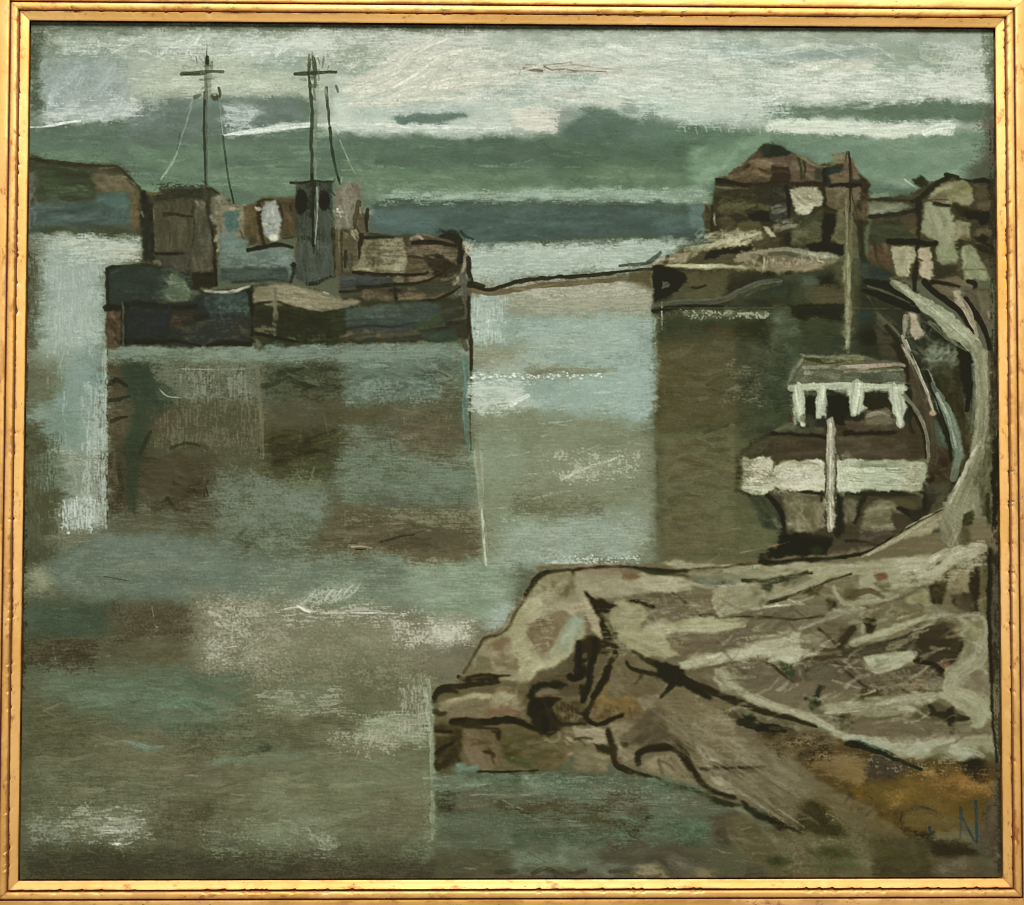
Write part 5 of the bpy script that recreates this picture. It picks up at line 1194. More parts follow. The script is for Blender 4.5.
for t in ('290,605 270,660','210,630 220,660','330,640 345,660','620,630 640,660','650,620 680,660'): s(t,1.4,'a3aa99',.7,dry=.3)
s('740,640 840,650 960,665',1.6,'8d927f',.7,dry=.32)
p('95,295 200,300 330,360 320,400 230,520 100,565','171a17',soft=5); q(110,310,300,480,'20221f 121512',10,L=14,w=5,ang=-50,da=20,op=.5,dry=.25); p('160,420 200,408 222,425 205,455 165,470','5a5c52',soft=3); s('280,360 320,385',5,'2b2e29',.8,dry=.2); p('215,520 290,430 360,450 330,540 230,560','54513f',soft=6)
# right part of the wall
V(770,225,7.3)
p('0,330 540,330 560,600 540,905 0,905','3f4436',soft=6)
q(0,340,540,600,'464b3c 383e30 4f5241 41453a',60,L=22,w=6,ang=10,da=40,op=.48,dry=.32)
s('0,350 60,340 150,345',5,'191a12',.9,dry=.12); p('0,390 90,385 110,480 0,500','34413d',soft=7,op=.8)
p('225,380 350,370 350,420 240,440','545d58',soft=6); p('350,375 470,365 470,440 340,455','22221a',soft=6); p('450,410 530,410 530,480 440,480','302d22',soft=6)
p('350,480 540,470 540,590 310,600','564f3d',soft=7); q(350,470,540,600,'5e5744 4c4635',14,L=16,w=6,ang=0,da=20,op=.48,dry=.3)
s('130,430 150,480 130,560 170,570',3,'2d3328',.7,dry=.3); s('280,450 280,590',4,'46503f',.6,dry=.3); s('20,520 60,560',4,'2e3021',.6,dry=.35)
s('0,600 200,598 560,605',1.4,'55533f',.7,dry=.25)
p('175,610 525,605 530,700 200,700','272a1c',soft=6); q(180,610,520,700,'2d3020 1f2216',14,L=22,w=6,ang=0,da=6,op=.5,dry=.25); s('265,700 330,690 410,710',4,'7b7f6e',.75,dry=.32); 
p('0,620 170,610 200,720 260,905 0,905','4a5043',soft=8); q(0,620,250,905,'5b6152 424838 6a7061 525848',60,L=16,w=4,ang=10,da=40,op=.5,dry=.4); q(30,640,120,720,'78807a 6b7268',14,L=8,w=2.4,ang=40,da=40,op=.55,dry=.42)
p('260,710 540,700 540,905 380,905 250,860','3f4434',soft=8); q(260,710,540,905,'474c3a 363b2c 50553f',34,L=20,w=6,ang=30,da=40,op=.48,dry=.3); s('380,870 395,905',4,'20221a',.8,dry=.25); s('440,780 450,850',4,'2f3326',.6,dry=.3)
# water stairs of paint behind the house boat, dark centre
V()
p('735,345 800,340 860,330 900,345 900,430 740,440','40463a',soft=6)
q(735,345,800,430,'4a5448 363d30 56614f 3f4b40 303629',60,L=18,w=6,ang=60,da=40,op=.48,dry=.34); q(750,345,790,385,'717b6e 7d877b 5c675b',34,L=12,w=2.6,ang=40,da=50,op=.52,dry=.43)
dab(752,380,4.5,6,'252a1e',.85,dry=.1); q(735,400,795,425,'434b37 37412f 4c553f',20,L=20,w=6,ang=-20,da=20,op=.48,dry=.32)
q(850,340,905,365,'434736 50533f 3a3d2d',24,L=18,w=5,ang=40,da=30,op=.48,dry=.33); dab(866,333,9,8,'22251a',.85,dry=.1)
# --- the harbour house on the quay
V(640,140,7.3)
O('painted_house')
p('545,290 570,280 640,260 740,190 860,70 920,35 960,30 1060,60 1240,190 1300,200 1500,120 1560,200 1620,260 1660,320 1670,420 1640,640 1500,800 1060,790 760,760 520,720 530,500','3f3a2a',soft=6,rag=1.2)
p('570,280 640,260 740,190 860,70 920,35 1040,60 1040,300 860,310 700,330','5c4a36',soft=6); q(640,180,1030,310,'6b5842 7b664c 50402d 5d4b35',44,L=20,w=5,ang=-14,da=14,op=.5,dry=.32); q(640,90,880,260,'7d6043 6b5036',14,L=14,w=4,ang=-42,da=10,op=.5,dry=.33)
p('880,60 930,28 990,32 1110,95 1090,118 1000,120 900,128','2a382c',soft=5); q(890,50,1060,115,'31443a 24312a',10,L=12,w=4,ang=20,da=10,op=.5,dry=.25)
s('760,210 820,170 880,215 920,230',3.4,'3d2f20',.7,dry=.3); s('660,270 800,240 950,270 1022,260',4,'7d6c4f',.65,dry=.33); q(860,150,1022,200,'7a634a 86705a',12,L=20,w=5,ang=2,da=5,op=.5,dry=.32)
s('560,295 640,300 760,330 900,320 1022,300',4.6,'2c2216',.88,dry=.12); dab(585,300,26,18,'231b11',.8,dry=.1)
q(560,340,1022,560,'4b4834 37351f 565340 2d2b1e 605d45',70,L=18,w=5,ang=-4,da=20,op=.5,dry=.36); p('850,330 1022,325 1022,460 830,440','3a362b',soft=8,op=.8); s('560,345 680,350 780,352',2,'706c52',.7,dry=.35); q(600,430,820,520,'67654c 595840',20,L=16,w=4,ang=-14,da=14,op=.5,dry=.4)
p('860,470 1000,480 1022,515 880,510','5d5c45',soft=6); p('790,540 900,520 1022,530 1022,600 890,600 800,580','1f1d13',soft=6,dry=.05)
p('570,580 640,560 700,600 690,690 600,690','544d3b',soft=7); p('700,600 860,590 910,640 800,690 690,680','56523a',soft=7); p('460,470 530,465 540,700 500,720 460,680','4d4630',soft=5,op=.85); q(455,460,540,720,'5a5035 3f3a25 6c5b40',22,L=10,w=3.4,ang=80,da=20,op=.5,dry=.36); s('540,540 548,620',1.6,'a8a183',.75,dry=.2); dab(594,655,10,8,'9d957b',.8,dry=.2); dab(475,452,18,8,'a39b80',.8,dry=.2); s('520,680 530,480',3,'2f2a1a',.7,dry=.3)
V(770,140,7.3)
p('0,190 150,180 160,310 0,320','402f20',soft=7); s('0,235 80,225 150,240',3,'59432f',.6,dry=.3)
p('10,125 160,100 340,185 390,200 380,300 160,300 150,190 20,180','6a5746',soft=5); q(20,120,380,300,'75614f 5f4d3d 806b58',26,L=20,w=5,ang=15,da=20,op=.48,dry=.3)
p('0,40 60,55 158,95 120,118 0,128','26362b',soft=4); q(0,50,140,120,'2d4034 203026',8,L=12,w=4,ang=15,da=8,op=.5,dry=.22)
for t in ('205,120 225,200 230,290','245,140 255,200 248,280'): s(t,2.6,'343d26',.8,dry=.15)
p('330,200 395,200 395,300 320,290','3f443a',soft=6,op=.9); p('405,205 555,200 540,235 450,265 430,320 405,320','2b3c3a',soft=4); q(410,205,540,260,'324744 25332f',8,L=12,w=4,ang=-8,da=10,op=.5,dry=.22); p('385,200 412,205 405,330 380,330','171b17',soft=4); s('200,110 330,185 400,195',2.4,'857b56',.8,dry=.2); s('410,195 480,165 560,160',3,'7a7150',.7,dry=.25)
p('450,110 540,85 590,140 650,220 655,290 440,320 440,260 540,220 550,180 480,150','6f5c48',soft=5); q(450,220,650,320,'7b6752 675341',16,L=16,w=5,ang=-5,da=14,op=.48,dry=.28); q(450,100,550,160,'847a5e 786d50',10,L=10,w=4,ang=0,da=20,op=.5,dry=.33)
s('560,85 550,160',2,'3a382a',.8,dry=.25); s('575,100 590,180 595,300 590,420',2,'31281c',.8,dry=.15); dab(552,150,10,14,'4f4d3b',.7,dry=.2)
s('445,340 540,332 660,335',4.4,'15130c',.97,dry=.03); p('650,300 680,290 730,330 720,440 670,450 670,350','3a3223',soft=5,dry=.15); q(650,300,730,560,'33291b 4d412e 5f5038',20,L=10,w=3,ang=70,da=30,op=.6,dry=.4)
s('140,310 230,325 300,310 410,320',3,'332a1b',.8,dry=.15); s('150,300 380,295',2,'5f4f3b',.7,dry=.3)
p('400,345 670,350 660,440 580,520 480,530 420,480 400,420','6a5b45',soft=6); q(410,350,660,520,'75654e 5d4f3a 7f705a',28,L=16,w=5,ang=10,da=40,op=.48,dry=.32); s('590,350 600,440',2,'3a2e1f',.7,dry=.25); s('385,350 400,430 390,480 480,520',4,'302819',.75,dry=.3); q(620,470,740,570,'736148 5c4c35',14,L=12,w=4,ang=40,da=40,op=.5,dry=.35)
p('0,350 130,340 140,600 0,620','34342a',soft=7); q(0,350,140,600,'42423a 2b2c24 50504a 393a30',26,L=16,w=5,ang=50,da=40,op=.5,dry=.33); s('120,340 135,450 140,560',4,'1b1a12',.9,dry=.1); q(0,470,100,520,'66665a 7a7a6c',8,L=12,w=3,ang=-5,op=.5,dry=.38)
p('150,345 350,345 385,410 380,480 330,500 250,545 190,540 150,400','9d9a7f',soft=5,dry=.04); q(150,345,385,540,'aaa68b b7b397 8b8769 c0bca1',34,L=14,w=4.5,ang=-6,da=20,op=.52,dry=.34); q(180,470,360,540,'c5c3a7 b3b093',12,L=16,w=5,ang=-12,da=10,op=.6,dry=.28); q(180,380,370,470,'6f6b4f 827e62',12,L=10,w=1.6,ang=25,da=20,op=.6,dry=.36)
p('150,550 390,520 390,760 160,780','4b4b39',soft=7); q(150,550,390,770,'55553f 404131 606048',28,L=18,w=6,ang=-20,da=30,op=.48,dry=.32); q(60,590,210,650,'8a8a74 7a7b66 9a9a84',14,L=14,w=3,ang=-14,da=10,op=.6,dry=.38); dab(130,720,24,44,'24241a',.8,dry=.2); q(140,670,380,770,'5d6045 6b6c52',12,L=16,w=5,ang=0,da=20,op=.48,dry=.33)
p('400,530 490,545 480,640 460,720 440,760 380,770 385,640','1b1c17',soft=6); p('490,540 560,530 640,650 640,840 560,840 545,760 450,730 470,650','605c44',soft=6); q(480,540,640,840,'6c6850 575440 757155',24,L=18,w=5,ang=60,da=30,op=.48,dry=.32); s('540,530 580,620 600,690',1.6,'403a29',.7,dry=.25); p('270,770 400,755 545,765 545,830 400,820 280,815','16170f',soft=6,dry=.05)
p('640,590 720,590 690,680 690,800 740,905 660,880 650,700','423f2a',soft=6); s('665,600 655,720 670,860',5,'2f2e1d',.7,dry=.2)
p('0,640 40,690 60,700 0,720','9b967a',soft=4,op=.8,dry=.15)
# --- paved quay edge in the sun
V(640,225,7.3)
O('painted_quay_edge')
p('85,290 200,230 400,150 640,95 900,40 990,70 940,100 880,150 1022,160 1022,330 700,330 250,300','554f3a',soft=5)
p('100,290 190,245 330,190 480,150 440,190 330,270 240,285','83765a',soft=5,dry=.05); q(130,190,420,290,'94876a 7a6c50 a39677',22,L=18,w=4,ang=-24,da=10,op=.52,dry=.34); s('180,270 200,230 190,290',3.4,'3f3020',.7,dry=.25); s('100,285 150,255 240,240',3,'b3a890',.7,dry=.3); s('60,270 120,230 150,200',4,'3d4a40',.75,dry=.3)
for t in ('330,180 480,150 620,130 780,80 860,55','380,170 520,150 640,125','480,180 600,160 700,120 820,80','560,130 700,105 880,60'): s(t,4,'a09b7a',.75,dry=.34,lift=1.1)
q(430,50,900,170,'a8a382 b5b08f 8d8768 c0bb98',60,L=14,w=3,ang=-24,da=14,op=.65,dry=.36,lift=1.1); q(600,45,900,130,'b9b493 a09a78',26,L=8,w=2.6,ang=50,da=20,op=.6,dry=.38)
p('905,10 940,20 960,45 990,75 960,85 930,60','a6a182',soft=3,dry=.1)
q(330,120,460,190,'8a927f 798270',12,L=10,w=2.4,ang=-20,da=30,op=.6,dry=.4); q(330,180,500,270,'4a442e 5d563e',12,L=12,w=3,ang=-20,da=20,op=.55,dry=.38)
p('480,220 520,180 640,175 760,150 840,150 800,185 640,215 560,250 470,255','26241a',soft=5,dry=.12); q(620,140,840,200,'2a281b 1d1c13',14,L=10,w=4,ang=-10,da=20,op=.6,dry=.35); p('430,270 640,215 700,230 690,280 480,285','58543f',soft=6); p('820,120 1022,90 1022,170 850,170','524c39',soft=6); q(830,100,1022,165,'5e5742 4a4431',12,L=16,w=4,ang=-4,da=10,op=.5,dry=.33)
p('680,240 740,205 860,190 1022,170 1022,215 860,225 800,260 700,270','8d8468',soft=4,dry=.08); q(690,180,1022,220,'9a9175 857c60 a89f82',22,L=24,w=3.4,ang=-4,da=6,op=.52,dry=.34); q(830,215,1022,250,'6c6050 7a6d5a',12,L=14,w=4,ang=0,op=.5,dry=.33)
q(760,250,1022,320,'9c8f70 b0a384 857656 766a4c',44,L=8,w=2.6,ang=70,da=40,op=.58,dry=.38)
s('190,295 330,300 430,305 600,300 760,310',4.6,'b1ad88',.92,dry=.16,lift=1.2,w1=2,w2=3.5); s('440,300 520,298 640,302',3,'c0bd98',.7,dry=.3); s('770,312 900,320 1022,328',3.4,'968a6b',.7,dry=.34); s('190,310 330,320 430,325',2.4,'5d5840',.6,dry=.35)
s('905,240 905,340',1.8,'bdb392',.7,dry=.3); s('930,240 930,330',1.4,'a99f80',.6,dry=.3)
V(770,225,7.3)
p('0,170 200,180 300,200 430,205 495,230 490,280 380,330 0,340','7c745c',soft=5,dry=.05)
s('0,185 120,180 200,190 300,210 440,225 495,240',4.4,'8a8a76',.85,dry=.24,lift=1.1); q(180,190,495,270,'a0a089 8d8d76 b1b19a',40,L=7,w=2.4,ang=20,da=50,op=.62,dry=.38); s('0,215 100,205 200,230 330,250',4,'4a4a3a',.7,dry=.32)
q(0,245,390,330,'a08a70 b39c82 8b765d c0ab90',70,L=6,w=2.2,ang=60,da=50,op=.6,dry=.4); s('0,300 150,310 370,305',6,'8e7b61',.6,dry=.3); q(380,250,500,330,'6b6a54 585742 7e7d66',16,L=12,w=3,ang=-10,da=30,op=.55,dry=.38)
p('455,290 540,260 545,400 480,400 470,370','53553f',soft=5,op=.8)
# tall quay post
O('painted_quay_post')
p('550,170 590,240 600,600 590,740 570,905 545,905 545,600 540,250','77775a',soft=3,dry=.05); s('565,200 572,400 568,600',3.4,'8b8b6e',.8,dry=.2); s('560,610 570,680 565,780 560,900',3,'95957a',.7,dry=.3); s('590,260 600,420 605,600',4,'4f503d',.7,dry=.25); s('550,260 545,400 540,590',1.6,'8f8c68',.6,dry=.3); s('635,270 630,420 635,590',2,'3d3c2c',.7,dry=.3); q(600,260,660,600,'585947 4a4b3a',12,L=24,w=4,ang=86,da=5,op=.48,dry=.33)
s('550,240 600,255 660,250',4,'4a452f',.7,dry=.25)
# --- dark slope between the post and the road
V(860,250,7.3)
O('painted_bank')
p('0,20 60,80 180,160 240,200 420,300 560,500 700,700 820,720 830,1000 840,1400 700,1450 500,1500 420,1200 330,900 290,800 100,780 0,780','363a2f',soft=6)
p('0,90 60,110 200,180 220,210 60,215 0,180','3b463f',soft=7); q(0,80,220,300,'414c44 343b32 4c5449',22,L=20,w=5,ang=30,da=20,op=.48,dry=.32)
s('50,225 180,240 260,290 350,360',4.6,'191b13',.9,dry=.12); s('30,295 160,330 280,390 420,440',7,'13150e',.95,dry=.08,w1=3); s('60,260 200,300 300,340',3,'5a5a48',.7,dry=.3); s('60,340 100,410',2.6,'56573f',.7,dry=.3); s('100,330 140,400',2,'4f5040',.6,dry=.3)
p('0,430 90,430 100,520 0,540','33423e',soft=7,op=.9); s('130,480 230,560 300,640',3,'6f6d5c',.7,dry=.35); q(120,470,320,620,'5d5a4a 47473a 6d6958',20,L=16,w=4,ang=45,da=14,op=.5,dry=.36)
dab(70,640,80,60,'1e2217',.85,dry=.1); p('120,560 300,700 300,800 150,780','4d493a',soft=7); s('190,560 290,700 360,820 410,905',4,'28271b',.8,dry=.15)
q(320,440,700,900,'54584a 6b6f60 3d4137 7c8070 2e3229',90,L=14,w=3.4,ang=50,da=50,op=.5,dry=.42); p('330,470 420,450 440,640 340,640','6f6b58',soft=6,op=.7,dry=.25)
p('370,470 405,460 440,570 460,630 420,655 385,620','a8987d',soft=4,dry=.12); s('345,480 325,560 320,640',4,'9a937d',.75,dry=.34); q(360,460,450,640,'b9ab92 9d8f76',12,L=10,w=3,ang=70,da=12,op=.55,dry=.35)
p('440,480 520,500 690,680 600,660 480,600','262a22',soft=6,dry=.15); q(460,500,700,700,'23271f 5d6154 7d8170',34,L=9,w=2.2,ang=30,da=40,op=.55,dry=.42)
q(480,700,720,860,'6f7565 828877 5d6354 949a88',60,L=18,w=3.4,ang=-40,da=30,op=.52,dry=.4)
p('700,680 800,700 825,800 820,905 740,905 715,800','13150f',soft=5,dry=.06)
V(860,345,7.3)
p('600,200 740,170 770,330 640,340','35331f',soft=8); q(560,160,760,440,'3f3c28 2e2c1c 4b4834 575641',40,L=18,w=5,ang=65,da=25,op=.48,dry=.33)
p('720,90 820,60 825,200 800,400 780,420 755,330 745,200','12140e',soft=5,dry=.05); s('835,270 850,360 840,460',4,'1d1e14',.9,dry=.12); s('760,110 780,160',3,'33372e',.6,dry=.35)
p('640,380 700,340 780,420 800,700 780,800 740,780 740,640 690,500','3c3524',soft=6); q(660,370,790,800,'47402c 322c1c 544d37',28,L=22,w=4,ang=80,da=14,op=.48,dry=.32); q(770,420,860,700,'5a5440 6b6650 474232',24,L=22,w=3.4,ang=82,da=10,op=.5,dry=.36)
p('205,0 310,0 370,180 375,300 345,440 310,430 330,280 310,190 260,60','332a1e',soft=5); p('360,180 440,260 500,440 540,560 480,600 430,470 370,460 345,420','5a4e3c',soft=6); q(360,200,520,480,'645845 51452f',12,L=20,w=5,ang=65,da=10,op=.48,dry=.28)
s('310,0 380,160 440,260 490,380 530,480',2.8,'8f8975',.85,dry=.22); s('320,20 390,170 440,260',1.4,'b8b39c',.75,dry=.3); s('470,290 500,380 525,470',4,'a2917a',.8,dry=.3); q(455,280,520,440,'b8a68d 8d7c66',12,L=7,w=2.4,ang=70,da=20,op=.65,dry=.36); dab(530,500,24,18,'b9966d',.92); s('535,540 542,575',2,'a9a28b',.7,dry=.25)
s('490,190 520,240 540,290',3,'a09d88',.7,dry=.34); s('520,310 560,380 600,470',3,'262a22',.8,dry=.2)
p('540,310 600,380 680,500 740,640 750,800 700,905 670,905 690,760 640,600 560,450','6d7869',soft=5); q(560,340,740,880,'7d8878 5d6859 8d9686 68746b',30,L=26,w=3.4,ang=68,da=8,op=.52,dry=.33); s('580,380 660,500 700,640 720,780',3,'96a08d',.65,dry=.35); s('560,480 620,640 660,760',3.4,'1f241b',.9,dry=.12)
p('500,560 560,540 640,740 650,820 520,830','545e51',soft=6); s('590,640 620,710',4,'6b776b',.6,dry=.3)
p('510,740 640,740 680,820 660,1000 500,1000','4a3b2b',soft=6); q(510,780,680,1020,'3f3023 54442f 5d4d38',22,L=16,w=5,ang=50,da=30,op=.5,dry=.32); dab(610,860,46,40,'43271b',.6,dry=.15); dab(520,980,26,36,'2c1a12',.8,dry=.1)
p('350,480 430,470 480,600 500,700 440,560 400,530','2c1f17',soft=4); p('330,470 400,520 450,640 480,760 460,820 300,700 290,620','47503f',soft=6,op=.9); q(300,500,460,740,'5a6456 4b5448 3d4639',18,L=18,w=4,ang=60,da=25,op=.48,dry=.33); s('390,530 440,610 480,700 495,790 480,905',3.4,'7b7e66',.8,dry=.2); s('480,560 500,680 510,800',3,'251c13',.85,dry=.12)
# --- the small boat
V(730,345,7.3)
O('painted_boat/hull')
p('90,820 200,720 310,640 420,560 460,440 1400,440 1440,560 1430,830 100,830','4a4030',soft=5)
p('130,790 300,650 700,690 700,810 300,830','4d4333',soft=7); q(150,660,700,820,'54493a 463b2c 5d5140 4b4a3a',34,L=22,w=6,ang=-2,da=14,op=.48,dry=.3); q(90,700,300,810,'44463a 55543f 383a2e',16,L=16,w=5,ang=-40,da=14,op=.5,dry=.33)
p('775,660 1300,690 1300,830 780,820','53473a',soft=7); q(780,660,1280,820,'5c5041 4b4030 655947',30,L=24,w=6,ang=0,da=8,op=.48,dry=.28)
s('305,645 360,640 520,645 690,680',4.8,'1f1b14',.92,dry=.1,w1=3); s('840,640 960,630 1022,640 1200,640',5,'221812',.92,dry=.08); s('60,820 100,770 200,700 300,650',3,'2b2c20',.75,dry=.25)
p('420,560 520,590 690,600 700,640 540,650 350,640 330,610','555444',soft=5,op=.9); q(340,590,520,640,'6a6a55 575843',10,L=16,w=4,ang=-6,op=.5,dry=.32); p('830,520 960,500 1022,520 1250,540 1260,620 900,620 840,600','5b4d3d',soft=6); q(840,540,1260,620,'685a47 52453a',16,L=22,w=5,ang=0,da=10,op=.5,dry=.3)
O('painted_boat/cabin')
p('445,290 1022,280 1280,290 1300,560 1230,560 1200,540 840,560 700,600 520,600 465,520','30332a',soft=4)
p('450,300 560,290 720,300 880,295 1022,285 1270,285 1285,330 1022,340 880,340 720,325 560,330 455,330','a9af93',soft=4,dry=.06,lift=1); s('445,300 560,290 630,275 720,300',4,'bcc1a6',.85,dry=.22,lift=1.1); s('720,290 880,290 1022,300 1200,295',4,'b5bba0',.8,dry=.26,lift=1.1)
p('455,330 560,330 548,600 520,590 470,500','a2a88d',soft=4,dry=.12); 
q(460,330,555,560,'b4b99e 8d9379 c1c5ab',20,L=26,w=3,ang=84,da=5,op=.58,dry=.33); s('545,320 560,450 540,590',3,'2b2d22',.8,dry=.3); s('490,340 500,400',2.4,'3b3d30',.7,dry=.36)
p('545,370 620,365 625,480 610,520 560,500','1c1e16',soft=5); p('630,300 715,300 700,420 690,510 650,535 625,460','a8ae93',soft=5,dry=.1); q(635,310,705,520,'b7bca1 989e83',12,L=20,w=4,ang=86,da=6,op=.55,dry=.33); q(560,335,640,375,'6b6f5a 575b48',8,L=10,w=4,ang=0,op=.5,dry=.36)
p('720,370 860,360 880,450 835,500 835,580 780,580 710,490','181a15',soft=6); q(720,310,870,370,'5f6453 4c5142 757a66',14,L=10,w=4,ang=10,da=20,op=.52,dry=.36); p('870,320 960,320 980,400 1022,450 960,500 900,520 880,460','b0b69b',soft=6,dry=.06,lift=1); q(870,320,970,510,'bcc2a8 a0a68b',14,L=20,w=5,ang=80,da=14,op=.55,dry=.28); 
p('960,380 1150,385 1165,450 1022,470 970,440','2d2c1a',soft=6,dry=.06); p('1160,290 1275,290 1290,460 1270,580 1230,570 1200,440 1165,400','a5ac92',soft=4,dry=.05,lift=1); q(1170,310,1285,560,'b3b9a0 969d84 bfc5ad',18,L=26,w=4,ang=82,da=6,op=.55,dry=.3); dab(1000,530,18,14,'a08f80',.8,dry=.2); p('1022,500 1120,480 1180,520 1160,560 1040,550','6b6350',soft=6,op=.9,dry=.1); q(1010,470,1190,560,'7d745f 8e866f 5f5644',14,L=14,w=4,ang=-10,da=20,op=.52,dry=.34)
q(470,520,620,620,'4d4e3f 3a3c30 62634f',16,L=12,w=4,ang=60,da=30,op=.5,dry=.35); s('600,560 610,620',4,'3f4a40',.6,dry=.3)
s('1300,300 1320,400 1310,560 1340,640',4,'1f2620',.85,dry=.15)
O('painted_boat/cabin_roof')
p('430,220 520,70 700,95 860,70 1000,90 1230,130 1270,200 1280,275 1022,280 470,280 440,275','5f604d',soft=4)
q(470,140,1022,280,'6f705b 5b5c4a 7f806b 4e5041',50,L=26,w=5,ang=-1,da=6,op=.5,dry=.35); p('520,70 560,85 700,100 850,72 980,90 960,130 640,130 530,115','6b6b4a',soft=4,dry=.08); s('530,85 600,105 720,120 900,110',4.6,'3d3d20',.85,dry=.15,w2=2); s('520,65 560,80 700,85 860,75 980,90',2.4,'8b8c70',.75,dry=.3); q(700,70,980,120,'8a8a70 787859',10,L=20,w=3,ang=0,op=.5,dry=.35)
s('810,165 900,160 1022,155 1200,140 1270,150',4.6,'a08a73',.88,dry=.18); s('860,160 1022,150 1180,145',3,'b39a84',.65,dry=.32); s('540,165 660,160 800,170',4,'8f8f78',.75,dry=.3); s('550,205 600,195',4,'a9aa93',.7,dry=.32); s('840,200 1022,195 1260,180',2.6,'8b8b73',.65,dry=.35); p('840,205 1022,200 1270,190 1280,270 1022,275 830,270','52564a',soft=5,op=.85); q(600,215,1270,275,'5f6456 4a4f42 6f7465',26,L=18,w=4,ang=10,da=20,op=.5,dry=.36)
s('430,270 450,210 520,120 530,70',3,'868971',.8,dry=.26); s('455,280 470,230 520,150',2,'3b3c2c',.7,dry=.3); q(440,170,520,270,'7a7c66 666853',8,L=14,w=3,ang=-60,da=10,op=.52,dry=.34)
V(730,440,7.3)
O('painted_boat/hull')
p('110,390 240,395 340,360 1440,380 1480,420 1460,560 1370,630 1100,760 760,730 400,690 350,600 250,500 180,420','4d4636',soft=6)
p('150,410 260,390 330,470 380,560 380,680 250,640 180,500','3a4136',soft=8); q(150,410,330,680,'434a3e 353c32 50533f 5a5b47',28,L=18,w=6,ang=70,da=20,op=.48,dry=.3); p('305,590 340,570 370,630 360,660','6a6753',soft=4,dry=.1)
p('380,370 500,365 690,400 690,640 560,670 420,640 400,560','6b654e',soft=6); q(380,370,690,660,'7c775f 5b5540 8b866d 6a6650',56,L=10,w=3.4,ang=40,da=40,op=.52,dry=.38); q(480,460,690,660,'8a8064 7a7054 6a5d45 96906f',30,L=14,w=4,ang=75,da=20,op=.5,dry=.35); q(400,600,560,670,'a09b80 8f8a70',10,L=10,w=2.4,ang=10,da=14,op=.6,dry=.38)
s('500,370 560,380 640,385 680,400',3.4,'201e14',.85,dry=.2); p('520,400 680,405 680,450 600,440','5c5241',soft=5,op=.9); dab(668,430,12,26,'27231a',.8,dry=.1)
s('270,400 340,470 380,570 395,690',5.6,'1c1d12',.95,dry=.06,w1=4); s('320,350 380,400',3,'2a2a1d',.7,dry=.3); s('660,540 690,590 680,640',1.6,'a5a088',.7,dry=.3)
p('775,380 830,390 830,640 790,730 760,700','2e2e20',soft=5); s('830,380 960,390 1100,385 1440,380',4.6,'2b3020',.92,dry=.1); p('830,430 960,430 930,600 830,610','5f5b47',soft=6); q(830,440,960,610,'6d6953 57533f 7d7962',16,L=12,w=4,ang=70,da=30,op=.5,dry=.34); s('990,400 950,480 915,600',4.6,'26291a',.9,dry=.12); s('800,400 800,560 790,690',4,'25261a',.8,dry=.15)
V(860,440,7.3)
p('20,560 60,470 140,430 230,440 320,540 330,620 240,660 20,660','6d6750',soft=7,dry=.04); q(20,440,260,660,'7f7a60 69644d 8f8a6f 79745c',40,L=22,w=3.4,ang=-4,da=5,op=.52,dry=.36); p('200,430 400,440 440,500 400,530 330,500','545137',soft=6,op=.8); p('230,510 330,560 420,620 320,670 240,640','504335',soft=6); p('0,665 240,660 420,620 180,770 0,830','564a3d',soft=6); q(0,660,300,780,'5e5245 4d4134 6a5d4e',16,L=24,w=5,ang=-8,da=10,op=.48,dry=.28); q(-80,640,240,670,'9a957a 87826a',12,L=16,w=2.4,ang=0,da=6,op=.58,dry=.38); s('-100,735 0,740 140,770',3,'2f271b',.8,dry=.2)
s('0,440 20,420 60,390 200,400 300,400 440,395',3.6,'30351f',.9,dry=.12); s('0,480 -20,560 -40,600',3,'2b2d1c',.5); s('480,280 480,400 470,520 410,580 340,520 280,500',6,'211d15',.92,dry=.08,w1=2.4); p('340,520 470,490 520,400 600,380 590,530 420,630','35322a',soft=6); q(480,330,640,440,'42423a 343630 53534a',18,L=12,w=5,ang=-30,da=40,op=.48,dry=.32); p('520,480 600,400 640,400 640,480 590,540 480,590','57553f',soft=6); q(480,420,640,580,'625f48 4d4b38',12,L=16,w=4,ang=-40,da=10,op=.48,dry=.3)
V(730,440,7.3)
p('360,700 420,680 600,690 760,720 750,760 700,830 900,850 700,870 240,880 300,800 350,770','1a1c13',soft=5,dry=.03); p('580,790 640,770 690,800 640,850 590,830','2f3a26',soft=6); dab(348,768,14,12,'8f2f22',.95); p('700,830 760,740 1022,760 1022,800 900,840','554a3c',soft=5); s('220,860 400,860 600,860 800,840 1022,810',4,'161810',.9,dry=.1); s('520,700 640,720 740,715',4,'2a2c1d',.8,dry=.2)
O('painted_boat/gunwale')
p('90,125 300,125 315,170 310,210 400,160 640,130 690,180 700,370 600,370 400,365 320,350 240,395 150,390 85,350','b2af93',soft=3.5,dry=.02,lift=1.3); q(90,130,690,370,'bfbca2 a9a68b cac7ad b5b79b',50,L=22,w=5.5,ang=-2,da=10,op=.55,dry=.28,lift=1.2)
q(100,220,330,300,'6f6a4e 857f62',14,L=10,w=1.8,ang=15,da=25,op=.6,dry=.36); q(320,130,640,180,'7d785c 8f8a6e',16,L=14,w=2,ang=5,da=10,op=.6,dry=.4); s('290,200 330,250 360,265',5,'bdb89e',.8,dry=.2); p('260,240 310,220 330,260 290,290','5d5840',soft=5,op=.6,dry=.25); q(100,330,290,390,'bcc0a0 adb192',10,L=18,w=4,ang=2,da=6,op=.6,dry=.26); q(440,240,690,330,'c6c3ac b9b39c',14,L=26,w=6,ang=-2,da=5,op=.5,dry=.3)
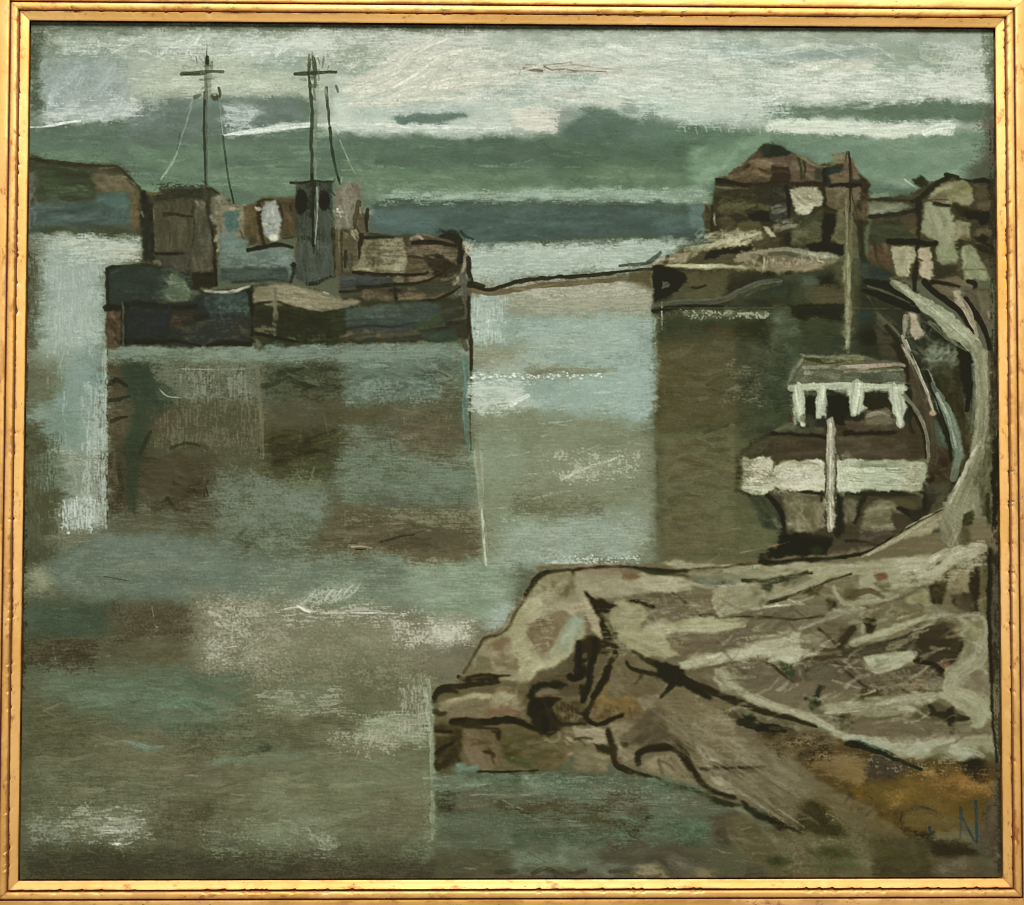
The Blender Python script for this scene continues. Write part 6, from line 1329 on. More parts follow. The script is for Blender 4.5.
s('45,130 60,240 50,380',5,'242414',.9,dry=.12,w1=3); s('40,385 100,385 150,400',3.4,'201f12',.85,dry=.15); q(300,360,420,400,'4a4632 b0ac90',10,L=8,w=2,ang=20,op=.6,dry=.36)
p('775,135 1022,150 1300,150 1410,160 1435,200 1430,260 1400,370 1022,370 780,380','a4a98d',soft=3.5,dry=.03,lift=1.3); q(780,150,1400,230,'8f9478 a0a588 7f8468 b0b597',44,L=30,w=3.4,ang=0,da=3,op=.55,dry=.38,lift=1.1); q(780,220,1330,370,'b9bfa3 a9af93 c3c9ad 9ea488',50,L=34,w=4.5,ang=0,da=4,op=.55,dry=.32,lift=1.2); p('930,145 1022,150 1022,200 930,205','8f9677',soft=5,op=.75,dry=.15); q(1260,170,1430,370,'9d9a7d aeab8e 8b886b',24,L=18,w=5,ang=20,da=40,op=.5,dry=.32); q(770,140,900,370,'c3c3aa b5b89c',16,L=16,w=6,ang=70,da=25,op=.5,dry=.3)
q(780,150,1400,360,'4f5238 5f6247',26,L=14,w=1.1,ang=1,da=3,op=.5,dry=.42)
O('painted_boat/mast')
p('715,-150 765,-150 770,60 775,180 770,400 765,640 740,650 720,640 700,400 705,120','8d8a74',soft=2.5,dry=.05,lift=1.2); s('740,-160 735,0 745,200 740,400 745,640',3.4,'b3b098',.88,dry=.22,lift=1.4); s('715,0 705,120 700,230',1.8,'c0bda5',.8,dry=.25); q(705,280,770,640,'cbc8b0 5d5a45 a9a68e 434230',40,L=6,w=1.8,ang=82,da=20,op=.7,dry=.34); s('770,100 775,250 765,420',1.8,'403d2b',.7,dry=.3); s('700,150 700,300 690,420',1.8,'3d3b2a',.7,dry=.3); s('695,640 740,690 760,720',4,'47463a',.7,dry=.3)
# --- houses at the right edge
V(870,165,7.87)
O('painted_waterfront_houses')
p('0,210 160,250 330,230 420,170 560,110 620,80 680,95 800,130 960,110 990,110 990,905 0,905','4c4736',soft=5,rag=1.4)
p('0,215 150,225 160,260 0,270','7b8a72',soft=6,op=.9); s('0,275 100,265 200,275 330,280',3.2,'34352a',.85,dry=.25); s('270,110 320,150 370,185',1.6,'a6ae97',.7,dry=.3); p('335,110 420,95 470,120 440,170 370,165 330,140','343728',soft=6,dry=.12)
p('0,290 250,300 330,330 200,380 0,390','747862',soft=6); q(0,295,260,390,'82866f 6b6f5a 90947d',18,L=20,w=5,ang=-4,da=8,op=.5,dry=.33); s('0,410 100,400 250,380 380,350',5,'2b2b20',.9,dry=.14); q(0,390,370,470,'33342a 464739 5b5c4b 3d3b2c',26,L=14,w=4,ang=-4,da=20,op=.52,dry=.36)
s('330,290 400,260 470,200 540,140 620,90',6,'25271a',.92,dry=.12,w1=4); s('600,80 650,85 690,95',4.6,'232818',.9,dry=.15); s('690,110 800,130 860,120 940,130',4,'25251a',.85,dry=.15); s('830,130 900,120 950,150 940,180',4.6,'1d1c13',.9,dry=.12)
p('460,260 560,150 640,115 740,130 810,170 815,290 780,315 660,300 520,295','83805f',soft=5); q(470,140,810,300,'8f8c6a 77744f 9b9877 85815f',36,L=20,w=5.5,ang=-10,da=25,op=.48,dry=.3); p('480,260 590,180 620,270 600,295 500,285','6f654d',soft=7,op=.8); p('640,240 800,270 780,312 680,300','96946f',soft=6,op=.7); s('470,272 560,272 620,275',1.6,'4a4331',.8,dry=.2); p('820,150 930,160 950,230 830,270','5c513d',soft=6)
p('430,310 520,300 640,330 670,420 690,440 790,450 790,560 740,570 690,600 680,740 640,780 570,790 520,740 540,600 470,580 400,540','85866a',soft=5); q(420,310,690,780,'919276 7a7b5e 9b9c80 868c6c',56,L=22,w=6.5,ang=75,da=25,op=.45,dry=.28); q(690,430,790,560,'8c8264 777053 979174',16,L=14,w=4,ang=80,da=20,op=.5,dry=.33); p('540,650 680,640 680,760 560,780','868f6b',soft=7,op=.7)
s('510,300 560,315 620,320',4,'2a271a',.85,dry=.15); p('650,300 700,320 820,340 850,370 740,410 690,400','39321f',soft=6,dry=.1); s('640,350 640,390',3,'3d3a28',.7,dry=.2); s('690,400 660,440',4,'423d2a',.7,dry=.3); p('750,380 840,355 930,355 940,400 920,460 870,470 850,420 760,410','15140f',soft=5,dry=.05); p('830,290 980,270 980,360 860,350','615540',soft=6); p('840,490 990,480 990,560 820,570','5f543f',soft=6); q(790,480,990,570,'6c614a 56503b',14,L=14,w=5,ang=20,da=30,op=.48,dry=.32)
p('810,560 900,560 990,640 990,700 870,680 820,620','2c2319',soft=6,dry=.08); q(770,560,980,760,'3a3222 5a543f 2e261a 7d7a5e',40,L=10,w=3,ang=40,da=30,op=.55,dry=.38); p('720,620 800,620 900,800 960,905 740,905 720,780','818566',soft=5,dry=.06); q(725,640,940,900,'8e9272 757a5b 999d7d',26,L=22,w=6,ang=70,da=20,op=.45,dry=.3); s('730,825 820,822 930,830',1.4,'54543d',.75,dry=.25); p('660,590 720,580 730,640 690,690 660,650','3d3e2b',soft=5,dry=.12); s('735,570 790,580',5,'705c3f',.7,dry=.25)
p('880,740 990,720 990,905 950,905','57503e',soft=6); q(960,120,990,900,'4b4232 5d5443 3a3325',18,L=22,w=4,ang=86,da=6,op=.5,dry=.33)
s('380,300 380,450 375,600 365,760 355,905',5,'22271c',.9,dry=.12,w1=6,w2=4); p('260,430 370,400 370,580 280,540','5e5039',soft=7,dry=.05); q(280,400,370,560,'6b5b40 544732',8,L=16,w=4,ang=-20,da=20,op=.48,dry=.3)
p('0,470 260,470 370,560 370,600 150,590 0,640','474c3a',soft=7); q(0,470,340,600,'4f5442 3e4334',16,L=22,w=5,ang=0,da=10,op=.48,dry=.3)
s('150,600 240,600 380,605 460,620 520,610',5,'141610',.95,dry=.06); dab(515,615,22,26,'1a1c12',.9,dry=.15)
p('0,620 140,620 170,740 190,830 0,760','5f4a36',soft=6); q(0,620,170,830,'6b5440 544130 79624b',16,L=16,w=5,ang=50,da=20,op=.48,dry=.3); s('0,560 40,650 60,760 150,860',3,'423b28',.7,dry=.3); p('0,780 100,830 200,870 100,905 0,905','38443f',soft=6)
p('165,640 360,640 355,760 330,800 300,880 240,885 195,850','989473',soft=4,dry=.04); q(170,650,350,870,'a5a181 8b8766 b0ac8d',24,L=18,w=5.5,ang=80,da=25,op=.48,dry=.3); s('180,740 260,745 350,750',1.2,'7a7657',.6,dry=.3)
p('380,660 460,640 480,740 500,860 480,895 400,890 375,850','a79878',soft=4,dry=.04); q(380,660,490,890,'b3a486 9a8b6b bdaf92',16,L=16,w=5,ang=80,da=20,op=.5,dry=.3); s('375,740 410,755',2.4,'3f3423',.8,dry=.2); s('490,640 510,760 520,860',4,'3b3d2a',.8,dry=.15)
p('320,800 360,790 350,905 300,905','5a4f3b',soft=5); q(580,780,740,905,'5a5140 6d6450 3d3626',24,L=9,w=3,ang=50,da=40,op=.55,dry=.38); p('510,800 640,790 700,830 560,905 510,905','3b3a2b',soft=6,op=.8)
V(860,250,7.3)
s('400,140 395,220 400,290',5,'2a2218',.9,dry=.1); s('380,110 400,160',3,'4a4030',.6)
p('450,215 720,270 760,320 740,420 690,430 600,380 500,290','695c48',soft=6); q(480,240,760,400,'756855 5f523f 80735e',22,L=18,w=5,ang=28,da=14,op=.48,dry=.3); p('560,210 700,200 840,240 835,285 720,270','6f644c',soft=5); s('520,235 620,245 720,265',4,'251d12',.92,dry=.1); s('790,230 840,245 835,300 800,335 770,350 780,400',4.4,'211a10',.92,dry=.1); p('760,280 960,260 970,560 900,560 800,420','635a46',soft=7); q(780,340,970,600,'6c634e 575040 78705a',26,L=20,w=5,ang=65,da=20,op=.48,dry=.32); s('935,450 945,500',2,'b4ad94',.7,dry=.3)
s('470,230 530,300 640,380 720,440 780,540 830,600',5.6,'221b10',.93,dry=.08,w2=2.5); s('770,360 820,440 880,530 920,620 950,720',5.2,'251d13',.88,dry=.15)
O('painted_road')
p('225,215 280,240 400,310 560,390 700,480 790,570 860,650 900,730 930,760 930,1000 950,1400 830,1400 850,1000 820,740 780,690 690,670 600,570 420,400','8d8d72',soft=4)
q(240,230,560,420,'9a9a80 878769 a5a58b',26,L=26,w=4,ang=36,da=6,op=.5,dry=.33); q(450,380,840,700,'979c7f a3a68b 8a8f72 aeae93',60,L=30,w=6,ang=44,da=8,op=.48,dry=.28)
s('240,230 300,290 400,370',2.4,'5a5d48',.7,dry=.3); s('230,220 330,280 450,340',2,'b0ad94',.6,dry=.38); s('225,215 260,195 330,205',3,'6d6b52',.7,dry=.3)
p('680,305 720,290 760,400 830,520 860,620 830,635 780,540 720,430','9b8d73',soft=4,dry=.08); s('690,310 740,400 800,510 845,610',4,'a89a80',.75,dry=.28); s('700,420 760,420',1.6,'6a5d48',.6)
q(560,380,860,640,'6f6f55 7e7e64',12,L=16,w=2,ang=44,da=10,op=.5,dry=.4)
V(860,345,7.3)
p('830,40 900,20 940,120 945,400 930,700 860,760 840,905 780,905 830,700 850,500','7d7d65',soft=5); q(830,60,940,700,'8d8d74 72755e 9b9b82 6a705c',60,L=28,w=3.4,ang=86,da=6,op=.5,dry=.34); p('890,50 930,70 940,400 900,480','94866a',soft=5,op=.85,dry=.1); s('905,60 915,200 935,380',4,'a3937a',.7,dry=.32); s('830,70 860,200 860,340',4,'66786b',.7,dry=.3)
p('930,60 1000,60 1000,905 940,905 950,600','5a513f',soft=5); q(940,60,1000,880,'504736 665d49 433c2d 5b5f48',40,L=18,w=4,ang=80,da=14,op=.5,dry=.36); s('960,200 965,260',2,'9a947c',.6,dry=.36)
q(850,600,950,900,'6b6a50 55563f 7d7c62',26,L=20,w=4,ang=84,da=10,op=.5,dry=.35); p('970,700 1000,680 1000,905 980,905','1f1f18',soft=4)
V(860,440,7.3)
p('820,0 900,-20 940,40 900,400 940,560 860,800 720,830 640,820 600,720 580,640 640,400 700,340 760,220','77745a',soft=5)
s('870,0 840,100 790,200 720,330 660,450',5,'98937a',.85,dry=.3,lift=1.1); q(640,200,830,480,'8d896e 7b775d 9b977d 6c684f',34,L=24,w=4.5,ang=-58,da=10,op=.5,dry=.33); 
p('770,310 830,290 880,360 850,560 740,620 700,780 640,820 590,680 600,600 680,460','828066',soft=7,dry=.03); q(600,400,860,820,'8e8c72 767359 99977e',44,L=24,w=6,ang=-70,da=20,op=.45,dry=.3)
p('860,60 990,60 990,560 900,560 870,300','59573f',soft=5); q(860,40,990,700,'65644c 4b4a34 75755d 3c3c2a',60,L=28,w=4,ang=87,da=6,op=.5,dry=.36); p('960,100 1000,40 1000,905 975,905','1d1c13',soft=4,dry=.05); s('930,400 940,560 930,740',4,'33321f',.75,dry=.25)
p('700,660 720,620 760,540 810,500 835,560 820,680 760,760 710,740','3f4028',soft=6,dry=.12); q(700,540,830,750,'4a4b32 2f301d 5f6045',22,L=12,w=4,ang=-60,da=20,op=.5,dry=.34); s('800,220 780,320',4,'524f3a',.6,dry=.3); s('850,230 840,320',5,'4d4b35',.6,dry=.3); p('780,700 840,680 820,780 760,790','6d5f48',soft=5,op=.7)
s('690,310 640,400 600,470',3,'33332a',.6,dry=.3); s('680,320 740,220 800,100',2.6,'2a2a1c',.8,dry=.2)
p('0,850 120,790 300,690 480,590 590,560 600,620 480,700 300,800 100,870','8f8567',soft=4,dry=.05); s('40,855 200,770 400,650 590,570',4.6,'a2987a',.75,dry=.3,lift=1.1); s('100,800 250,710 430,610 590,535',3,'2c1d12',.85,dry=.18); q(60,590,590,860,'9b9174 867b5d',12,L=26,w=4,ang=-30,da=4,op=.5,dry=.32)
p('360,780 480,700 580,640 600,730 640,830 480,860 330,850','4a4338',soft=5,dry=.06); s('330,830 450,780 600,760',5,'22221a',.85,dry=.15); s('350,775 450,720 530,700',4,'2b2a20',.8,dry=.22); q(320,700,620,860,'5a5346 38382d 4b4f40',20,L=20,w=4,ang=-14,da=10,op=.5,dry=.34); s('0,860 150,840 300,800',3,'4d5544',.7,dry=.3); s('560,780 620,830',4,'2f2f22',.7,dry=.25)
# --- the rocky foreshore
V()
O('painted_rocks')
p('434,712 436,704 460,676 478,646 490,634 500,628 512,612 528,590 540,574 556,569 600,566 640,565 680,560 720,558 770,558 830,554 870,546 900,540 985,520 998,530 1000,884 860,884 800,840 700,790 640,770 560,752 500,745 436,748','6b5f4c',soft=2.5,rag=2)
# submerged green foot
O('painted_shallows')
p('436,744 480,770 560,770 640,776 700,792 760,812 800,838 860,850 1000,800 1000,884 436,884','5a583f',soft=5,rag=3)
V(425,670,6.375)
O('painted_rocks')
p('60,170 130,110 400,30 560,20 800,40 1020,30 1020,400 900,600 700,640 340,660 200,600 70,650','665a44',soft=7)
V(425,555,6.375)
# left shoulder, cream
p('360,560 480,490 560,380 640,280 730,160 800,110 1020,90 1020,500 900,720 840,760 660,820 540,800 330,750 240,760','8c8468',soft=6)
p('740,160 800,115 1020,100 1020,240 900,270 760,240','82795c',soft=7); q(750,110,1020,280,'8f8668 7a6f54 6c6049 9b9275',44,L=14,w=5,ang=10,da=30,op=.5,dry=.33); q(800,190,960,300,'5d4f3b 70624c',14,L=9,w=4,ang=60,da=40,op=.5,dry=.36)
p('560,420 640,290 740,250 760,330 700,420 620,520 560,600 520,560','a09a76',soft=7); q(530,280,760,600,'a9a37f 989069 b3ac8b 8d8565',40,L=16,w=5.5,ang=-55,da=18,op=.5,dry=.3)
q(740,300,1020,360,'a3967a b0a486',14,L=16,w=5,ang=0,da=30,op=.5,dry=.33)
p('640,440 760,400 880,360 920,380 860,480 800,600 740,630 680,560','75654e',soft=7); q(640,380,900,620,'806f58 6a5944 8d7c66 5d4e3b',40,L=12,w=4,ang=55,da=25,op=.5,dry=.35); p('700,550 760,540 790,620 740,640','7a604c',soft=7,op=.8)
p('900,420 1000,390 1020,500 940,600 900,700 840,700 800,620 860,520','8c917a',soft=7); q(800,420,1010,690,'979d87 848a74 8f8d6e a2a48b',26,L=16,w=6,ang=-58,da=14,op=.5,dry=.3); dab(960,420,46,26,'83948a',.55,dry=.2); s('780,560 800,600 820,650',2,'a5a48d',.6,dry=.35)
p('520,570 640,600 760,680 900,640 880,720 800,760 700,800 600,780 560,680','a09a76',soft=8); q(560,600,900,780,'a8a27e 938b69 b1ab8a',34,L=16,w=6,ang=-20,da=30,op=.48,dry=.3)
p('390,580 480,520 540,520 560,620 600,700 560,760 440,750 400,660','85775f',soft=7); q(380,560,640,760,'8f826a 776850 6a5c46 9a8f75',44,L=10,w=4,ang=40,da=40,op=.5,dry=.36); p('420,570 500,520 540,540 500,600 430,610','7a5d44',soft=6,op=.85); dab(355,665,28,28,'5b635a',.85); q(440,620,700,720,'5a4e38 6b5f48',24,L=5,w=2,ang=45,da=40,op=.55,dry=.4)
p('250,750 330,660 400,640 440,740 300,770','6f664f',soft=6); s('320,640 310,720',3,'8b8a70',.6,dry=.3)
# outline strokes left
s('250,750 290,680 340,590 380,530 450,515 490,505',3.2,'43392a',.8,dry=.18); s('490,500 540,440 580,360 620,300 660,240',3,'3a3222',.75,dry=.3); s('640,250 690,180 740,120 780,105',6,'2b2517',.9,dry=.22,w1=3); s('770,112 860,100 950,95 1020,80',3.4,'33281a',.9,dry=.1); s('720,82 850,66 1020,64',3,'7a6148',.85,dry=.18); s('940,110 950,130 970,160',2.4,'342b1c',.85); s('560,380 600,320 650,280',2.4,'5b513c',.6,dry=.38)
s('215,775 250,790 300,780 400,765 480,770 540,765',6,'2b2415',.93,dry=.06,w1=4,w2=2); p('260,790 400,750 490,770 470,800 350,810','312a1a',soft=4); s('300,790 380,775 430,780',2,'5a4f38',.6,dry=.3); dab(240,780,26,16,'7a6d55',.7,dry=.2)
s('60,905 90,860 140,850 240,835 330,820 470,810',6.4,'2d2618',.92,dry=.07,w2=3)
p('720,740 830,720 1020,560 1020,905 900,905 820,860 700,860 660,820','54493a',soft=7,op=.9)
V(425,670,6.375)
p('80,215 200,170 420,145 540,150 640,170 620,250 560,290 380,300 180,310 90,250','75674f',soft=7); p('90,215 200,170 340,150 440,150 420,175 260,190 130,240','958e6b',soft=5,dry=.05); q(90,150,480,230,'a19a76 8d8562 aea685',22,L=24,w=4,ang=-12,da=6,op=.52,dry=.32); q(440,100,600,240,'a9a37f 9a9270 8a7f63',34,L=10,w=4,ang=-40,da=40,op=.5,dry=.35); q(400,180,640,290,'8f7a60 7a5e46 9c8a6f',34,L=9,w=2.6,ang=0,da=40,op=.52,dry=.38); s('400,270 500,260 600,270',6,'77543f',.7,dry=.3); p('440,110 520,90 530,130 450,140','7e654d',soft=6,op=.8)
q(100,210,360,310,'7d6d5a 6b5c49 877863',26,L=16,w=5,ang=0,da=30,op=.48,dry=.32); s('45,200 60,240 50,270',3,'4c584a',.6,dry=.3); s('60,265 90,280 125,275',6,'352d1d',.85,dry=.15); s('65,200 90,220',4,'4a5a48',.6,dry=.3)
s('60,200 80,150 130,130 200,140',5,'2d2a1a',.85,dry=.12)
s('170,330 260,320 380,330 520,315 600,330 680,370 760,390',7.4,'241c13',.95,dry=.04,w1=6,w2=5); s('180,345 340,365 460,370',4,'2f271b',.8,dry=.15); p('400,370 480,380 490,470 460,440 450,400','332a1c',soft=4)
p('60,350 180,350 240,390 230,600 70,650','3f3624',soft=6); q(65,370,240,640,'4c412d 332b1c 5a4d38 464a30',34,L=16,w=4.5,ang=-40,da=40,op=.5,dry=.33); s('65,390 170,390',3.4,'231d12',.85,dry=.15); s('60,410 170,415',3,'665a44',.6,dry=.3); s('70,530 110,500 170,470',4.4,'211c11',.85,dry=.15)
p('240,390 420,390 470,460 460,600 400,640 340,640 260,540','695843',soft=7); q(250,390,470,630,'77644f 5c4c39 846f5a',30,L=20,w=5,ang=50,da=20,op=.48,dry=.32); q(300,440,420,470,'3f3122 52432f',8,L=16,w=2,ang=10,da=10,op=.6,dry=.35); s('380,520 430,530 440,550',4,'332a1b',.8,dry=.2); s('410,500 440,600',2.4,'3f3524',.7,dry=.3); p('280,490 340,500 430,620 380,640 320,600','766253',soft=6,op=.7)
p('480,370 640,380 760,420 900,500 860,640 620,620 500,560','5a5039',soft=7); q(480,370,900,640,'665b43 4d432e 716650 494a31',66,L=20,w=4,ang=8,da=18,op=.48,dry=.34); q(470,560,700,650,'3d4a36 4a5741 34402e',22,L=22,w=4,ang=5,da=6,op=.52,dry=.36); q(740,560,900,650,'5f4c36 6e5940',14,L=14,w=4,ang=-40,da=30,op=.5,dry=.34); q(500,480,620,560,'3b3722 4a4830',10,L=12,w=4,ang=-30,da=30,op=.5,dry=.35)
p('190,600 330,600 350,640 200,655','61776c',soft=4,dry=.08); q(190,600,350,650,'728a7e 566b60',10,L=16,w=3,ang=-4,op=.55,dry=.3); s('340,648 460,650 600,645 720,640',2.6,'21231a',.92,dry=.1,w2=1.4); s('700,640 740,650',3,'2c3523',.7,dry=.25); s('860,655 950,660 1020,650',2,'3a3020',.7,dry=.25)
# head of black strokes
p('720,80 860,75 910,105 840,130 740,115 690,160 660,180 640,160 680,100','222417',soft=5); p('660,170 760,170 850,180 850,200 800,240 870,340 870,380 800,420 740,420 680,340 650,280','241d14',soft=6); q(700,200,870,400,'1b150e 33291e 44382c',16,L=14,w=5,ang=60,da=20,op=.5,dry=.26); p('710,130 800,125 860,150 780,170 715,165','6e5e50',soft=5); s('720,185 800,185 855,190',4,'2a2116',.9,dry=.1); s('770,250 800,300 820,340',5,'3b2f28',.6,dry=.25); s('640,180 620,220',4,'4a3f2e',.6,dry=.3)
s('920,40 950,55 1010,30 1015,-20',6.4,'201a10',.93,dry=.06); s('1015,-60 970,-20 960,40',5,'241d12',.9,dry=.1); s('1000,110 1010,190',5,'2a2014',.85,dry=.12)
p('830,200 1020,190 1020,330 880,340 830,260','544633',soft=6); 
for x in range(840,1020,24):
    s(f'{x},{215+rng.random()*20} {x+8},{260} {x+4},{310+rng.random()*20}',2,'2f2618',.75,dry=.35)
q(830,200,1020,330,'847558 6d5f47 3a3020 978868',50,L=5,w=2.4,ang=70,da=40,op=.58,dry=.36); s('870,345 950,345 1022,340',4.4,'2b2417',.88,dry=.12)
s('760,440 800,455 850,440 850,400',3.4,'8a7d65',.7,dry=.28); s('780,400 830,390',2,'6c6048',.7,dry=.3)
V(575,670,6.375)
p('0,370 130,370 200,400 210,470 120,470 0,440','958770',soft=5,dry=.06); q(-60,375,210,560,'9f927a 84765f ada087 6b5f4a',60,L=16,w=2.6,ang=10,da=14,op=.55,dry=.38); p('0,460 200,480 240,560 200,640 0,640','6f634d',soft=7,dry=.05); q(0,500,240,650,'7c7059 615641 8a7e66',34,L=16,w=3.4,ang=14,da=14,op=.5,dry=.36); s('0,440 60,430 110,440',3.4,'3a3323',.8,dry=.2); s('20,440 60,480',3,'463d2c',.6,dry=.3)
p('100,200 180,90 300,90 400,150 470,240 400,300 300,330 110,330','6f5a3c',soft=7); p('140,200 200,100 290,90 370,160 400,230 250,240','7d6138',soft=7); q(130,100,400,250,'8b6c3e 7a5e38 957648 6b5334',36,L=14,w=5,ang=20,da=40,op=.48,dry=.32); q(100,220,420,310,'3d3020 6f5a3f 8a7352 2e2417',56,L=5,w=2.2,ang=60,da=50,op=.58,dry=.38)
p('80,210 30,210 0,190 0,330 60,330','4f4331',soft=6,op=.9); q(0,220,80,340,'6d5e46 2f2719 7f7055',26,L=6,w=2.2,ang=60,da=40,op=.58,dry=.38)
s('110,-20 90,80 70,160 55,200',6,'231d12',.95,dry=.05,w1=5,w2=5); s('225,-20 190,60 130,160 95,230 70,280 80,320 130,350',5,'281f12',.94,dry=.06); s('90,320 140,355 220,320 300,285',4.6,'261f13',.93,dry=.07,w1=3); dab(290,290,12,14,'261f13',.9); s('60,280 70,310 110,340',4,'281f12',.9,dry=.1)
p('390,80 540,60 600,100 500,230 440,260 380,160','7a6c59',soft=7); q(390,60,600,240,'847663'+' 6f6150 8e806c',18,L=18,w=6,ang=30,da=25,op=.45,dry=.28); p('470,240 560,250 620,320 600,400 740,450 760,520 640,490 480,490 330,460 300,420 400,330','564a3c',soft=7); q(310,280,740,500,'5f5244 4c4134 685b4b',44,L=20,w=6,ang=-35,da=20,op=.45,dry=.28); p('300,420 380,360 420,400 350,470','6c604e',soft=6,op=.7)
p('540,150 680,100 840,210 1022,330 1022,620 820,620 740,460 600,390 580,290','72654f',soft=6); q(560,110,1022,560,'7d705a 695c48 877a64 74694f',70,L=34,w=6,ang=33,da=9,op=.45,dry=.28); p('640,330 760,420 860,520 900,600 1022,600 1022,480 880,420 740,330','6a5f4b',soft=8,op=.8); q(660,300,1022,600,'5b5040 776b55 8a7d66',34,L=30,w=3,ang=36,da=8,op=.5,dry=.36); s('660,310 760,370 860,440',1.8,'43392b',.75,dry=.3); s('890,400 960,440 1000,450',1.6,'453b2c',.7,dry=.3)
q(770,480,930,620,'aa9c80 978a70 b9ac92',34,L=10,w=3.4,ang=50,da=30,op=.55,dry=.36); q(760,500,800,640,'4e4436 40372a',10,L=18,w=5,ang=62,da=10,op=.5,dry=.3); s('820,630 920,630 1022,615',4.4,'332b1e',.92,dry=.08); s('900,640 960,690',4,'9a8d74',.6,dry=.34); p('780,640 1022,640 1022,800 900,760 820,700','7a6e57',soft=6,op=.9); q(790,640,1022,790,'867a62 6d624d 94886f',30,L=26,w=4,ang=36,da=12,op=.48,dry=.32); q(880,650,960,710,'a3967b b0a489',8,L=12,w=4,ang=40,op=.55,dry=.36)
# dark curve and water edge
s('405,600 400,550 440,510 520,505 600,500 660,520 700,570 740,640 790,710 880,760 960,800 1022,810',6.6,'2b2317',.95,dry=.05,w1=5,w2=4); s('680,530 730,610 770,690',7,'2e261b',.9,dry=.08)
p('430,600 520,550 640,530 700,600 760,700 820,770 780,780 660,720 540,690 430,640','7a6b55',soft=5); q(440,550,780,770,'87785f 6d5e4a 94866c',34,L=20,w=5,ang=34,da=12,op=.48,dry=.3); s('530,580 550,640 560,690',2.6,'463a2a',.7,dry=.25); s('530,575 600,600 640,640',1.8,'4d4030',.7,dry=.3); s('540,690 640,700 700,740 800,790',2.4,'8f836a',.6,dry=.35)
s('220,390 240,470 245,540 250,580 280,620 350,640 440,670',7,'2a2316',.95,dry=.05,w2=4); p('110,470 200,480 240,500 230,540 140,520','363120',soft=5); dab(320,480,20,24,'2b2417',.9,dry=.1); dab(300,470,14,14,'3a3122',.7); s('255,400 280,470 310,540 360,560',5,'8a7d66',.7,dry=.25); q(270,480,380,600,'93866e 7c6f59 a4977e',16,L=12,w=3.4,ang=50,da=20,op=.52,dry=.35); p('210,350 330,320 380,340 290,420 250,400','7a6d56',soft=5,op=.9); q(210,320,360,400,'87795f 998b70',10,L=14,w=4,ang=-20,op=.5,dry=.33)
s('440,670 540,690 640,730 760,770 860,800',3,'2c2518',.85,dry=.15); s('860,800 900,830 1022,870',6,'2a2419',.9,dry=.08,w1=3)
V()
# shallows, green and ochre
O('painted_shallows')
p('436,776 560,772 640,778 660,782 720,796 780,812 800,830 800,850 640,840 436,850','5d6650',soft=5,rag=2)
V(425,670,6.375)
q(70,660,1020,760,'5d6f56 6b7d63 50614b 7a8a70 47543f',110,L=30,w=5,ang=0,da=8,op=.5,dry=.36); q(640,670,1000,760,'71886f 5c755e 8a9a80 4b5f4a',44,L=18,w=4,ang=10,da=20,op=.52,dry=.38)
for t in ('-10,690 120,685 260,665','60,740 200,735 330,725','80,770 250,745 420,725','280,800 420,798 600,800 740,795','200,690 260,685'): s(t,2,'8b9a80',.7,dry=.32)
p('190,760 400,740 680,800 700,860 400,905 190,905','625b46',soft=8); q(190,760,700,905,'6d664f 575039 5c6149 7a735c',50,L=22,w=5,ang=6,da=12,op=.48,dry=.34); p('75,780 185,780 185,905 80,905','434330',soft=7); q(70,780,190,905,'3a3624 565a42 4d4d38',20,L=18,w=5,ang=85,da=12,op=.5,dry=.34); s('150,850 160,905',5,'302b1b',.75,dry=.22); s('240,890 270,875 300,890',1.5,'3d3626',.7)
p('400,830 560,820 760,870 1020,860 1020,905 500,905','47452e',soft=7); q(420,830,1020,905,'524d2f 3b3a25 5d5a3f 5b4a22',34,L=22,w=5,ang=4,da=8,op=.5,dry=.32); s('880,870 950,890',6,'5f4b1c',.6,dry=.28)
V(512,679,4)
O('painted_shallows')
p('0,500 130,480 340,500 520,540 560,600 380,640 200,590 0,560','4f4a32',soft=7); q(0,490,560,620,'4a4a31 5d583f 3c3c28 6a654b 55502f',70,L=24,w=5,ang=8,da=10,op=.48,dry=.33); dab(65,568,9,8,'23261a',.8,dry=.15); s('0,500 40,520 70,560',5,'3e3b20',.7,dry=.25); q(120,490,340,520,'5f4d24 55481f 4a4527',12,L=22,w=5,ang=3,da=5,op=.5,dry=.32)
p('350,460 480,440 560,520 540,560 460,570 400,530','60543f',soft=6); q(360,450,560,560,'6f6049 524630 7d6e55 443a26',34,L=14,w=4,ang=40,da=20,op=.5,dry=.34); s('420,520 440,570 480,590',3,'3a3020',.7,dry=.3); dab(555,553,16,10,'23271a',.9,dry=.12); dab(500,590,14,10,'3a3d28',.7,dry=.2)
p('560,380 720,420 800,460 820,520 660,530 560,470','636a52',soft=7); q(540,390,800,530,'6d7a5e 5c6a50 7b866b',30,L=22,w=5,ang=14,da=10,op=.48,dry=.33); q(540,390,720,460,'4d6350 5b7560 42543f',14,L=20,w=3.4,ang=18,da=8,op=.52,dry=.34); p('660,470 760,480 800,520 670,520','67624a',soft=6,op=.8); s('600,525 700,525 810,530',1.6,'827c62',.6,dry=.38)
p('620,560 760,560 800,600 770,650 700,650 560,600','4f5b45',soft=8); q(600,555,800,650,'46573f 587256 3a4833 4a6850',40,L=16,w=4.5,ang=0,da=20,op=.52,dry=.34); q(700,560,780,620,'6a8f72 5c8064',14,L=7,w=2.4,ang=40,da=40,op=.6,dry=.4); s('680,655 760,660',3,'37412c',.6,dry=.3)
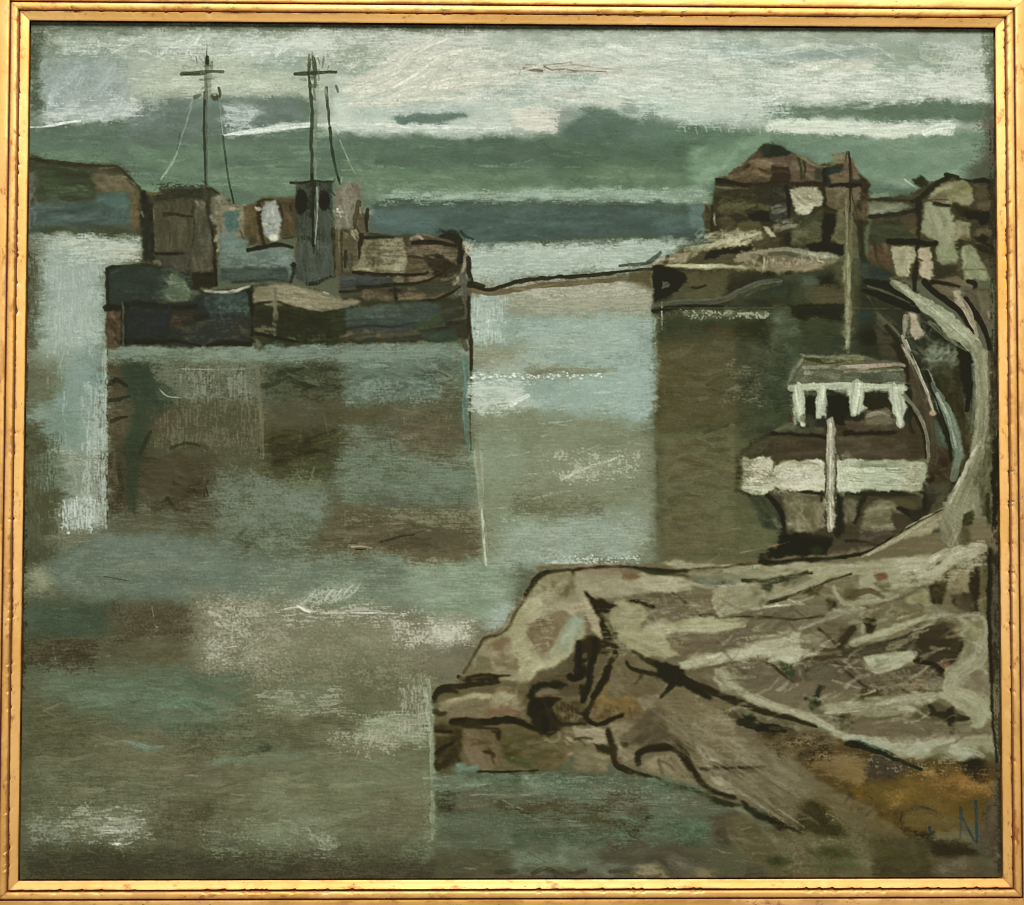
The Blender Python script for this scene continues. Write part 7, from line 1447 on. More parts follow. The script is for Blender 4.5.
p('780,540 900,530 960,580 920,660 830,670 790,620','5a4e3a',soft=7); q(780,535,950,670,'675943'+' 4c4230 72654e',26,L=16,w=4,ang=10,da=30,op=.5,dry=.34); q(830,610,900,670,'2d2c1d 3d3a28',10,L=9,w=4,ang=-20,da=30,op=.6,dry=.34)
p('0,560 400,590 560,620 640,700 560,800 0,800','5b6049',soft=8); q(0,560,620,760,'667056'+' 525b44 5e6a50 6f7a5e 4c5140',90,L=26,w=6,ang=3,da=10,op=.46,dry=.33); q(0,600,380,650,'4b5641 40493a 556b54',36,L=22,w=5,ang=-4,da=10,op=.5,dry=.34); q(0,690,230,760,'7a8a6d 6d7f66 8a9a7c 5f7560',40,L=18,w=4,ang=5,da=14,op=.52,dry=.38); q(90,640,240,800,'7c8670 6f7962',20,L=14,w=3,ang=80,da=14,op=.5,dry=.42); q(440,610,510,670,'33331f 2c3020',14,L=6,w=3,ang=50,da=40,op=.6,dry=.38)
p('400,640 560,640 760,700 800,800 300,800','57523e',soft=8); q(330,680,900,800,'625c47 4d4836 6b6450 5a5447',60,L=24,w=5,ang=12,da=14,op=.48,dry=.33); q(0,755,420,800,'54493a 625644 463d30 6d6350',50,L=16,w=4.5,ang=5,da=20,op=.5,dry=.34); p('490,770 520,740 580,735 620,790 500,800','8a7a50',soft=5,dry=.1); q(490,735,620,800,'9a895c 7d6c45 a8976a',14,L=12,w=4,ang=-20,da=40,op=.52,dry=.32); p('740,770 770,750 830,780 820,800 740,800','85734c',soft=5,dry=.15); s('600,730 640,760 680,800',4,'4a3d35',.7,dry=.25); q(640,720,760,800,'7d735c 8a7f66 6a604c',18,L=22,w=3,ang=35,da=8,op=.5,dry=.38); q(330,770,400,800,'86765a 96866a',10,L=8,w=3,ang=30,da=40,op=.55,dry=.38)
q(0,740,560,770,'6a725c 5e6652 75806a',30,L=30,w=5,ang=6,da=10,op=.48,dry=.35)
# slope running down to the right
V(512,679,4)
O('painted_rocks')
p('640,60 760,160 940,260 1060,360 1160,480 1220,560 1250,620 1180,640 1060,560 1020,520 900,470 800,330 700,240 600,180','6e624e',soft=6)
q(660,90,1200,600,'796c58 655946 827560 705f4d 8a7f6a',100,L=40,w=6,ang=36,da=7,op=.45,dry=.28); q(720,260,1180,600,'8f846e 9a8f78 5c5041',44,L=36,w=2.6,ang=38,da=7,op=.5,dry=.38)
p('720,250 790,300 900,340 1010,350 1010,370 860,400 800,390','5a5041',soft=6,op=.85); q(740,250,1010,390,'625747'+' 50463a 6b604f',24,L=22,w=5,ang=18,da=10,op=.48,dry=.3); s('760,360 860,356 940,354 1010,350',3.6,'2f281c',.92,dry=.1,w2=2); q(720,270,830,360,'a3957a b5a88d 8d8069',24,L=10,w=3,ang=40,da=30,op=.56,dry=.36); q(800,370,870,440,'a3987e b3a88d',10,L=12,w=4,ang=40,da=12,op=.55,dry=.36)
p('860,380 1000,380 1080,440 1160,520 1060,520 960,470','6b614c',soft=7,op=.8); q(860,380,1160,520,'766b55 5e5441 83785f',30,L=26,w=5,ang=34,da=10,op=.46,dry=.3)
s('500,300 510,290 560,275 640,270 680,290 720,350 760,420 820,455 890,475',6,'2b2317',.93,dry=.06,w1=5,w2=3); s('500,330 497,300',4,'2b2317',.8,dry=.15); s('540,385 640,420 740,450 800,470 860,490 910,510',3,'2b2418',.85,dry=.12); s('920,490 960,530 1000,550 1030,570',7,'272016',.93,dry=.06,w1=3); s('800,480 850,500 900,510',4,'2b2a1c',.8,dry=.15); s('900,520 960,560 1000,600 1024,640',4.6,'857a63',.6,dry=.32)
p('850,540 980,560 1024,640 1024,760 920,700 860,640','59503d',soft=7,op=.85); q(820,520,1024,760,'645945'+' 4e4535 6f6450',34,L=22,w=5,ang=30,da=20,op=.48,dry=.32)
# --- upper ledges
V(575,555,6.375)
O('painted_rocks')
p('0,110 400,90 720,110 1022,110 1300,60 1700,100 1800,0 2600,-60 2700,-60 2700,1200 2200,1200 1500,900 1022,905 700,780 400,640 280,540 60,240','6f6450',soft=6)
p('0,100 200,90 420,120 740,150 860,180 560,240 320,270 120,270 50,230 0,300','8d866c',soft=6); q(10,110,860,260,'979077 847c62 a19b80 8a8068',60,L=26,w=5.5,ang=-3,da=12,op=.48,dry=.32); p('300,110 400,110 420,140 340,165 300,150','77573f',soft=6,op=.9); q(100,85,300,130,'8a745f 7a6450',10,L=18,w=4,ang=0,op=.5,dry=.33); p('380,160 560,120 740,170 740,230 560,250 380,200','9c9577',soft=7,op=.9,dry=.06); q(380,130,760,240,'a7a082 b1aa8c 958d70',30,L=20,w=5.5,ang=8,da=14,op=.5,dry=.3)
s('0,95 120,75 260,72 400,82',3.4,'3a2b1c',.9,dry=.1); s('380,80 460,95 560,105 720,100',5.6,'25261a',.9,dry=.1,w1=3,w2=3); s('400,90 520,115 640,125 780,140',2.6,'3d3d2b',.7,dry=.28); s('0,62 60,70 130,72',2,'86654d',.6,dry=.3); q(0,55,300,75,'8d755d',8,L=20,w=2.4,ang=0,da=3,op=.5,dry=.33)
p('560,40 640,20 720,60 900,60 1022,50 1022,80 860,90 740,95 640,75','9a9376',soft=5,dry=.12); q(570,20,1022,90,'a59e82 8f876a b3ad91',22,L=14,w=3.6,ang=-4,da=20,op=.52,dry=.36); s('740,100 820,85 960,78 1022,70',2.4,'37301f',.8,dry=.22); q(760,95,1022,140,'9b957a 8a846a',14,L=20,w=4,ang=-4,op=.5,dry=.33); p('740,140 900,130 1022,150 1022,190 860,210 780,200','66685a',soft=6,dry=.1); q(760,140,1022,210,'5a5c4f 747666',10,L=16,w=4,ang=0,da=14,op=.5,dry=.35); s('950,175 1022,178',4,'2f3026',.8,dry=.22)
p('320,270 480,235 720,240 880,260 920,390 800,390 600,430 450,450 440,330 340,300','675b4b',soft=5); q(330,250,900,430,'706455 5d5142 786c5c',36,L=22,w=6,ang=4,da=25,op=.45,dry=.28); s('620,240 700,300 760,350 800,380',1.8,'35291d',.75,dry=.25); s('330,295 420,305 500,330',5,'251e14',.93,dry=.08,w1=2); dab(500,332,14,10,'251e14',.9); s('800,385 860,385 920,392',3,'2c251a',.85,dry=.15); s('440,400 480,380 510,400',3,'7a6e5b',.6,dry=.3); s('560,250 580,330 560,400',4,'766a5a',.6,dry=.3)
p('870,220 940,200 1022,200 1022,390 930,390 890,330','8b8468',soft=5); q(880,200,1022,390,'96906f 837b60 a09a7c',16,L=20,w=6,ang=0,da=30,op=.48,dry=.3); s('880,280 900,340 930,385',2.4,'a8a286',.75,dry=.25)
p('230,320 300,285 440,330 460,380 420,440 420,480 260,490 230,420','8a8567',soft=6); q(240,300,460,490,'96906f 7d775b a09a7a 8d8566',26,L=18,w=6,ang=-10,da=25,op=.48,dry=.3)
p('280,520 270,490 420,480 480,450 560,430 620,470 700,640 560,660 460,640 360,590','8f8a6a',soft=6); q(280,440,700,660,'9a9573 867f60 a59f7e 8b8464',44,L=24,w=6,ang=14,da=20,op=.48,dry=.3)
p('600,430 740,400 1022,400 1022,470 860,500 640,490','98946f',soft=5,dry=.03); q(600,405,1022,490,'a39f7c 8f8a67 aeaa88',34,L=28,w=5.5,ang=-4,da=8,op=.5,dry=.3); s('590,470 610,510 635,545',2.6,'a8a284',.8,dry=.2); q(480,430,620,520,'a09a79 ada788',14,L=14,w=4,ang=30,da=30,op=.5,dry=.32)
p('580,520 640,500 860,505 1022,480 1022,600 860,650 740,650 620,600','665645',soft=5); q(590,500,1022,640,'6f5f4e 5b4c3c 776757',34,L=26,w=6,ang=-4,da=12,op=.46,dry=.28); s('970,500 990,520',3,'3a3024',.7); q(680,520,760,540,'9a9078',6,L=12,w=1.6,ang=0,da=6,op=.6,dry=.35); q(700,630,900,690,'8f8467 9a8f72',12,L=10,w=4,ang=-20,da=20,op=.5,dry=.36)
p('670,690 760,650 880,630 1022,600 1022,670 860,710 740,740 690,730','9a9678',soft=5,dry=.05); q(680,610,1022,730,'a8a586 928d6e b4b295',30,L=22,w=5,ang=-14,da=8,op=.5,dry=.32); s('860,650 940,630 1022,615',5,'adb095',.8,dry=.22); s('730,690 770,725',2,'4d4635',.7,dry=.25); p('700,740 860,715 1022,670 1022,905 900,880 760,800','5f5344',soft=6); q(700,700,1022,900,'6a5e4e 53473a 756958',24,L=22,w=6,ang=14,da=20,op=.46,dry=.28); q(910,730,1022,880,'8f8a70 9c977c a8a489',24,L=14,w=3.6,ang=45,da=20,op=.52,dry=.35)
# dark crest with black strokes
s('65,230 110,290 150,370 190,470 220,530',5,'2b2417',.92,dry=.08,w1=2); p('100,300 160,280 250,300 260,330 180,380 150,420 120,360','2c2518',soft=5,dry=.04); p('140,380 180,380 270,520 240,550 180,540 150,450','2a2619',soft=4); s('170,380 210,450 250,530',3.2,'6d6b50',.8,dry=.2); p('40,220 60,240 150,420 180,540 100,480 60,360','a59678',soft=4,dry=.06); q(50,280,170,530,'b0a184 9a8b6e',12,L=16,w=4,ang=65,da=10,op=.5,dry=.32); 
p('10,560 90,515 180,540 280,590 250,640 150,640 100,700 60,620 0,760','34291d',soft=5,dry=.05); s('30,560 20,640 30,740 0,770',6,'231b11',.92,dry=.08); s('130,540 120,640 90,760 65,900',6.4,'251e13',.95,dry=.05); s('270,590 230,680 180,780 115,905',6,'271f13',.94,dry=.06); p('160,590 260,590 240,630 150,620','53473a',soft=5); p('150,640 220,640 180,740 110,800','5d503f',soft=6,op=.9); p('270,660 330,640 440,740 580,830 560,880 440,905 180,905 240,760','665945',soft=6,op=.95); q(230,660,540,880,'72644f 5a4e3c 7c6e58',26,L=18,w=6,ang=30,da=30,op=.46,dry=.28)
s('330,680 350,720 430,740 520,770 600,800',5,'2a2318',.92,dry=.08,w1=3); s('430,765 400,800 390,820',3,'3a3022',.8,dry=.2); s('280,600 330,590 390,640 470,690 560,710',4,'6b604c',.7,dry=.28); s('370,610 440,660 520,700 620,740 700,790 760,840 830,890',7,'262117',.93,dry=.07,w1=3); p('500,680 600,690 690,730 720,790 680,830 600,830 520,770','25231a',soft=5,dry=.04); s('640,800 590,860 550,905',6.4,'26221a',.94,dry=.06,w2=4); s('690,810 780,860 860,905',7,'2a2318',.92,dry=.08); s('710,790 830,840 930,880 1022,905',3.6,'2a2317',.9,dry=.1)
V(725,540,6.375)
p('0,190 160,180 420,190 520,180 600,230 440,380 300,430 60,480 0,490','86816a',soft=6); q(0,280,460,480,'918b6f 7c765d 9b9578 888063',44,L=26,w=6,ang=-14,da=10,op=.47,dry=.3); p('0,160 240,150 520,140 700,150 840,150 1022,120 1022,190 840,210 680,240 540,330 480,340 560,230 420,190 200,200 0,210','8f8b70',soft=5,dry=.04); q(0,150,1022,220,'9a967a 868165 a5a286 7f7b62',50,L=26,w=4.5,ang=-6,da=8,op=.5,dry=.33); q(500,190,720,340,'96916f 8b8568',14,L=26,w=6,ang=-32,da=8,op=.5,dry=.3)
s('0,175 100,155 240,150',2.4,'37301f',.8,dry=.2); s('230,135 360,145 480,125 600,125 800,100 900,80 1022,30',4,'181a11',.92,dry=.1); s('230,140 330,150',6,'1c1e14',.8,dry=.15); s('230,170 320,180',2,'8a6a52',.7,dry=.3); s('100,255 240,250 380,235 460,205 550,210',4.4,'272a1e',.9,dry=.12,w1=3); s('0,265 60,270',3,'373a2c',.7,dry=.3); p('220,260 300,250 300,320 240,320 220,290','3b3f30',soft=5,dry=.15); q(380,210,520,270,'5b5a44 6a6850 4c4b38',12,L=14,w=4,ang=-20,da=14,op=.52,dry=.34); q(0,210,140,270,'7f8470 6e725f',12,L=18,w=4,ang=4,op=.5,dry=.34); q(170,320,290,420,'5a5946 6f6d58 45442f',20,L=8,w=3,ang=70,da=30,op=.55,dry=.36)
s('0,490 140,465 260,440 340,415 460,400',2.6,'40372a',.65,dry=.25); s('170,440 300,430 420,408',1.8,'c3bda6',.75,dry=.35); dab(330,410,14,8,'d0cab5',.9); s('300,395 360,380 460,365',3.4,'3a3224',.75,dry=.22); s('500,330 580,290 680,240 800,225',3.4,'2c2819',.9,dry=.12,w1=5); q(540,290,640,340,'38351f 4a4630',10,L=9,w=4,ang=-30,da=20,op=.6,dry=.33)
p('120,470 440,420 640,440 640,500 500,560 260,600 100,560','6b6350',soft=6); q(100,430,640,600,'766e59 605845 817a64 6d6a55',44,L=24,w=5,ang=-6,da=12,op=.46,dry=.3); s('150,500 300,495 400,505 445,508',3,'2f2819',.88,dry=.15); s('420,420 480,470 550,520',2,'352c1e',.8,dry=.2); s('540,500 600,480 630,490',3,'30291b',.8,dry=.2)
p('0,530 120,500 200,560 140,640 40,690 0,690','625645',soft=6); q(0,540,200,690,'6c604f 564a3b 78705c',20,L=14,w=5,ang=-10,da=30,op=.48,dry=.3); p('0,500 100,490 160,500 0,590','96926f',soft=5,op=.9); 
p('0,710 160,680 260,610 400,570 480,580 480,680 500,740 460,780 380,780 250,740 120,750 0,770','9a9578',soft=6,dry=.03); q(0,600,500,780,'a6a184 918b6e b0ac90 9d977b',50,L=24,w=6,ang=-8,da=14,op=.48,dry=.3); q(340,740,500,790,'b3af95 c0bca4',14,L=10,w=3,ang=40,da=20,op=.55,dry=.36); s('0,730 140,700 260,690',3.4,'b3b198',.6,dry=.32)
p('480,620 620,560 720,640 720,690 560,720 490,680','6a5d4f',soft=6); q(480,570,720,720,'746758'+' 5f5346 7d7061',18,L=20,w=6,ang=-10,da=20,op=.46,dry=.28); q(420,560,640,640,'8a846b 7c765f',16,L=20,w=4,ang=-20,da=10,op=.5,dry=.33); s('600,570 680,630 740,700 800,760',2.4,'352a1e',.8,dry=.2)
p('640,380 700,390 740,440 690,470 660,440','33311f',soft=6,dry=.08); s('690,300 710,350 750,390 800,410 1022,385',4.6,'8f8c72',.88,dry=.16,w1=3); p('740,290 850,230 1022,200 1022,300 800,370 740,360','6b6650',soft=6); q(740,210,1022,370,'767058 5f5a45 827c63',28,L=18,w=5,ang=-14,da=16,op=.47,dry=.3); q(780,300,950,380,'4a3626 5a4431 3c2f20',16,L=14,w=4,ang=-24,da=12,op=.55,dry=.33); dab(975,225,34,24,'7a4a38',.85,dry=.12); s('920,280 960,320 1022,360',6,'928f75',.85,dry=.18); s('980,260 1022,290',5,'332f1f',.75,dry=.2)
p('640,480 740,430 820,430 880,480 900,600 1022,570 1022,640 860,670 800,660 840,570 800,500 700,500','858670',soft=5,dry=.04); q(640,430,900,600,'90917b 7a7b66 9a9b84',26,L=18,w=5,ang=60,da=40,op=.48,dry=.3); s('450,570 560,530 640,500 740,450',4,'838470',.75,dry=.26); s('850,470 880,540 900,600',5,'8f8f77',.8,dry=.2); p('890,520 960,500 970,520 910,595 895,580','25261a',soft=3.5); q(860,420,1022,560,'6d6450 5d5441 7a725c',20,L=16,w=5,ang=-14,da=20,op=.48,dry=.3); s('870,430 910,435',4,'4a412d',.7,dry=.25)
p('730,560 830,540 830,600 760,680 720,680','3f3527',soft=6,dry=.12); q(720,540,830,680,'352c1f 4a3e2f',12,L=12,w=4,ang=-50,da=14,op=.55,dry=.33); s('600,570 660,620 720,680 800,740',2.6,'3a2e20',.8,dry=.2); s('560,700 680,700 760,690',4,'443528',.75,dry=.25); p('800,670 1022,650 1022,720 900,740 800,740','4c4b3e',soft=5,dry=.06); q(790,660,1022,740,'575648 3c3b2e 62604f',22,L=20,w=4,ang=-6,da=8,op=.5,dry=.32)
p('500,750 760,720 900,760 880,800 1022,905 400,905 450,800','5b4e42',soft=6); q(450,720,900,905,'66584b 4f4337 6f6254 5c5448',40,L=24,w=5,ang=20,da=40,op=.46,dry=.3)
for i in range(16):
    x=640+i*14; s(f'{x},{730+rng.random()*30} {x+90},{800+rng.random()*20} {x+170},{890+rng.random()*20}',1.6+rng.random(),['3a2d22','8a7c6a','4d3b2e','75685a'][i%4],.65,dry=.32)
s('500,750 600,760 720,750 780,740',2.4,'3a2d22',.7,dry=.25); s('520,835 560,840 620,810',3,'3a2f24',.75,dry=.2); p('600,790 680,800 700,905 560,905 520,850','605c4e',soft=6,op=.8); s('460,800 480,850 500,900',3,'7a6f60',.6,dry=.3)
p('330,770 430,790 450,870 380,860','39402f',soft=6,dry=.12); q(320,770,450,880,'2c3325 444a38',16,L=14,w=3,ang=70,da=16,op=.55,dry=.34); s('210,735 290,800 370,860 420,905',3,'3a2f22',.75,dry=.25); s('280,730 300,755',2,'b5b09a',.7,dry=.2); p('0,770 220,750 330,840 360,905 0,905','5f5245',soft=6); q(0,760,340,905,'6a5d4f 54483b 736657',26,L=22,w=6,ang=10,da=20,op=.46,dry=.28); q(0,820,100,905,'8f8a70 7d7860',10,L=16,w=4,ang=50,da=12,op=.5,dry=.34)
p('885,750 1022,720 1100,740 1022,800 960,850 900,800','9a9a7b',soft=3.5,dry=.03,lift=1); 
V(860,540,6.373)
O('painted_rocks')
p('0,130 240,110 430,90 560,90 520,160 440,200 300,260 140,350 0,390','8d8a6d',soft=6); q(0,120,440,360,'989578'+' 838063 a29f82 8c8769',44,L=24,w=5.5,ang=-18,da=12,op=.48,dry=.3); p('240,130 300,115 430,110 430,160 380,190 250,180','a39d81',soft=5,dry=.06); q(240,110,430,190,'aea88c b9b499',14,L=18,w=5,ang=-6,da=10,op=.52,dry=.3); s('280,210 350,212',3.6,'34311f',.85,dry=.15); p('90,210 170,205 180,240 120,250','7a4c3a',soft=6,dry=.1); p('60,280 120,250 200,270 180,330 100,340','4b4530',soft=7,op=.75,dry=.1); s('60,275 90,310 130,360',6,'8e8b70',.88,dry=.15); s('130,370 260,330 360,280 430,240',6,'8f8d71',.85,dry=.16); 
p('350,210 440,200 540,100 640,80 740,40 770,60 750,120 640,150 560,170 510,230 460,270 400,250','a39b7e',soft=4,dry=.04,lift=1.1); q(350,60,760,260,'b0a88b 978f72 bcb498 a79e80',40,L=20,w=5.5,ang=-32,da=14,op=.5,dry=.28,lift=1.1)
p('420,130 500,90 560,110 470,190 430,190','4a4a33',soft=5,dry=.18); q(410,100,550,200,'55553c 66664b 3c3c28',12,L=9,w=4,ang=-40,da=20,op=.55,dry=.35)
p('440,290 560,200 560,270 520,410 470,420 440,380','37301f',soft=5,dry=.1); q(440,210,570,420,'433b29 2c2618 524933',18,L=12,w=4.5,ang=80,da=14,op=.52,dry=.33); s('400,285 460,300 560,230',4,'2f2a1b',.75,dry=.25)
p('570,190 700,180 720,260 700,350 600,350 555,310','7d7057',soft=5,dry=.05); q(560,190,710,350,'8b7d62 70634b 978a6e',20,L=18,w=5,ang=80,da=14,op=.5,dry=.32); s('580,180 640,175 710,185',2,'4a4331',.7,dry=.25); s('560,160 700,160',3,'857c62',.6,dry=.3)
p('690,190 750,170 770,260 760,470 700,460 700,340','33291b',soft=5,dry=.06); p('560,350 700,340 730,460 640,440 580,400','4a4034',soft=6,dry=.1); q(560,340,760,470,'3f352a 564b3e 2d241a',24,L=10,w=4,ang=70,da=25,op=.52,dry=.34); p('760,180 820,180 830,470 770,470','5d5840',soft=5,dry=.1); q(760,180,830,470,'6b664d 4a4531',14,L=18,w=3.4,ang=88,da=4,op=.52,dry=.34)
p('820,100 890,120 890,905 820,905','4b443c',soft=5); q(825,180,895,905,'5d544d 3d362e 6a6058 4f4a44',40,L=18,w=4,ang=88,da=5,op=.5,dry=.34); s('825,60 830,300 820,500 828,700 835,905',3.6,'1d1b13',.85,dry=.14); s('855,660 860,780 850,905',2.4,'2a251c',.7,dry=.25); s('780,60 860,130 880,180',5,'25241a',.8,dry=.22); q(760,60,890,190,'333326'+' 24241a 454433',22,L=12,w=4,ang=60,da=30,op=.55,dry=.34)
p('280,370 440,300 450,440 360,460 300,420','85805f',soft=6,op=.9); q(290,330,450,460,'928c6c 7b7558 9d977a',18,L=14,w=5,ang=10,da=30,op=.48,dry=.32); p('160,430 380,400 420,460 300,520 200,520','6a5c48',soft=6,op=.9); q(120,390,420,530,'75674f 5f523f 80745c 6b654d',34,L=20,w=4.5,ang=14,da=12,op=.48,dry=.31)
s('0,650 120,610 260,560 380,510 470,480',6.4,'94936f',.92,dry=.1,lift=1); s('0,630 200,570 400,495',3,'a5a384',.65,dry=.3); s('160,510 240,560 280,540',4,'7d7a60',.7,dry=.25); p('30,520 100,505 100,545 45,590','272716',soft=4); 
p('0,690 200,640 340,590 480,540 520,510 600,520 620,620 650,700 600,780 520,820 440,790 360,770 330,720 160,720 0,740','43372b',soft=5); q(0,600,340,740,'5a5246 454033',26,L=20,w=5,ang=-18,da=10,op=.5,dry=.32); q(340,540,640,800,'4d4034 382d22 584b3c 2e241a',44,L=16,w=5.5,ang=20,da=40,op=.48,dry=.28); p('380,560 520,520 600,610 560,640 460,640 400,600','554a3a',soft=6,op=.85); s('340,560 400,550 480,520',3,'7b6f5c',.6,dry=.3); s('640,640 640,700 600,780 540,800',4,'2b2118',.8,dry=.15)
p('30,740 200,720 340,700 350,750 280,800 160,850 110,850 50,800','9b9c7e',soft=3.5,dry=.04,lift=1.1); q(40,710,345,840,'a6a88a 8f9073 b0b396',24,L=22,w=6,ang=-10,da=10,op=.5,dry=.28,lift=1.1); q(100,760,250,810,'5e5f48',8,L=5,w=1.8,ang=0,da=40,op=.6,dry=.4); p('340,640 380,690 350,740 300,700','626656',soft=5,op=.7,dry=.15)
p('470,780 560,760 580,810 540,830 490,800','79523e',soft=5,dry=.06); s('360,770 440,790 500,800 530,850',3.4,'1d160f',.92,dry=.08); p('180,850 360,790 500,830 520,905 300,905 160,900','57483a',soft=6); q(150,790,520,905,'62523f 4b3e31 6e6050 3f352b',40,L=12,w=4.5,ang=-14,da=25,op=.5,dry=.32)
q(460,440,640,540,'757160 86826c 64604d',24,L=16,w=4,ang=15,da=14,op=.5,dry=.33); p('550,540 640,550 740,470 780,480 800,560 760,640 680,660 620,600','777257',soft=6); q(560,470,800,660,'85815f 928e70 6b664d 9c997e',44,L=13,w=4,ang=30,da=50,op=.5,dry=.34); s('640,500 690,540 660,570',4,'a09d82',.75,dry=.25); dab(625,600,16,22,'83402a',.7,dry=.15); s('600,560 560,590 610,640',3,'5d5138',.6,dry=.3)
p('560,905 640,720 760,620 800,560 810,640 800,760 820,905','77725b',soft=6); q(560,600,820,905,'858068'+' 6d6953 918d74 7c7460',50,L=24,w=4.5,ang=-52,da=16,op=.48,dry=.31); 
for t in ('790,520 800,620 740,740 640,840','770,580 760,680 680,780','800,600 790,720 700,860'): s(t,3,'9a987f',.6,dry=.33)
V(860,660,6.373)
p('540,100 600,70 680,0 740,40 810,60 840,240 840,340 760,440 720,420 700,360 620,300 520,240 480,240 520,180','8d8c70',soft=4,dry=.03); q(520,80,840,430,'98987b 83826700'[:6]+' 8d8c70 a3a386 7f7c61',50,L=26,w=6.5,ang=40,da=30,op=.45,dry=.28); p('620,80 760,40 820,120 820,240 740,210 640,180','756957',soft=6); q(620,40,820,220,'7f7361 6a5f4f 8a7f6d',20,L=20,w=5,ang=80,da=25,op=.46,dry=.3); q(560,0,720,120,'8f8c72 7d7960 9a977d',20,L=20,w=4,ang=-50,da=14,op=.5,dry=.32)
p('80,120 240,60 440,20 520,80 520,200 340,220 160,230 0,250 0,160','5a4d40',soft=6); q(0,100,520,230,'665849 4f4337 70624f 463b30',44,L=18,w=5,ang=-8,da=20,op=.47,dry=.3); p('260,170 400,110 440,110 360,200 290,210','6f5740',soft=5,op=.9); q(100,100,300,190,'7d786a 5d5548 4a443a',34,L=5,w=2.4,ang=30,da=50,op=.55,dry=.4); s('240,170 330,215',2,'2b2118',.8,dry=.15); p('380,160 440,110 520,110 520,190 420,190','6f6a58',soft=6,op=.8); s('460,40 500,60 530,110',3.6,'1d160f',.9,dry=.1)
p('0,180 120,180 200,220 120,240 0,240','453829',soft=5)
s('-340,290 -200,290 0,290 120,270 300,250 460,220',8,'857f66',.55,dry=.1); p('-230,290 0,250 200,235 460,210 520,230 460,290 360,340 200,370 0,370 -120,340','7f7a62',soft=5,dry=.04); q(-200,220,500,360,'908b72 a09c83 746f58 605b46 aaa78f',90,L=12,w=3.2,ang=-20,da=35,op=.55,dry=.36); s('0,370 150,370 260,350',3,'4a4534',.65,dry=.28); q(260,230,480,290,'b0ad96 a19d85',26,L=6,w=2.2,ang=50,da=40,op=.6,dry=.38)
p('360,300 480,270 560,290 620,330 700,370 680,400 560,390 440,400 300,410','4f4a39',soft=6,op=.9,dry=.05); s('440,290 500,350 560,370',4,'272a1d',.85,dry=.15); p('520,350 600,300 610,370 600,480 555,480 560,400','24251a',soft=5,dry=.06); s('590,380 690,375',4,'2b2a1e',.8,dry=.2); s('360,390 300,400 220,410',2.4,'3b3a28',.7,dry=.3); q(280,380,420,410,'87836b',8,L=16,w=2,ang=-12,da=8,op=.55,dry=.36)
p('0,380 320,400 560,400 560,470 420,510 260,520 120,490 0,480','675b49',soft=6); q(0,380,560,510,'726653'+' 5b5040 7a6e5a',40,L=26,w=6,ang=0,da=14,op=.45,dry=.28); p('590,440 760,440 840,480 840,560 700,520 600,490','635748',soft=6); q(600,430,840,560,'6d6152 574c3f 756a5a',20,L=18,w=6,ang=14,da=20,op=.46,dry=.3)
V(725,660,6.375)
# pale diagonal ridge
p('0,70 60,110 140,200 260,250 400,290 540,340 640,390 760,480 1022,500 1100,560 1400,560 1560,480 1700,480 1760,620 1480,640 1250,640 1100,620 1000,580 860,560 740,510 640,450 560,400 400,360 200,280 80,220 0,150','8d8a70',soft=4,dry=.03)
q(0,80,640,420,'98967b 837f66 a3a188 8f8b70',60,L=26,w=5,ang=26,da=8,op=.5,dry=.3,lift=1.1); q(600,360,820,530,'a5a38a b1af97 77745c',34,L=20,w=2.8,ang=40,da=14,op=.55,dry=.35,lift=1.2); q(800,490,1022,570,'959a85 a0a38c 878b76',22,L=22,w=4.5,ang=14,da=8,op=.5,dry=.3); s('0,100 60,170 140,230 260,280 400,330',4,'a8a78d',.55,dry=.34)
s('0,235 120,270 240,320 340,350',4,'2b2419',.9,dry=.1); s('330,350 440,370 540,400 580,420',4.4,'2a241a',.9,dry=.12,w2=2); p('0,250 120,290 300,350 540,420 640,440 560,460 400,440 280,430 120,340 0,320','5f5846',soft=5); q(20,270,640,450,'6a634f 544d3c 757058 60604c',34,L=26,w=5,ang=18,da=8,op=.47,dry=.3); q(420,400,640,450,'7f7b64',8,L=18,w=2,ang=4,da=6,op=.5,dry=.36)
p('0,270 60,280 40,320 0,310','75603f',soft=5,op=.8); s('0,330 60,360 100,400',5,'4b4032',.75,dry=.2); p('100,345 170,360 210,395 150,410 110,380','242a1e',soft=5); p('210,405 280,410 350,450 300,475 230,450','1d1a12',soft=5); s('330,440 400,435 440,445',3,'302a1d',.8,dry=.2); s('60,330 120,400 190,440',3,'443829',.7,dry=.25)
s('570,280 590,220 625,170',5,'272a20',.9,dry=.15); p('530,250 600,240 620,280 560,320 540,310','2f3226',soft=5,dry=.1); s('560,290 620,340 670,350',5,'515344',.75,dry=.25); q(700,340,830,420,'40402f 2f2f22 57563f',16,L=12,w=4,ang=40,da=20,op=.55,dry=.34); s('740,360 790,380 820,400',3.4,'26261a',.8,dry=.2); q(640,280,740,440,'9a9880 aeac95',12,L=10,w=3,ang=60,da=30,op=.55,dry=.36)
s('770,515 860,540 960,570 1022,590',5.4,'1c2724',.93,dry=.07,w1=3); s('780,525 900,545 1022,575',2.4,'33514c',.6,dry=.3)
V(860,660,6.373)
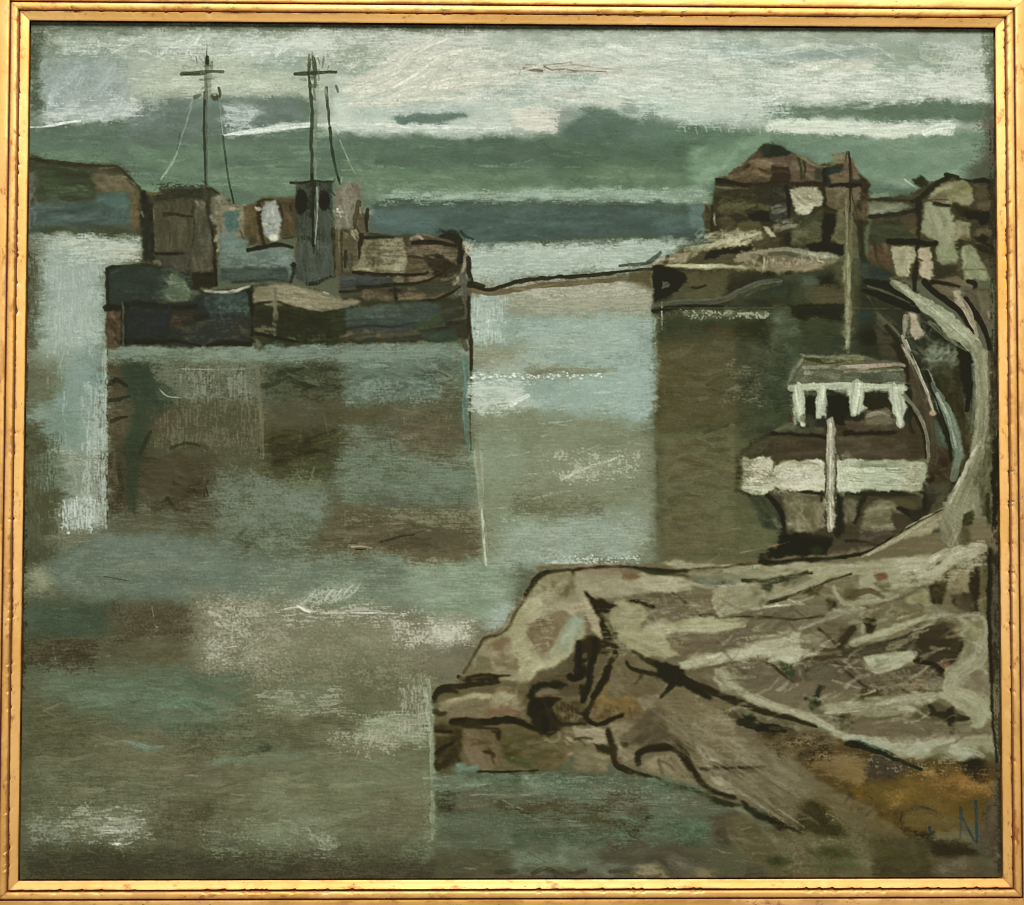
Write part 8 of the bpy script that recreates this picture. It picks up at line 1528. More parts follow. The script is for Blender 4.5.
s('-60,510 40,540 140,580 240,620 320,660 380,690 410,715',5,'17190f',.93,dry=.07,w2=3); s('0,520 80,545 180,595',2.4,'36544e',.6,dry=.3); q(0,480,620,640,'979a84 a5a68e 858872 b1b29c',50,L=20,w=4.5,ang=5,da=24,op=.48,dry=.32); s('300,590 420,540 560,490 620,490',5,'a5a288',.7,dry=.28); p('480,540 560,530 560,600 440,610','75725b',soft=6,dry=.15); p('540,600 600,560 700,580 760,600 700,640 600,650','9da088',soft=4,dry=.15); q(540,540,800,640,'a9aa94 6d6b55 8f907a',26,L=10,w=3,ang=-30,da=40,op=.55,dry=.36); s('420,640 560,600 620,640',4,'4a4a33',.7,dry=.28); s('700,560 780,600 840,620',4,'4b4733',.75,dry=.25); q(780,580,900,720,'2b281b 3e3826 5d5640',22,L=12,w=4,ang=60,da=30,op=.55,dry=.32)
# ochre flat beside the rocks
O('painted_ochre_weed')
V(725,660,6.375)
p('260,470 500,460 680,470 860,560 1022,620 1700,640 1760,700 1740,1000 1500,1080 1100,1060 900,900 700,830 560,740 420,600 320,550','5e4a2c',soft=6,rag=2)
p('200,450 340,470 500,460 680,480 740,540 560,600 480,660 360,580 240,530','5b4a35',soft=6,dry=.05); q(220,460,740,600,'6d5a40 4a3b28 7d684a 8a744e 3d3020',70,L=9,w=3.4,ang=-10,da=35,op=.52,dry=.36); q(380,480,560,560,'86714a 947e55',14,L=9,w=3,ang=60,da=30,op=.52,dry=.36)
p('520,640 640,600 820,610 920,660 880,780 820,800 640,720','7a6038',soft=6); q(520,600,920,800,'86693a 6d5532 917444 7d6745',46,L=18,w=6,ang=4,da=14,op=.47,dry=.3); q(560,590,880,640,'8a7050 7b6248',14,L=18,w=4,ang=2,da=8,op=.5,dry=.33)
p('860,790 1022,780 1022,905 860,905 760,830','77551c',soft=7); q(780,760,1022,905,'856020 6a4a1a 8f6b2c',24,L=20,w=6,ang=10,da=20,op=.48,dry=.3)
p('920,600 1022,610 1140,690 1100,760 1022,800 900,790 900,700','4d3f33',soft=6); q(900,610,1130,800,'564739 43372c 5f5042',22,L=20,w=6,ang=20,da=30,op=.46,dry=.28)
V(768,679,4)
p('400,420 520,400 640,360 760,340 880,400 920,420 900,560 700,620 520,600 440,540','6b5020',soft=8); q(380,390,740,600,'7d5c24 5f481c 8a6a2e 6d5526',110,L=22,w=7,ang=10,da=25,op=.45,dry=.3); q(620,340,890,470,'8a5f28 7a5226 96692f',60,L=16,w=5,ang=14,da=30,op=.48,dry=.34); p('760,390 860,430 900,400 905,450 820,460 760,440','93622a',soft=5,dry=.12); q(760,390,900,460,'a06d30 8a5c2a b07a3a',22,L=14,w=4.5,ang=0,da=20,op=.52,dry=.32); q(490,450,560,510,'9a702a a87c34',12,L=12,w=5,ang=0,da=10,op=.5,dry=.3)
p('770,330 850,310 880,360 860,410 810,400 770,360','33261f',soft=6); q(770,315,880,410,'3d2f26 291e19',12,L=14,w=5,ang=0,da=30,op=.5,dry=.25); q(640,320,780,400,'5b4526 4c3a22 6f5530',24,L=12,w=4,ang=-20,da=30,op=.5,dry=.33)
q(250,420,500,560,'42371f 5b4b2c 33291a 6e5a30',70,L=8,w=3,ang=30,da=40,op=.52,dry=.36); q(420,500,560,600,'3d3019 52411f 755a24',34,L=10,w=3.4,ang=30,da=40,op=.52,dry=.35)
p('540,520 640,515 720,540 740,580 700,610 600,610 530,580','6b572a',soft=6); q(540,520,730,610,'77612f 5f4d25 82703c',22,L=14,w=5,ang=0,da=14,op=.48,dry=.3); s('530,590 540,540 580,515 640,515 670,535',3,'33291a',.75,dry=.22); s('540,600 600,615 700,610 725,595',4,'2b2416',.8,dry=.2)
O('painted_foot_of_slope')
p('0,290 100,340 180,440 280,500 400,560 460,600 700,640 800,660 800,800 0,810 0,560','5d5340',soft=7)
q(0,300,440,640,'695e4a 756a55 5f5540',90,L=30,w=6,ang=38,da=8,op=.45,dry=.28); q(0,300,200,520,'7d725e 857a66 70654f',30,L=34,w=5,ang=40,da=7,op=.46,dry=.3)
p('110,540 140,500 200,480 260,540 330,600 300,640 180,620 120,590','3a3522',soft=7,dry=.06); q(110,490,330,640,'443e29 2f2c1b 504a33',34,L=14,w=5,ang=30,da=30,op=.5,dry=.32); s('240,540 290,580 325,612',2.4,'9a8f72',.85,dry=.2); s('150,480 100,520',3,'4a4130',.5)
s('0,560 40,580 80,590 140,620',7,'221d13',.92,dry=.08,w2=2); q(150,610,420,700,'605b45 4b4833 6e6850 565a41',44,L=18,w=5,ang=14,da=20,op=.48,dry=.32); p('160,670 240,680 360,690 360,720 260,720 180,700','393a25',soft=6,dry=.1); q(0,640,220,790,'6f6a54 7d7862 5d5844 858069',44,L=18,w=4,ang=50,da=20,op=.5,dry=.36); q(10,700,90,760,'3a4029 2f3522 4d5239',16,L=10,w=5,ang=-20,da=30,op=.52,dry=.34); q(180,700,360,790,'4a5138 3d442e 595f45 5a6a50',40,L=14,w=5,ang=-20,da=30,op=.5,dry=.34)
p('410,630 640,640 660,800 420,800','45402c',soft=7); q(410,620,660,800,'4f4833 3a3726 5a5038 414529 544a40',56,L=20,w=5,ang=0,da=40,op=.48,dry=.32); q(340,660,430,790,'75705a 645f4b',18,L=18,w=4,ang=80,da=14,op=.5,dry=.36)
p('660,720 800,700 925,740 935,800 660,800','5b5244',soft=6); q(660,710,930,800,'665d4d 50483a 706757',30,L=22,w=6,ang=-10,da=14,op=.47,dry=.3)
s('540,610 620,630 700,650 800,660',4,'2f2717',.85,dry=.15); p('640,640 800,655 840,700 740,720 660,700','332b1c',soft=7,dry=.08); p('660,610 760,600 820,640 700,650 660,640','6a634c',soft=6); q(660,560,830,650,'766f56 5f5841',18,L=16,w=5,ang=60,da=25,op=.48,dry=.32)
p('840,560 910,420 935,400 935,720 880,700','4c4034',soft=6); q(840,420,935,720,'574a3d 41372c 625548',26,L=20,w=5,ang=80,da=14,op=.48,dry=.3); p('900,400 925,400 925,560 880,600','5d564b',soft=5,op=.8); s('925,400 930,600 928,790',4,'33302a',.7,dry=.22); q(915,660,935,720,'86827a',6,L=10,w=2.4,ang=70,op=.6,dry=.36)
V()
DRAG({'painted_shallows': 5.5, 'painted_ochre_weed': 4.5, 'painted_foot_of_slope': 4.5, 'painted_quay_wall': 4.5, 'painted_rocks': 1.2, 'painted_bank': 1.4, 'painted_road': 1.2,
      'painted_ship/hull': 1.2, 'painted_ship/bow': .8, 'painted_ship/deckhouse': 1.0, 'painted_boat/hull': 1.6, 'painted_waterfront_houses': 1.3, 'painted_house': 1.0, 'painted_quay_edge': 1.0})
# quay reflections
p('659,342 738,338 740,428 660,428','56523c',soft=6,op=.55,dry=.12)
p('660,432 738,430 738,556 662,556','62624b',soft=8,op=.5,dry=.12)
scum('660,340 740,336 740,426 660,426','545339',.55,.75,'h',14)
scum('660,430 740,430 740,556 660,556','66674f',.52,.65,'h',14)
scum('740,345 800,345 795,425 740,425','53584a',.40,.55,'h',9)
scum('724,364 764,364 762,402 726,400','7d7b67',.22,.6,'n',7)
s('744,402 752,399 760,397',1.2,'8d8b75',.5,dry=.36)
scum('680,310 770,312 768,320 690,319','aab1a0',.40,.8,'n',2)
s('662,302 662,318 662,330',1.4,'b3b39a',.7,dry=.3)
s('740,553 760,549 790,542',1.2,'8a866a',.6,dry=.3)
# shallows
scum('440,774 650,778 700,800 620,846 440,846','6f7f68',.36,.6,'h',8)
scum('620,815 712,815 712,842 620,842','5c7a62',.42,.7,'n',6)
scum('512,776 650,780 700,806 560,800','7f8f74',.36,.7,'h',6)
scum('460,820 560,830 560,872 450,872','5d654c',.36,.6,'h',8)
for t in ('424,778 444,777 466,774','435,786 455,785 477,784','440,791 460,787 490,784','470,795 490,794.6 520,795 540,794'): s(t,1.4,'87957c',.6,dry=.36)
s('478,771 500,772 520,771 538,770',2,'22241b',.9,dry=.12,w2=1.2)
dab(650,817,4,2.6,'23271a',.9,dry=.12); dab(636,830,3,3,'33351f',.6,dry=.3)
q(436,772,860,880,'8c937a 3b3c29 767c64 504d39',150,L=18,w=1.7,ang=6,da=12,op=.42,dry=.42)
# scraped lights along the rock strokes
scum('520,590 560,580 552,640 520,660','aba483',.34,.5,'h',7)
scum('590,600 720,590 720,640 610,660','a09a7c',.30,.5,'h',6)
scum('720,640 820,650 810,668 720,672','b3b096',.36,.6,'h',4)
scum('845,688 960,672 955,690 860,696','9f9c82',.36,.5,'h',4)
scum('860,672 960,664 960,688 870,700','857f68',.3,.6,'n',5)
scum('900,570 985,540 985,570 900,590','b3ab8e',.40,.75,'h',5)
scum('860,735 960,725 970,772 870,776','9c9a82',.30,.5,'n',6)
scum('668,716 720,704 760,756 730,770','8f836c',.34,.5,'h',6)
# ochre
scum('800,790 990,770 995,820 860,850','66512c',.42,.65,'n',9)
scum('930,770 992,772 992,796 930,796','8f6a35',.36,.7,'n',6)
scum('805,750 875,755 870,785 810,780','84683c',.40,.65,'h',6)
scum('770,735 830,735 830,760 780,760','3a2d1c',.3,.7,'n',5)
scum('890,810 980,812 980,838 890,838','6a5430',.34,.6,'n',6)
scum('780,800 900,840 990,870 780,880','4c4533',.36,.55,'n',9)

# the road kept whole: one pale sweep from the houses round the boat into the rocks
O('painted_road')
s('892,283 910,296 930,310 950,326 968,342 979,356',11,'969a7e',.8,dry=.14,w1=5,w2=13); s('900,286 920,301 940,316 960,332 976,348',4,'a9ad92',.6,dry=.28); s('930,322 950,340 966,350',4,'858a70',.5,dry=.3)
s('976,346 982,366 984,400 982,430 977,455 968,480 958,505 950,525',11,'85856a',.75,dry=.16,w1=12,w2=16); s('983,352 986,380 986,420 982,448',4,'9d947b',.6,dry=.28); s('976,360 978,400 975,440 966,470 956,495',3.4,'97987d',.6,dry=.3); s('972,365 974,400 971,432',2.6,'6a7565',.6,dry=.32)
s('980,442 972,458 962,478 952,498 944,514',3,'a8a288',.8,dry=.3); s('977,446 966,466 955,488',2,'b5af97',.7,dry=.34)
s('948,520 955,540 960,556',22,'807e65',.65,dry=.16); s('945,505 958,520 950,545',8,'8f8d74',.5,dry=.28)
s('965,360 968,375 969,395 967,410',7,'14160f',.92,dry=.07,w1=5,w2=4)
s('862,556 885,546 910,530 930,519 944,512',6.5,'958c6e',.85,dry=.1,w1=3,w2=9); s('868,554 895,540 925,522',3,'aaa182',.7,dry=.28); s('866,553 890,539 915,524 942,510',1.8,'2c2015',.75,dry=.2,lab=False)
s('905,572 925,566 940,556 955,552 975,547 982,548',9,'a09a7d',.8,dry=.14,w2=11); s('915,570 940,556 965,548',3.4,'b7af94',.65,dry=.3)
dab(965,536,7,11,'474830',.7,dry=.15)

V()
for i in range(34):
    x=640+rng.random()*130; y=688+(x-640)*.62+rng.random()*44; L_=24+rng.random()*44
    s(f'{x},{y} {x+L_*.5},{y+L_*.35} {x+L_},{y+L_*.68}',1.6+rng.random()*3,['857a65','62574a','8b806b','6d6150'][i%4],.38,dry=.34,lab=False)
V(680,540,3.15)
O('painted_rocks')
p('600,100 640,95 655,120 620,130','754c3c',soft=3,op=.7,dry=.15)
p('740,270 850,260 890,320 870,380 800,390 740,350','41362b',soft=7,op=.8,dry=.08); p('470,230 560,240 600,300 500,330 440,300','64584a',soft=7,op=.6,dry=.12)
p('420,430 560,380 620,440 520,480 430,490','5f5347',soft=6,op=.7,dry=.12); p('180,440 330,430 430,480 400,540 280,510','695c4f',soft=7,op=.7,dry=.1)
p('450,560 700,560 900,580 880,620 600,620','67594a',soft=6,op=.6,dry=.12); p('0,300 120,300 250,300 200,340 60,360','65574a',soft=6,op=.7,dry=.1)
p('200,210 480,200 470,260 300,300 160,300','6d6253',soft=7,op=.55,dry=.14)
for t_,w_,c_ in (('0,285 100,280 200,268',9,'9f9a79'),('10,398 120,372 240,352 380,350',9,'a8a588'),('110,215 200,212 330,205 420,178',4,'98937a'),
    ('250,180 330,172 420,140 520,110 640,95 770,72',9,'8f8a70'),('0,130 120,150 260,122 420,92 620,80 780,70',4.5,'98947a'),('560,192 660,186 720,160 780,128',7,'8e8a70'),('600,140 630,165 650,182',6,'918e74'),
    ('484,148 500,185 530,210 580,212',5,'908d74'),('380,280 460,252 530,222',5,'8b8a76'),('575,220 580,250 574,300',7,'8c8a72'),('545,325 640,290 720,262 800,240',8,'97947a'),('820,240 880,240 940,236 965,270 960,330',6,'93907a'),
    ('760,118 820,92 860,60 940,36',10,'a39c80'),('690,78 740,80 780,76',9,'a59e84'),('128,415 160,462 240,500 330,532 430,572 520,615',9,'96937a'),('470,535 560,525 680,505 800,490',11,'8d886f'),
    ('860,420 850,470 900,490 950,520 950,575',17,'918f74'),('520,622 600,628 690,656 770,648 860,632',9,'979885'),('860,650 910,655 955,680',9,'95967f'),('640,400 740,360',13,'9b9b7e'),('590,400 650,408 730,372',9,'a3a486'),
    ('965,290 960,380 880,440',4,'8d8a72'),('940,320 920,390 870,430',3,'989680')):
    w_ *= .8; s(t_,w_,c_,.64,dry=.30,lift=1.2); s(t_,w_*.55,'a5a387' if w_>6 else '96937b',.34,dry=.38,lift=1.2)
for t_,w_,c_ in (('200,126 320,128 400,100',4,'2c2e22'),('270,200 370,170 420,150 470,128 540,108',3.4,'332b1d'),('110,246 250,240 350,250 450,240',2,'3a3224'),('520,352 600,338 690,310 760,284',5,'3f3b30'),
    ('505,330 525,305 545,280',8,'3b3124'),('0,425 60,460 120,490 250,540 330,560 430,588',4,'2b2419'),('525,642 600,660 680,690 760,722',4.4,'1d2018'),('740,382 790,388 830,412',4,'1f1811'),('590,255 605,268 600,285',9,'2b2c1d'),
    ('380,375 480,368 560,370',3,'4a3a2e'),('270,375 310,410 360,450',2.4,'3a3026'),('490,385 540,430 590,465',3,'453529'),('520,380 570,425 615,455',2.4,'77695a'),('400,500 430,490 440,460',5,'2c2f24'),('850,540 850,580',6,'26271b'),('790,545 850,550 910,560',4,'2f2d20'),
    ('975,40 972,200 980,400 985,560 998,700',3.2,'1f1d15'),('190,575 240,585',8,'242a1e'),('245,595 290,590 330,600',7,'201d14'),('540,175 600,160 640,180',6,'4f4230')):
    s(t_,w_,c_,.85,dry=.16)
for t_,c_ in (('230,218 300,208 345,205','c8c4ae'),('100,190 115,225 125,240','aaa68a'),('455,545 560,540','b3b197')): s(t_,1.7,c_,.8,dry=.25,lift=1.3)
q(40,60,960,640,'a5a287 8d8970 b0ad93',150,L=22,w=3.2,ang=-14,da=22,op=.5,dry=.40,lift=1.2); q(0,100,900,560,'5f5446 6d6152 51473a',110,L=24,w=3.2,ang=-6,da=26,op=.45,dry=.36)
DRAG({'painted_rocks': 1.3, 'painted_boat/cabin': .9})
V()
O('painted_bank')
s('912,366 922,395 930,425 934,458',13,'52473a',.8,dry=.1,w1=8); s('926,372 939,403 948,433 951,460',4.4,'1c2118',.9,dry=.08)
s('932,384 944,405 953,430 958,455 954,478',9,'6f7a6b',.85,dry=.12,w1=4,w2=7); s('937,394 949,420 956,447',3,'9aa492',.75,dry=.25)
s('905,396 919,414 927,438 928,462',4,'7d8069',.8,dry=.18); s('910,408 922,430 926,458',3,'2a2016',.8,dry=.15)
s('902,336 912,360 924,385 934,414',2.8,'a19b85',.85,dry=.2); s('906,340 918,368 928,392',1.4,'bdb8a1',.75,dry=.28); dab(932.5,413,3.4,2.6,'b9966d',.9)
p('908,312 915,313 920,328 923,337 916,340 911,334','ab9b80',soft=2,dry=.12); s('905,316 904,326 904,336',3,'9a937d',.7,dry=.3)
s('866,282 885,287 902,296 914,304',5,'1d1f16',.88,dry=.1); s('864,290 885,298 903,306 918,311',7,'14160f',.95,dry=.06,w1=3,w2=4); s('868,286 890,294 910,303',2,'5f604c',.7,dry=.25)
O('painted_waterfront_houses')
s('924,282 934,292 950,303 961,312 968,325 974,333',5.4,'221b10',.92,dry=.07,w2=3); s('966,300 974,310 981,322 987,336 989,349',5,'251d13',.85,dry=.14); s('956,293 966,306 973,322 977,336',4.6,'a3947a',.85,dry=.14)

V(640,225,7.3)
O('painted_quay_wall')
s('95,590 300,562 480,560 600,540 720,490 860,430 1022,400',6,'5f6156',.85,dry=.14,w1=3); s('300,570 480,568 620,545 760,500',3,'4a4d42',.6,dry=.28); s('760,520 860,470 1022,430',4,'50564a',.7,dry=.25); s('95,625 180,615 300,598 420,588 600,592',3,'1c2019',.85,dry=.12)
p('98,300 200,305 320,350 330,385 270,470 110,560','181b17',soft=4,op=.9); p('160,420 200,408 222,425 205,455 165,470','5a5c52',soft=3); p('340,350 620,350 640,440 480,520 380,500','59543f',soft=6,op=.5,dry=.2); s('380,455 420,460 480,440',2.6,'2f2c1c',.8,dry=.2)
s('95,610 400,604 800,606 1022,604 1500,606 1900,612',1.4,'5d5a45',.6,dry=.3)
V()
O('painted_quay_wall')
scum('720,340 760,340 760,560 720,560','56553f',.5,.55,'h',14); scum('662,346 736,346 736,424 662,424','66614b',.42,.5,'h',14); scum('662,436 740,436 740,552 662,552','6f6d57',.42,.5,'h',14)
scum('770,318 845,318 845,350 770,350','474c3c',.42,.6,'h',6); p('788,304 846,303 846,314 792,315','24271a',soft=2,op=.8,dry=.1)
p('800,285 846,284 846,303 812,304','5b5441',soft=2,op=.7,dry=.14)
scum('662,330 776,330 752,424 662,430','4f4c3c',.55,.7,'h',15); scum('680,336 764,336 730,440 722,540 680,546','514f3f',.50,.6,'h',18); scum('660,430 728,432 728,548 660,552','5f5d4c',.50,.6,'h',15)
q(660,336,732,550,'6a6754 45432f 57584a 3d3d2e 5c4a36',90,L=24,w=6,ang=2,da=14,op=.42,dry=.34)
scum('722,362 766,362 764,404 724,404','86836f',.24,.55,'h',6)
O('painted_shallows')
scum('440,776 700,786 720,830 440,846','5d614b',.50,.55,'h',14); q(440,776,720,850,'6a7d66 50604a 777a60 4c4a33',70,L=24,w=4.5,ang=5,da=8,op=.42,dry=.36)
O('painted_boat/cabin')
V(730,345,7.3)
q(445,285,1285,335,'b9bfa4 9ea48a',26,L=18,w=3,ang=0,da=6,op=.55,dry=.34); q(455,330,548,590,'bdc2a7 8d9379',14,L=20,w=2.4,ang=84,da=5,op=.6,dry=.34); q(630,330,700,515,'bdc2a7 989e83',12,L=18,w=2.6,ang=86,da=5,op=.6,dry=.34); q(880,330,965,510,'bfc4aa 989e83',14,L=18,w=2.6,ang=84,da=7,op=.6,dry=.34); q(1180,330,1285,560,'bdc2a7 969c82',16,L=20,w=2.6,ang=83,da=5,op=.6,dry=.34)
dab(800,450,64,88,'1b1d18',.92,soft=.4); dab(590,440,34,70,'1f2119',.9,soft=.45); dab(1060,425,84,38,'2e2d1c',.85,soft=.5); q(1010,470,1180,560,'75705a 5f5644',14,L=14,w=4,ang=-10,da=20,op=.5,dry=.34)
V()

O('painted_house')
s('848,192 849,215 849,236 850,262',9,'69664c',.75,dry=.2,w1=5,w2=8); s('846,200 847,230 847,256',2.4,'8a8768',.6,dry=.32); s('849,152 850,168 850,190 850,212',2,'31281c',.85,dry=.14); s('852,196 856,212 860,226',1.6,'403a29',.6,dry=.3)
O('painted_quay_post')
s('847,248 848,270 848,300 848,330 848,352',6.5,'7a7a5e',.7,dry=.2,w1=7,w2=4); s('847.5,252 848.5,280 848,305',3.4,'93936f',.75,dry=.26); s('847,309 848,325 847,348',3,'9b9b80',.6,dry=.32); s('852,262 853,285 853,306',3,'4f503d',.6,dry=.3)
O('painted_boat/cabin')
s('791,388 830,386 870,387 905,388',6,'aab094',.85,dry=.16,w2=5.5)
for t_,w_ in (('797,388 799,405 803,424',10),('822,388 821,402 819,416',9.5),('858,386 856,400 854,412',14),('895,388 897,405 901,424',12)):
    s(t_,w_,'a6ac91',.92,dry=.10,w2=w_*.6,lift=1.2); s(t_,w_*.5,'c0c5ab',.7,dry=.28,w2=w_*.3,lift=1.3)
p('866,411 888,409 893,424 866,425','6f6853',soft=3,op=.85,dry=.12); s('868,416 878,413 888,415',4,'8e8670',.65,dry=.3); dab(876,402,11,5,'2e2d1c',.9,soft=.5); dab(838,407,8.5,12,'1d1f19',.9,soft=.45); dab(810,405,4.4,9.5,'20221a',.9,soft=.45); dab(806,419,7,5,'4b4c3d',.6,dry=.2)
O('painted_boat/mast')
s('829.5,420 829,450 830,480 830,512 830,530',5,'9d9a83',.7,dry=.22,w1=3.6,w2=4,lift=1.3); s('830,424 830.5,460 830,500 831,528',2,'c0bda5',.75,dry=.26,lift=1.4)
V(768,679,4)
# monogram
O('signature')
s('642,520 628,512 600,514 590,520',2,'3a4a52',.75,dry=.2); s('585,516 600,512',2,'46565a',.5,dry=.3); s('662,528 650,520 630,514 612,514',1.5,'33464f',.55,dry=.25); s('646,592 648,620',3.4,'31434b',.85,dry=.2); s('536,540 528,560 536,585',1.5,'2f3a38',.5,dry=.3)
s('770,517 771,540 770,560',4,'33454e',.9,dry=.12); s('770,540 770,600 768,640',2.6,'46504f',.7,dry=.25); s('776,556 800,600 820,640 834,654',2.8,'3d4a50',.85,dry=.2); s('830,490 832,530 834,590 836,650',3,'33454f',.85,dry=.16)
V()
# grime along the rebate
scum('988,130 1000,130 1003,540 992,540','332d20',.5,.7,'v',2); scum('994,560 1004,560 1005,870 996,870','332d22',.45,.7,'v',2)
scum('20,250 29,250 25,690 16,690','3a3624',.55,.8,'v',2)
q(436,868,1000,882,'4b4334 5a5242 3e3729',60,L=24,w=5,ang=0,da=8,op=.5,dry=.33)
def TONE():
    global COL
    c = COL
    g = (c*np.array([.30, .59, .11], np.float32)).sum(-1, keepdims=True)
    mx = c.max(-1, keepdims=True); sat = (mx-c.min(-1, keepdims=True))/(mx+1e-4)
    red = np.clip((c[..., :1]-c[..., 1:2])*9, 0, 1)            # browns and teals are duller still
    teal = np.clip((c[..., 2:]-c[..., :1])*7, 0, 1)
    sk = np.zeros((NY, NX), np.float32)
    for nm in ('painted_sky', 'painted_far_shore', 'painted_water', 'painted_reflection', 'painted_shallows'):
        if nm in IDS: sk[LAB == IDS[nm]] = 1
    k = .80-.18*_soft(sk, 3)[..., None]-.16*red*(1-np.clip((sat-.45)*4, 0, 1))-.14*teal
    c = g+(c-g)*k
    gate_ = 1-np.clip((sat-.5)*4, 0, 1)
    c[..., 0] -= .17*np.clip(c[..., 0]-c[..., 1], 0, 1)*gate_[..., 0]; c[..., 1] += .02*np.clip(c[..., 0]-c[..., 1], 0, 1)
    c = g+(c-g)*(1-.22*(1-gate_))
    li = np.clip((g-.3)/.35, 0, 1)
    c = c*(np.array([.985, .99, .90], np.float32)*(1-li)+np.array([.99, .995, .975], np.float32)*li)
    for nm, tn in (('painted_reflection', (.985, 1.0, .965)), ('painted_far_shore', (.965, 1.0, .955)), ('painted_water', (1.0, 1.0, .98)), ('painted_quay_wall', (.99, 1.0, .97))):
        if nm in IDS:
            m_ = _soft((LAB == IDS[nm]).astype(np.float32), 3)[..., None]; c = c*(1+m_*(np.array(tn, np.float32)-1))
    rk = np.zeros((NY, NX), np.float32)
    for nm in ('painted_rocks', 'painted_foot_of_slope'):
        if nm in IDS: rk[LAB == IDS[nm]] = 1
    rk = _soft(rk, 2)[..., None]
    c = c*(1+rk*(1-li)*np.array([.095, .09, .06], np.float32))        # the foreshore is mixed with more white
    c = .42+(c-.42)*1.20-.022
    fl_ = np.array([.115, .11, .065], np.float32)
    c = np.where(c < fl_*2, fl_+(np.clip(c, 0, 1))**2/(4*fl_), c)   # no pure black on the palette
    fl = noise(14, 1.4, 1); ff = noise(1.6, 1.6, 1); fm = noise(22, 10, 2); gate = sst(.45, .8, fm)
    n = (FINE-.5)*.018+gate*(.055*sst(.70, .98, .6*fl+.4*ff)-.06*sst(.70, .98, 1-.6*fl-.4*ff))
    c = c*(1+2*n[..., None])
    COL = np.clip(c+.5*(c-_soft(c, 1)), .02, 1)
def ILLUM(u, v):
    """light of the lamp over the canvas, as measured on a blank grey canvas"""
    k = ((1.5036, -.412, .0724, -.0703, .0415), (1.4516, -.3999, .0664, -.0703, .0403), (1.3584, -.3756, .0589, -.0679, .0383))
    return np.stack([a+b*v+c*v*v+d*u*u+e*u*u*v for a, b, c, d, e in k], -1).astype(np.float32)
# ------------------------------------------------------------------ pigment, relief and the meshes of the paint layer
def box_blur(a, r):
    for ax in (0, 1):
        p_ = np.concatenate([np.repeat(a.take([0], ax), r+1, ax), a, np.repeat(a.take([-1], ax), r, ax)], ax)
        c = np.cumsum(p_, ax, dtype=np.float64)
        n = a.shape[ax]
        a = ((c.take(range(2*r+1, 2*r+1+n), ax)-c.take(range(0, n), ax))/(2*r+1)).astype(np.float32)
    return a

TONE()                                            # dulling of the pigments by old varnish, canvas grain
HGT += .07*(GRAIN-.5)+.16*(FINE-.5)
srgb = np.clip(COL, 0, 1)
lin = np.where(srgb <= .04045, srgb/12.92, ((srgb+.055)/1.055)**2.4).astype(np.float32)
u = (GX-512)/490; v = (GY-452)/430
LIT = ILLUM(u, v)                                 # the lamp's measured light on the canvas, divided out to get pigment values
alb = np.clip(lin/LIT, .003, .9)

H = np.array([[8.26572557e-04, 1.61944076e-06, -4.25744587e-01],
              [2.16709923e-06, -8.26985366e-04, 3.69144829e-01],
              [-1.18239483e-05, 2.34762758e-05, 1.0]])
w_ = H[2, 0]*GX+H[2, 1]*GY+1
PXX = (H[0, 0]*GX+H[0, 1]*GY+H[0, 2])/w_
PZZ = (H[1, 0]*GX+H[1, 1]*GY+H[1, 2])/w_
PYY = .0045-.00022*HGT
EX, EZ = WX-.0003, WZ-.0003                      # the canvas stops just short of the rebate: a dark gap all round
KEEP = (np.abs(PXX) < EX) & (np.abs(PZZ) < EZ)
PXX = np.clip(PXX, -EX, EX); PZZ = np.clip(PZZ, -EZ, EZ)

# tidy the ownership map so that each motif has a clean outline
best = np.full((NY, NX), -1, np.float32); own = np.zeros((NY, NX), np.int16)
for k in range(len(IDS)):
    b_ = box_blur(box_blur((LAB == k).astype(np.float32), 2), 2)
    own = np.where(b_ > best, k, own); best = np.maximum(best, b_)

def paint_material(name):
    m, nt, b = nodes(name)
    N, L = nt.nodes, nt.links
    at = N.new("ShaderNodeAttribute"); at.attribute_name = "pigment"
    tc = N.new("ShaderNodeTexCoord")
    n = N.new("ShaderNodeTexNoise"); n.inputs["Scale"].default_value = 900; n.inputs["Detail"].default_value = 3
    L.new(tc.outputs["Object"], n.inputs["Vector"])
    mr = N.new("ShaderNodeMapRange"); mr.inputs["To Min"].default_value = .94; mr.inputs["To Max"].default_value = 1.06
    L.new(n.outputs["Fac"], mr.inputs["Value"])
    x = N.new("ShaderNodeVectorMath"); x.operation = 'SCALE'
    L.new(at.outputs["Color"], x.inputs[0]); L.new(mr.outputs["Result"], x.inputs["Scale"])
    L.new(x.outputs["Vector"], b.inputs["Base Color"])
    b.inputs["Roughness"].default_value = .75
    b.inputs["Specular IOR Level"].default_value = .08
    return m
paint = paint_material("oil_paint")

canvas_mesh = bpy.data.meshes.new("canvas")
bm = bmesh.new()
bmesh.ops.create_cube(bm, size=1.0)
bmesh.ops.scale(bm, vec=(2*EX, .015, 2*EZ), verts=bm.verts)
bmesh.ops.translate(bm, vec=(0, .0132, 0), verts=bm.verts)
bm.to_mesh(canvas_mesh); bm.free()
canvas = under(link("canvas", canvas_mesh, [plain("linen", (.36, .30, .20), .9, .3, 700)]), picture)

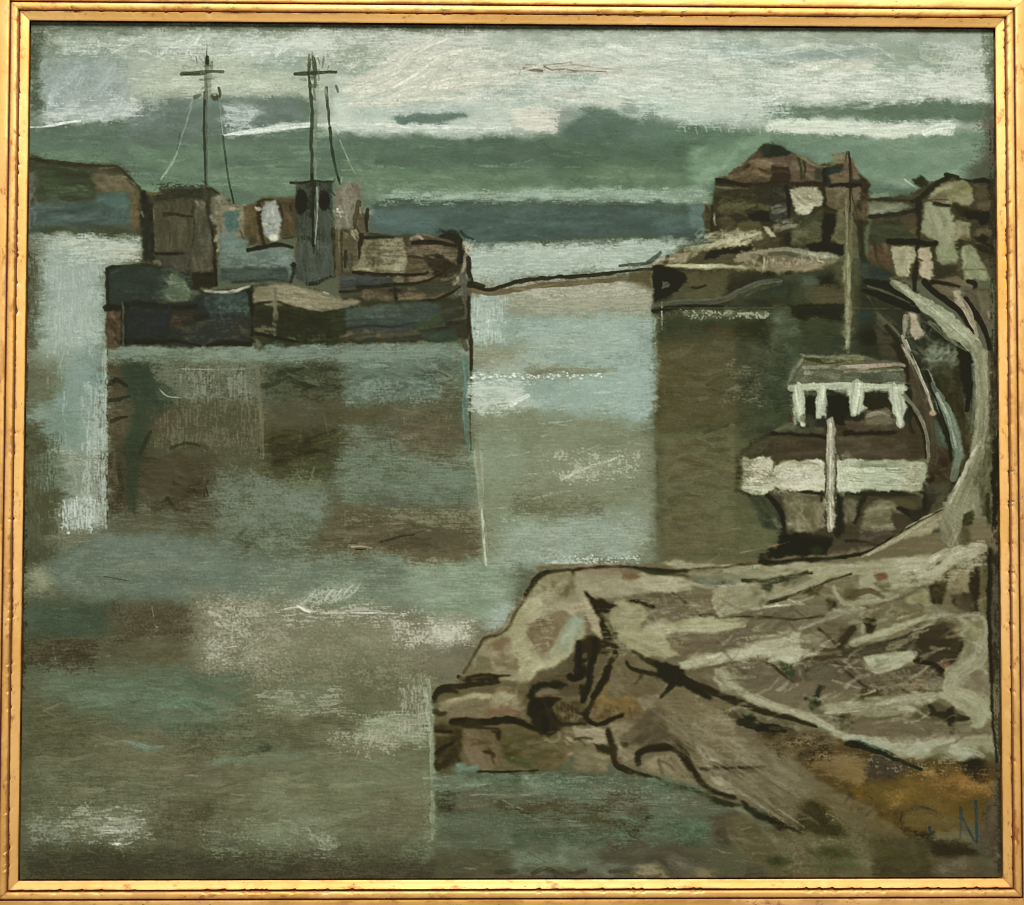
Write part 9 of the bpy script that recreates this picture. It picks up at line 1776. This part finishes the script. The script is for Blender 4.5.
fown = np.where(KEEP[:-1, :-1] | KEEP[1:, 1:] | KEEP[1:, :-1] | KEEP[:-1, 1:], own[:-1, :-1], -9)
VALL = np.stack([PXX, PYY, PZZ], -1).reshape(-1, 3).astype(np.float32)
CALL = np.concatenate([alb, np.ones((NY, NX, 1), np.float32)], -1).reshape(-1, 4).astype(np.float32)
idx = np.arange(NY*NX).reshape(NY, NX)
F = np.stack([idx[:-1, :-1], idx[1:, :-1], idx[1:, 1:], idx[:-1, 1:]], -1)
LAYERS = {}
def paint_layer(name, ids, parent, label=None):
    sel = np.isin(fown, ids)
    f = F[sel]
    if len(f) == 0: return None
    used, inv = np.unique(f, return_inverse=True)
    inv = inv.reshape(-1).astype(np.int32)
    me = bpy.data.meshes.new(name)
    me.vertices.add(len(used)); me.vertices.foreach_set("co", VALL[used].ravel())
    me.loops.add(len(inv)); me.loops.foreach_set("vertex_index", inv)
    me.polygons.add(len(f)); me.polygons.foreach_set("loop_start", np.arange(0, len(inv), 4, dtype=np.int32))
    me.polygons.foreach_set("use_smooth", np.ones(len(f), bool))
    ca = me.color_attributes.new("pigment", 'FLOAT_COLOR', 'POINT')
    ca.data.foreach_set("color", CALL[used].ravel())
    me.update(calc_edges=True); me.validate()
    o = under(link(name, me, [paint]), parent)
    if label: o["label"] = label
    LAYERS[name] = o
    bpy.context.view_layer.update()
    return o
tops = []
WORDS = {'painted_sky': 'painted cloudy sky in cream and grey green', 'painted_headland': 'painted dark headland behind the ship', 'painted_far_shore': 'painted band of slate blue far shore',
         'painted_water': 'painted grey green harbour water', 'painted_reflection': 'painted brown reflection under the ship', 'painted_ship': 'painted dark two masted ship at its mooring',
         'painted_mooring_rope': 'painted brown rope from ship to quay', 'painted_quay_wall': 'painted dark quay wall and its reflection', 'painted_house': 'painted gabled harbour house on the quay',
         'painted_boat': 'painted small boat with white cabin and white band', 'painted_road': 'painted pale road curving round the small boat', 'painted_rocks': 'painted rocky foreshore with pale ridges',
         'painted_ochre_weed': 'painted patch of ochre beside the rocks'}
for nm in IDS:
    if nm == 'canvas': continue
    t_ = nm.split('/')[0]
    if t_ not in tops: tops.append(t_)
for t_ in tops:
    if t_ == 'signature':                         # two painted initials
        m_ = IDS[t_]; keep = fown.copy(); gx = GX[:-1, :-1]
        for lo, hi in ((0, 952), (952, 2000)):
            fown[:] = np.where((keep == m_) & ((gx < lo) | (gx >= hi)), -5, keep)
            paint_layer('initial', [m_], picture, 'dark blue painted initial of the signature')
            fown[:] = keep
        continue
    subs = [n_ for n_ in IDS if n_.startswith(t_+'/')]
    if not subs:
        paint_layer(t_, [IDS[t_]], picture, WORDS.get(t_))
        continue
    hull = t_+'/hull'
    main = paint_layer(t_, [IDS[hull]], picture, WORDS.get(t_))
    for n_ in subs:
        if n_ == hull: continue
        if n_ == 'painted_ship/mast':             # two masts, each its own piece
            m_ = IDS[n_]; keep = fown.copy()
            for lo, hi in ((0, 262), (262, 2000)):
                gx = GX[:-1, :-1]
                fown[:] = np.where((keep == m_) & ((gx < lo) | (gx >= hi)), -5, keep)
                paint_layer('mast', [m_], main)
                fown[:] = keep
        else:
            paint_layer(n_.split('/')[1], [IDS[n_]], main)
bpy.context.view_layer.update()
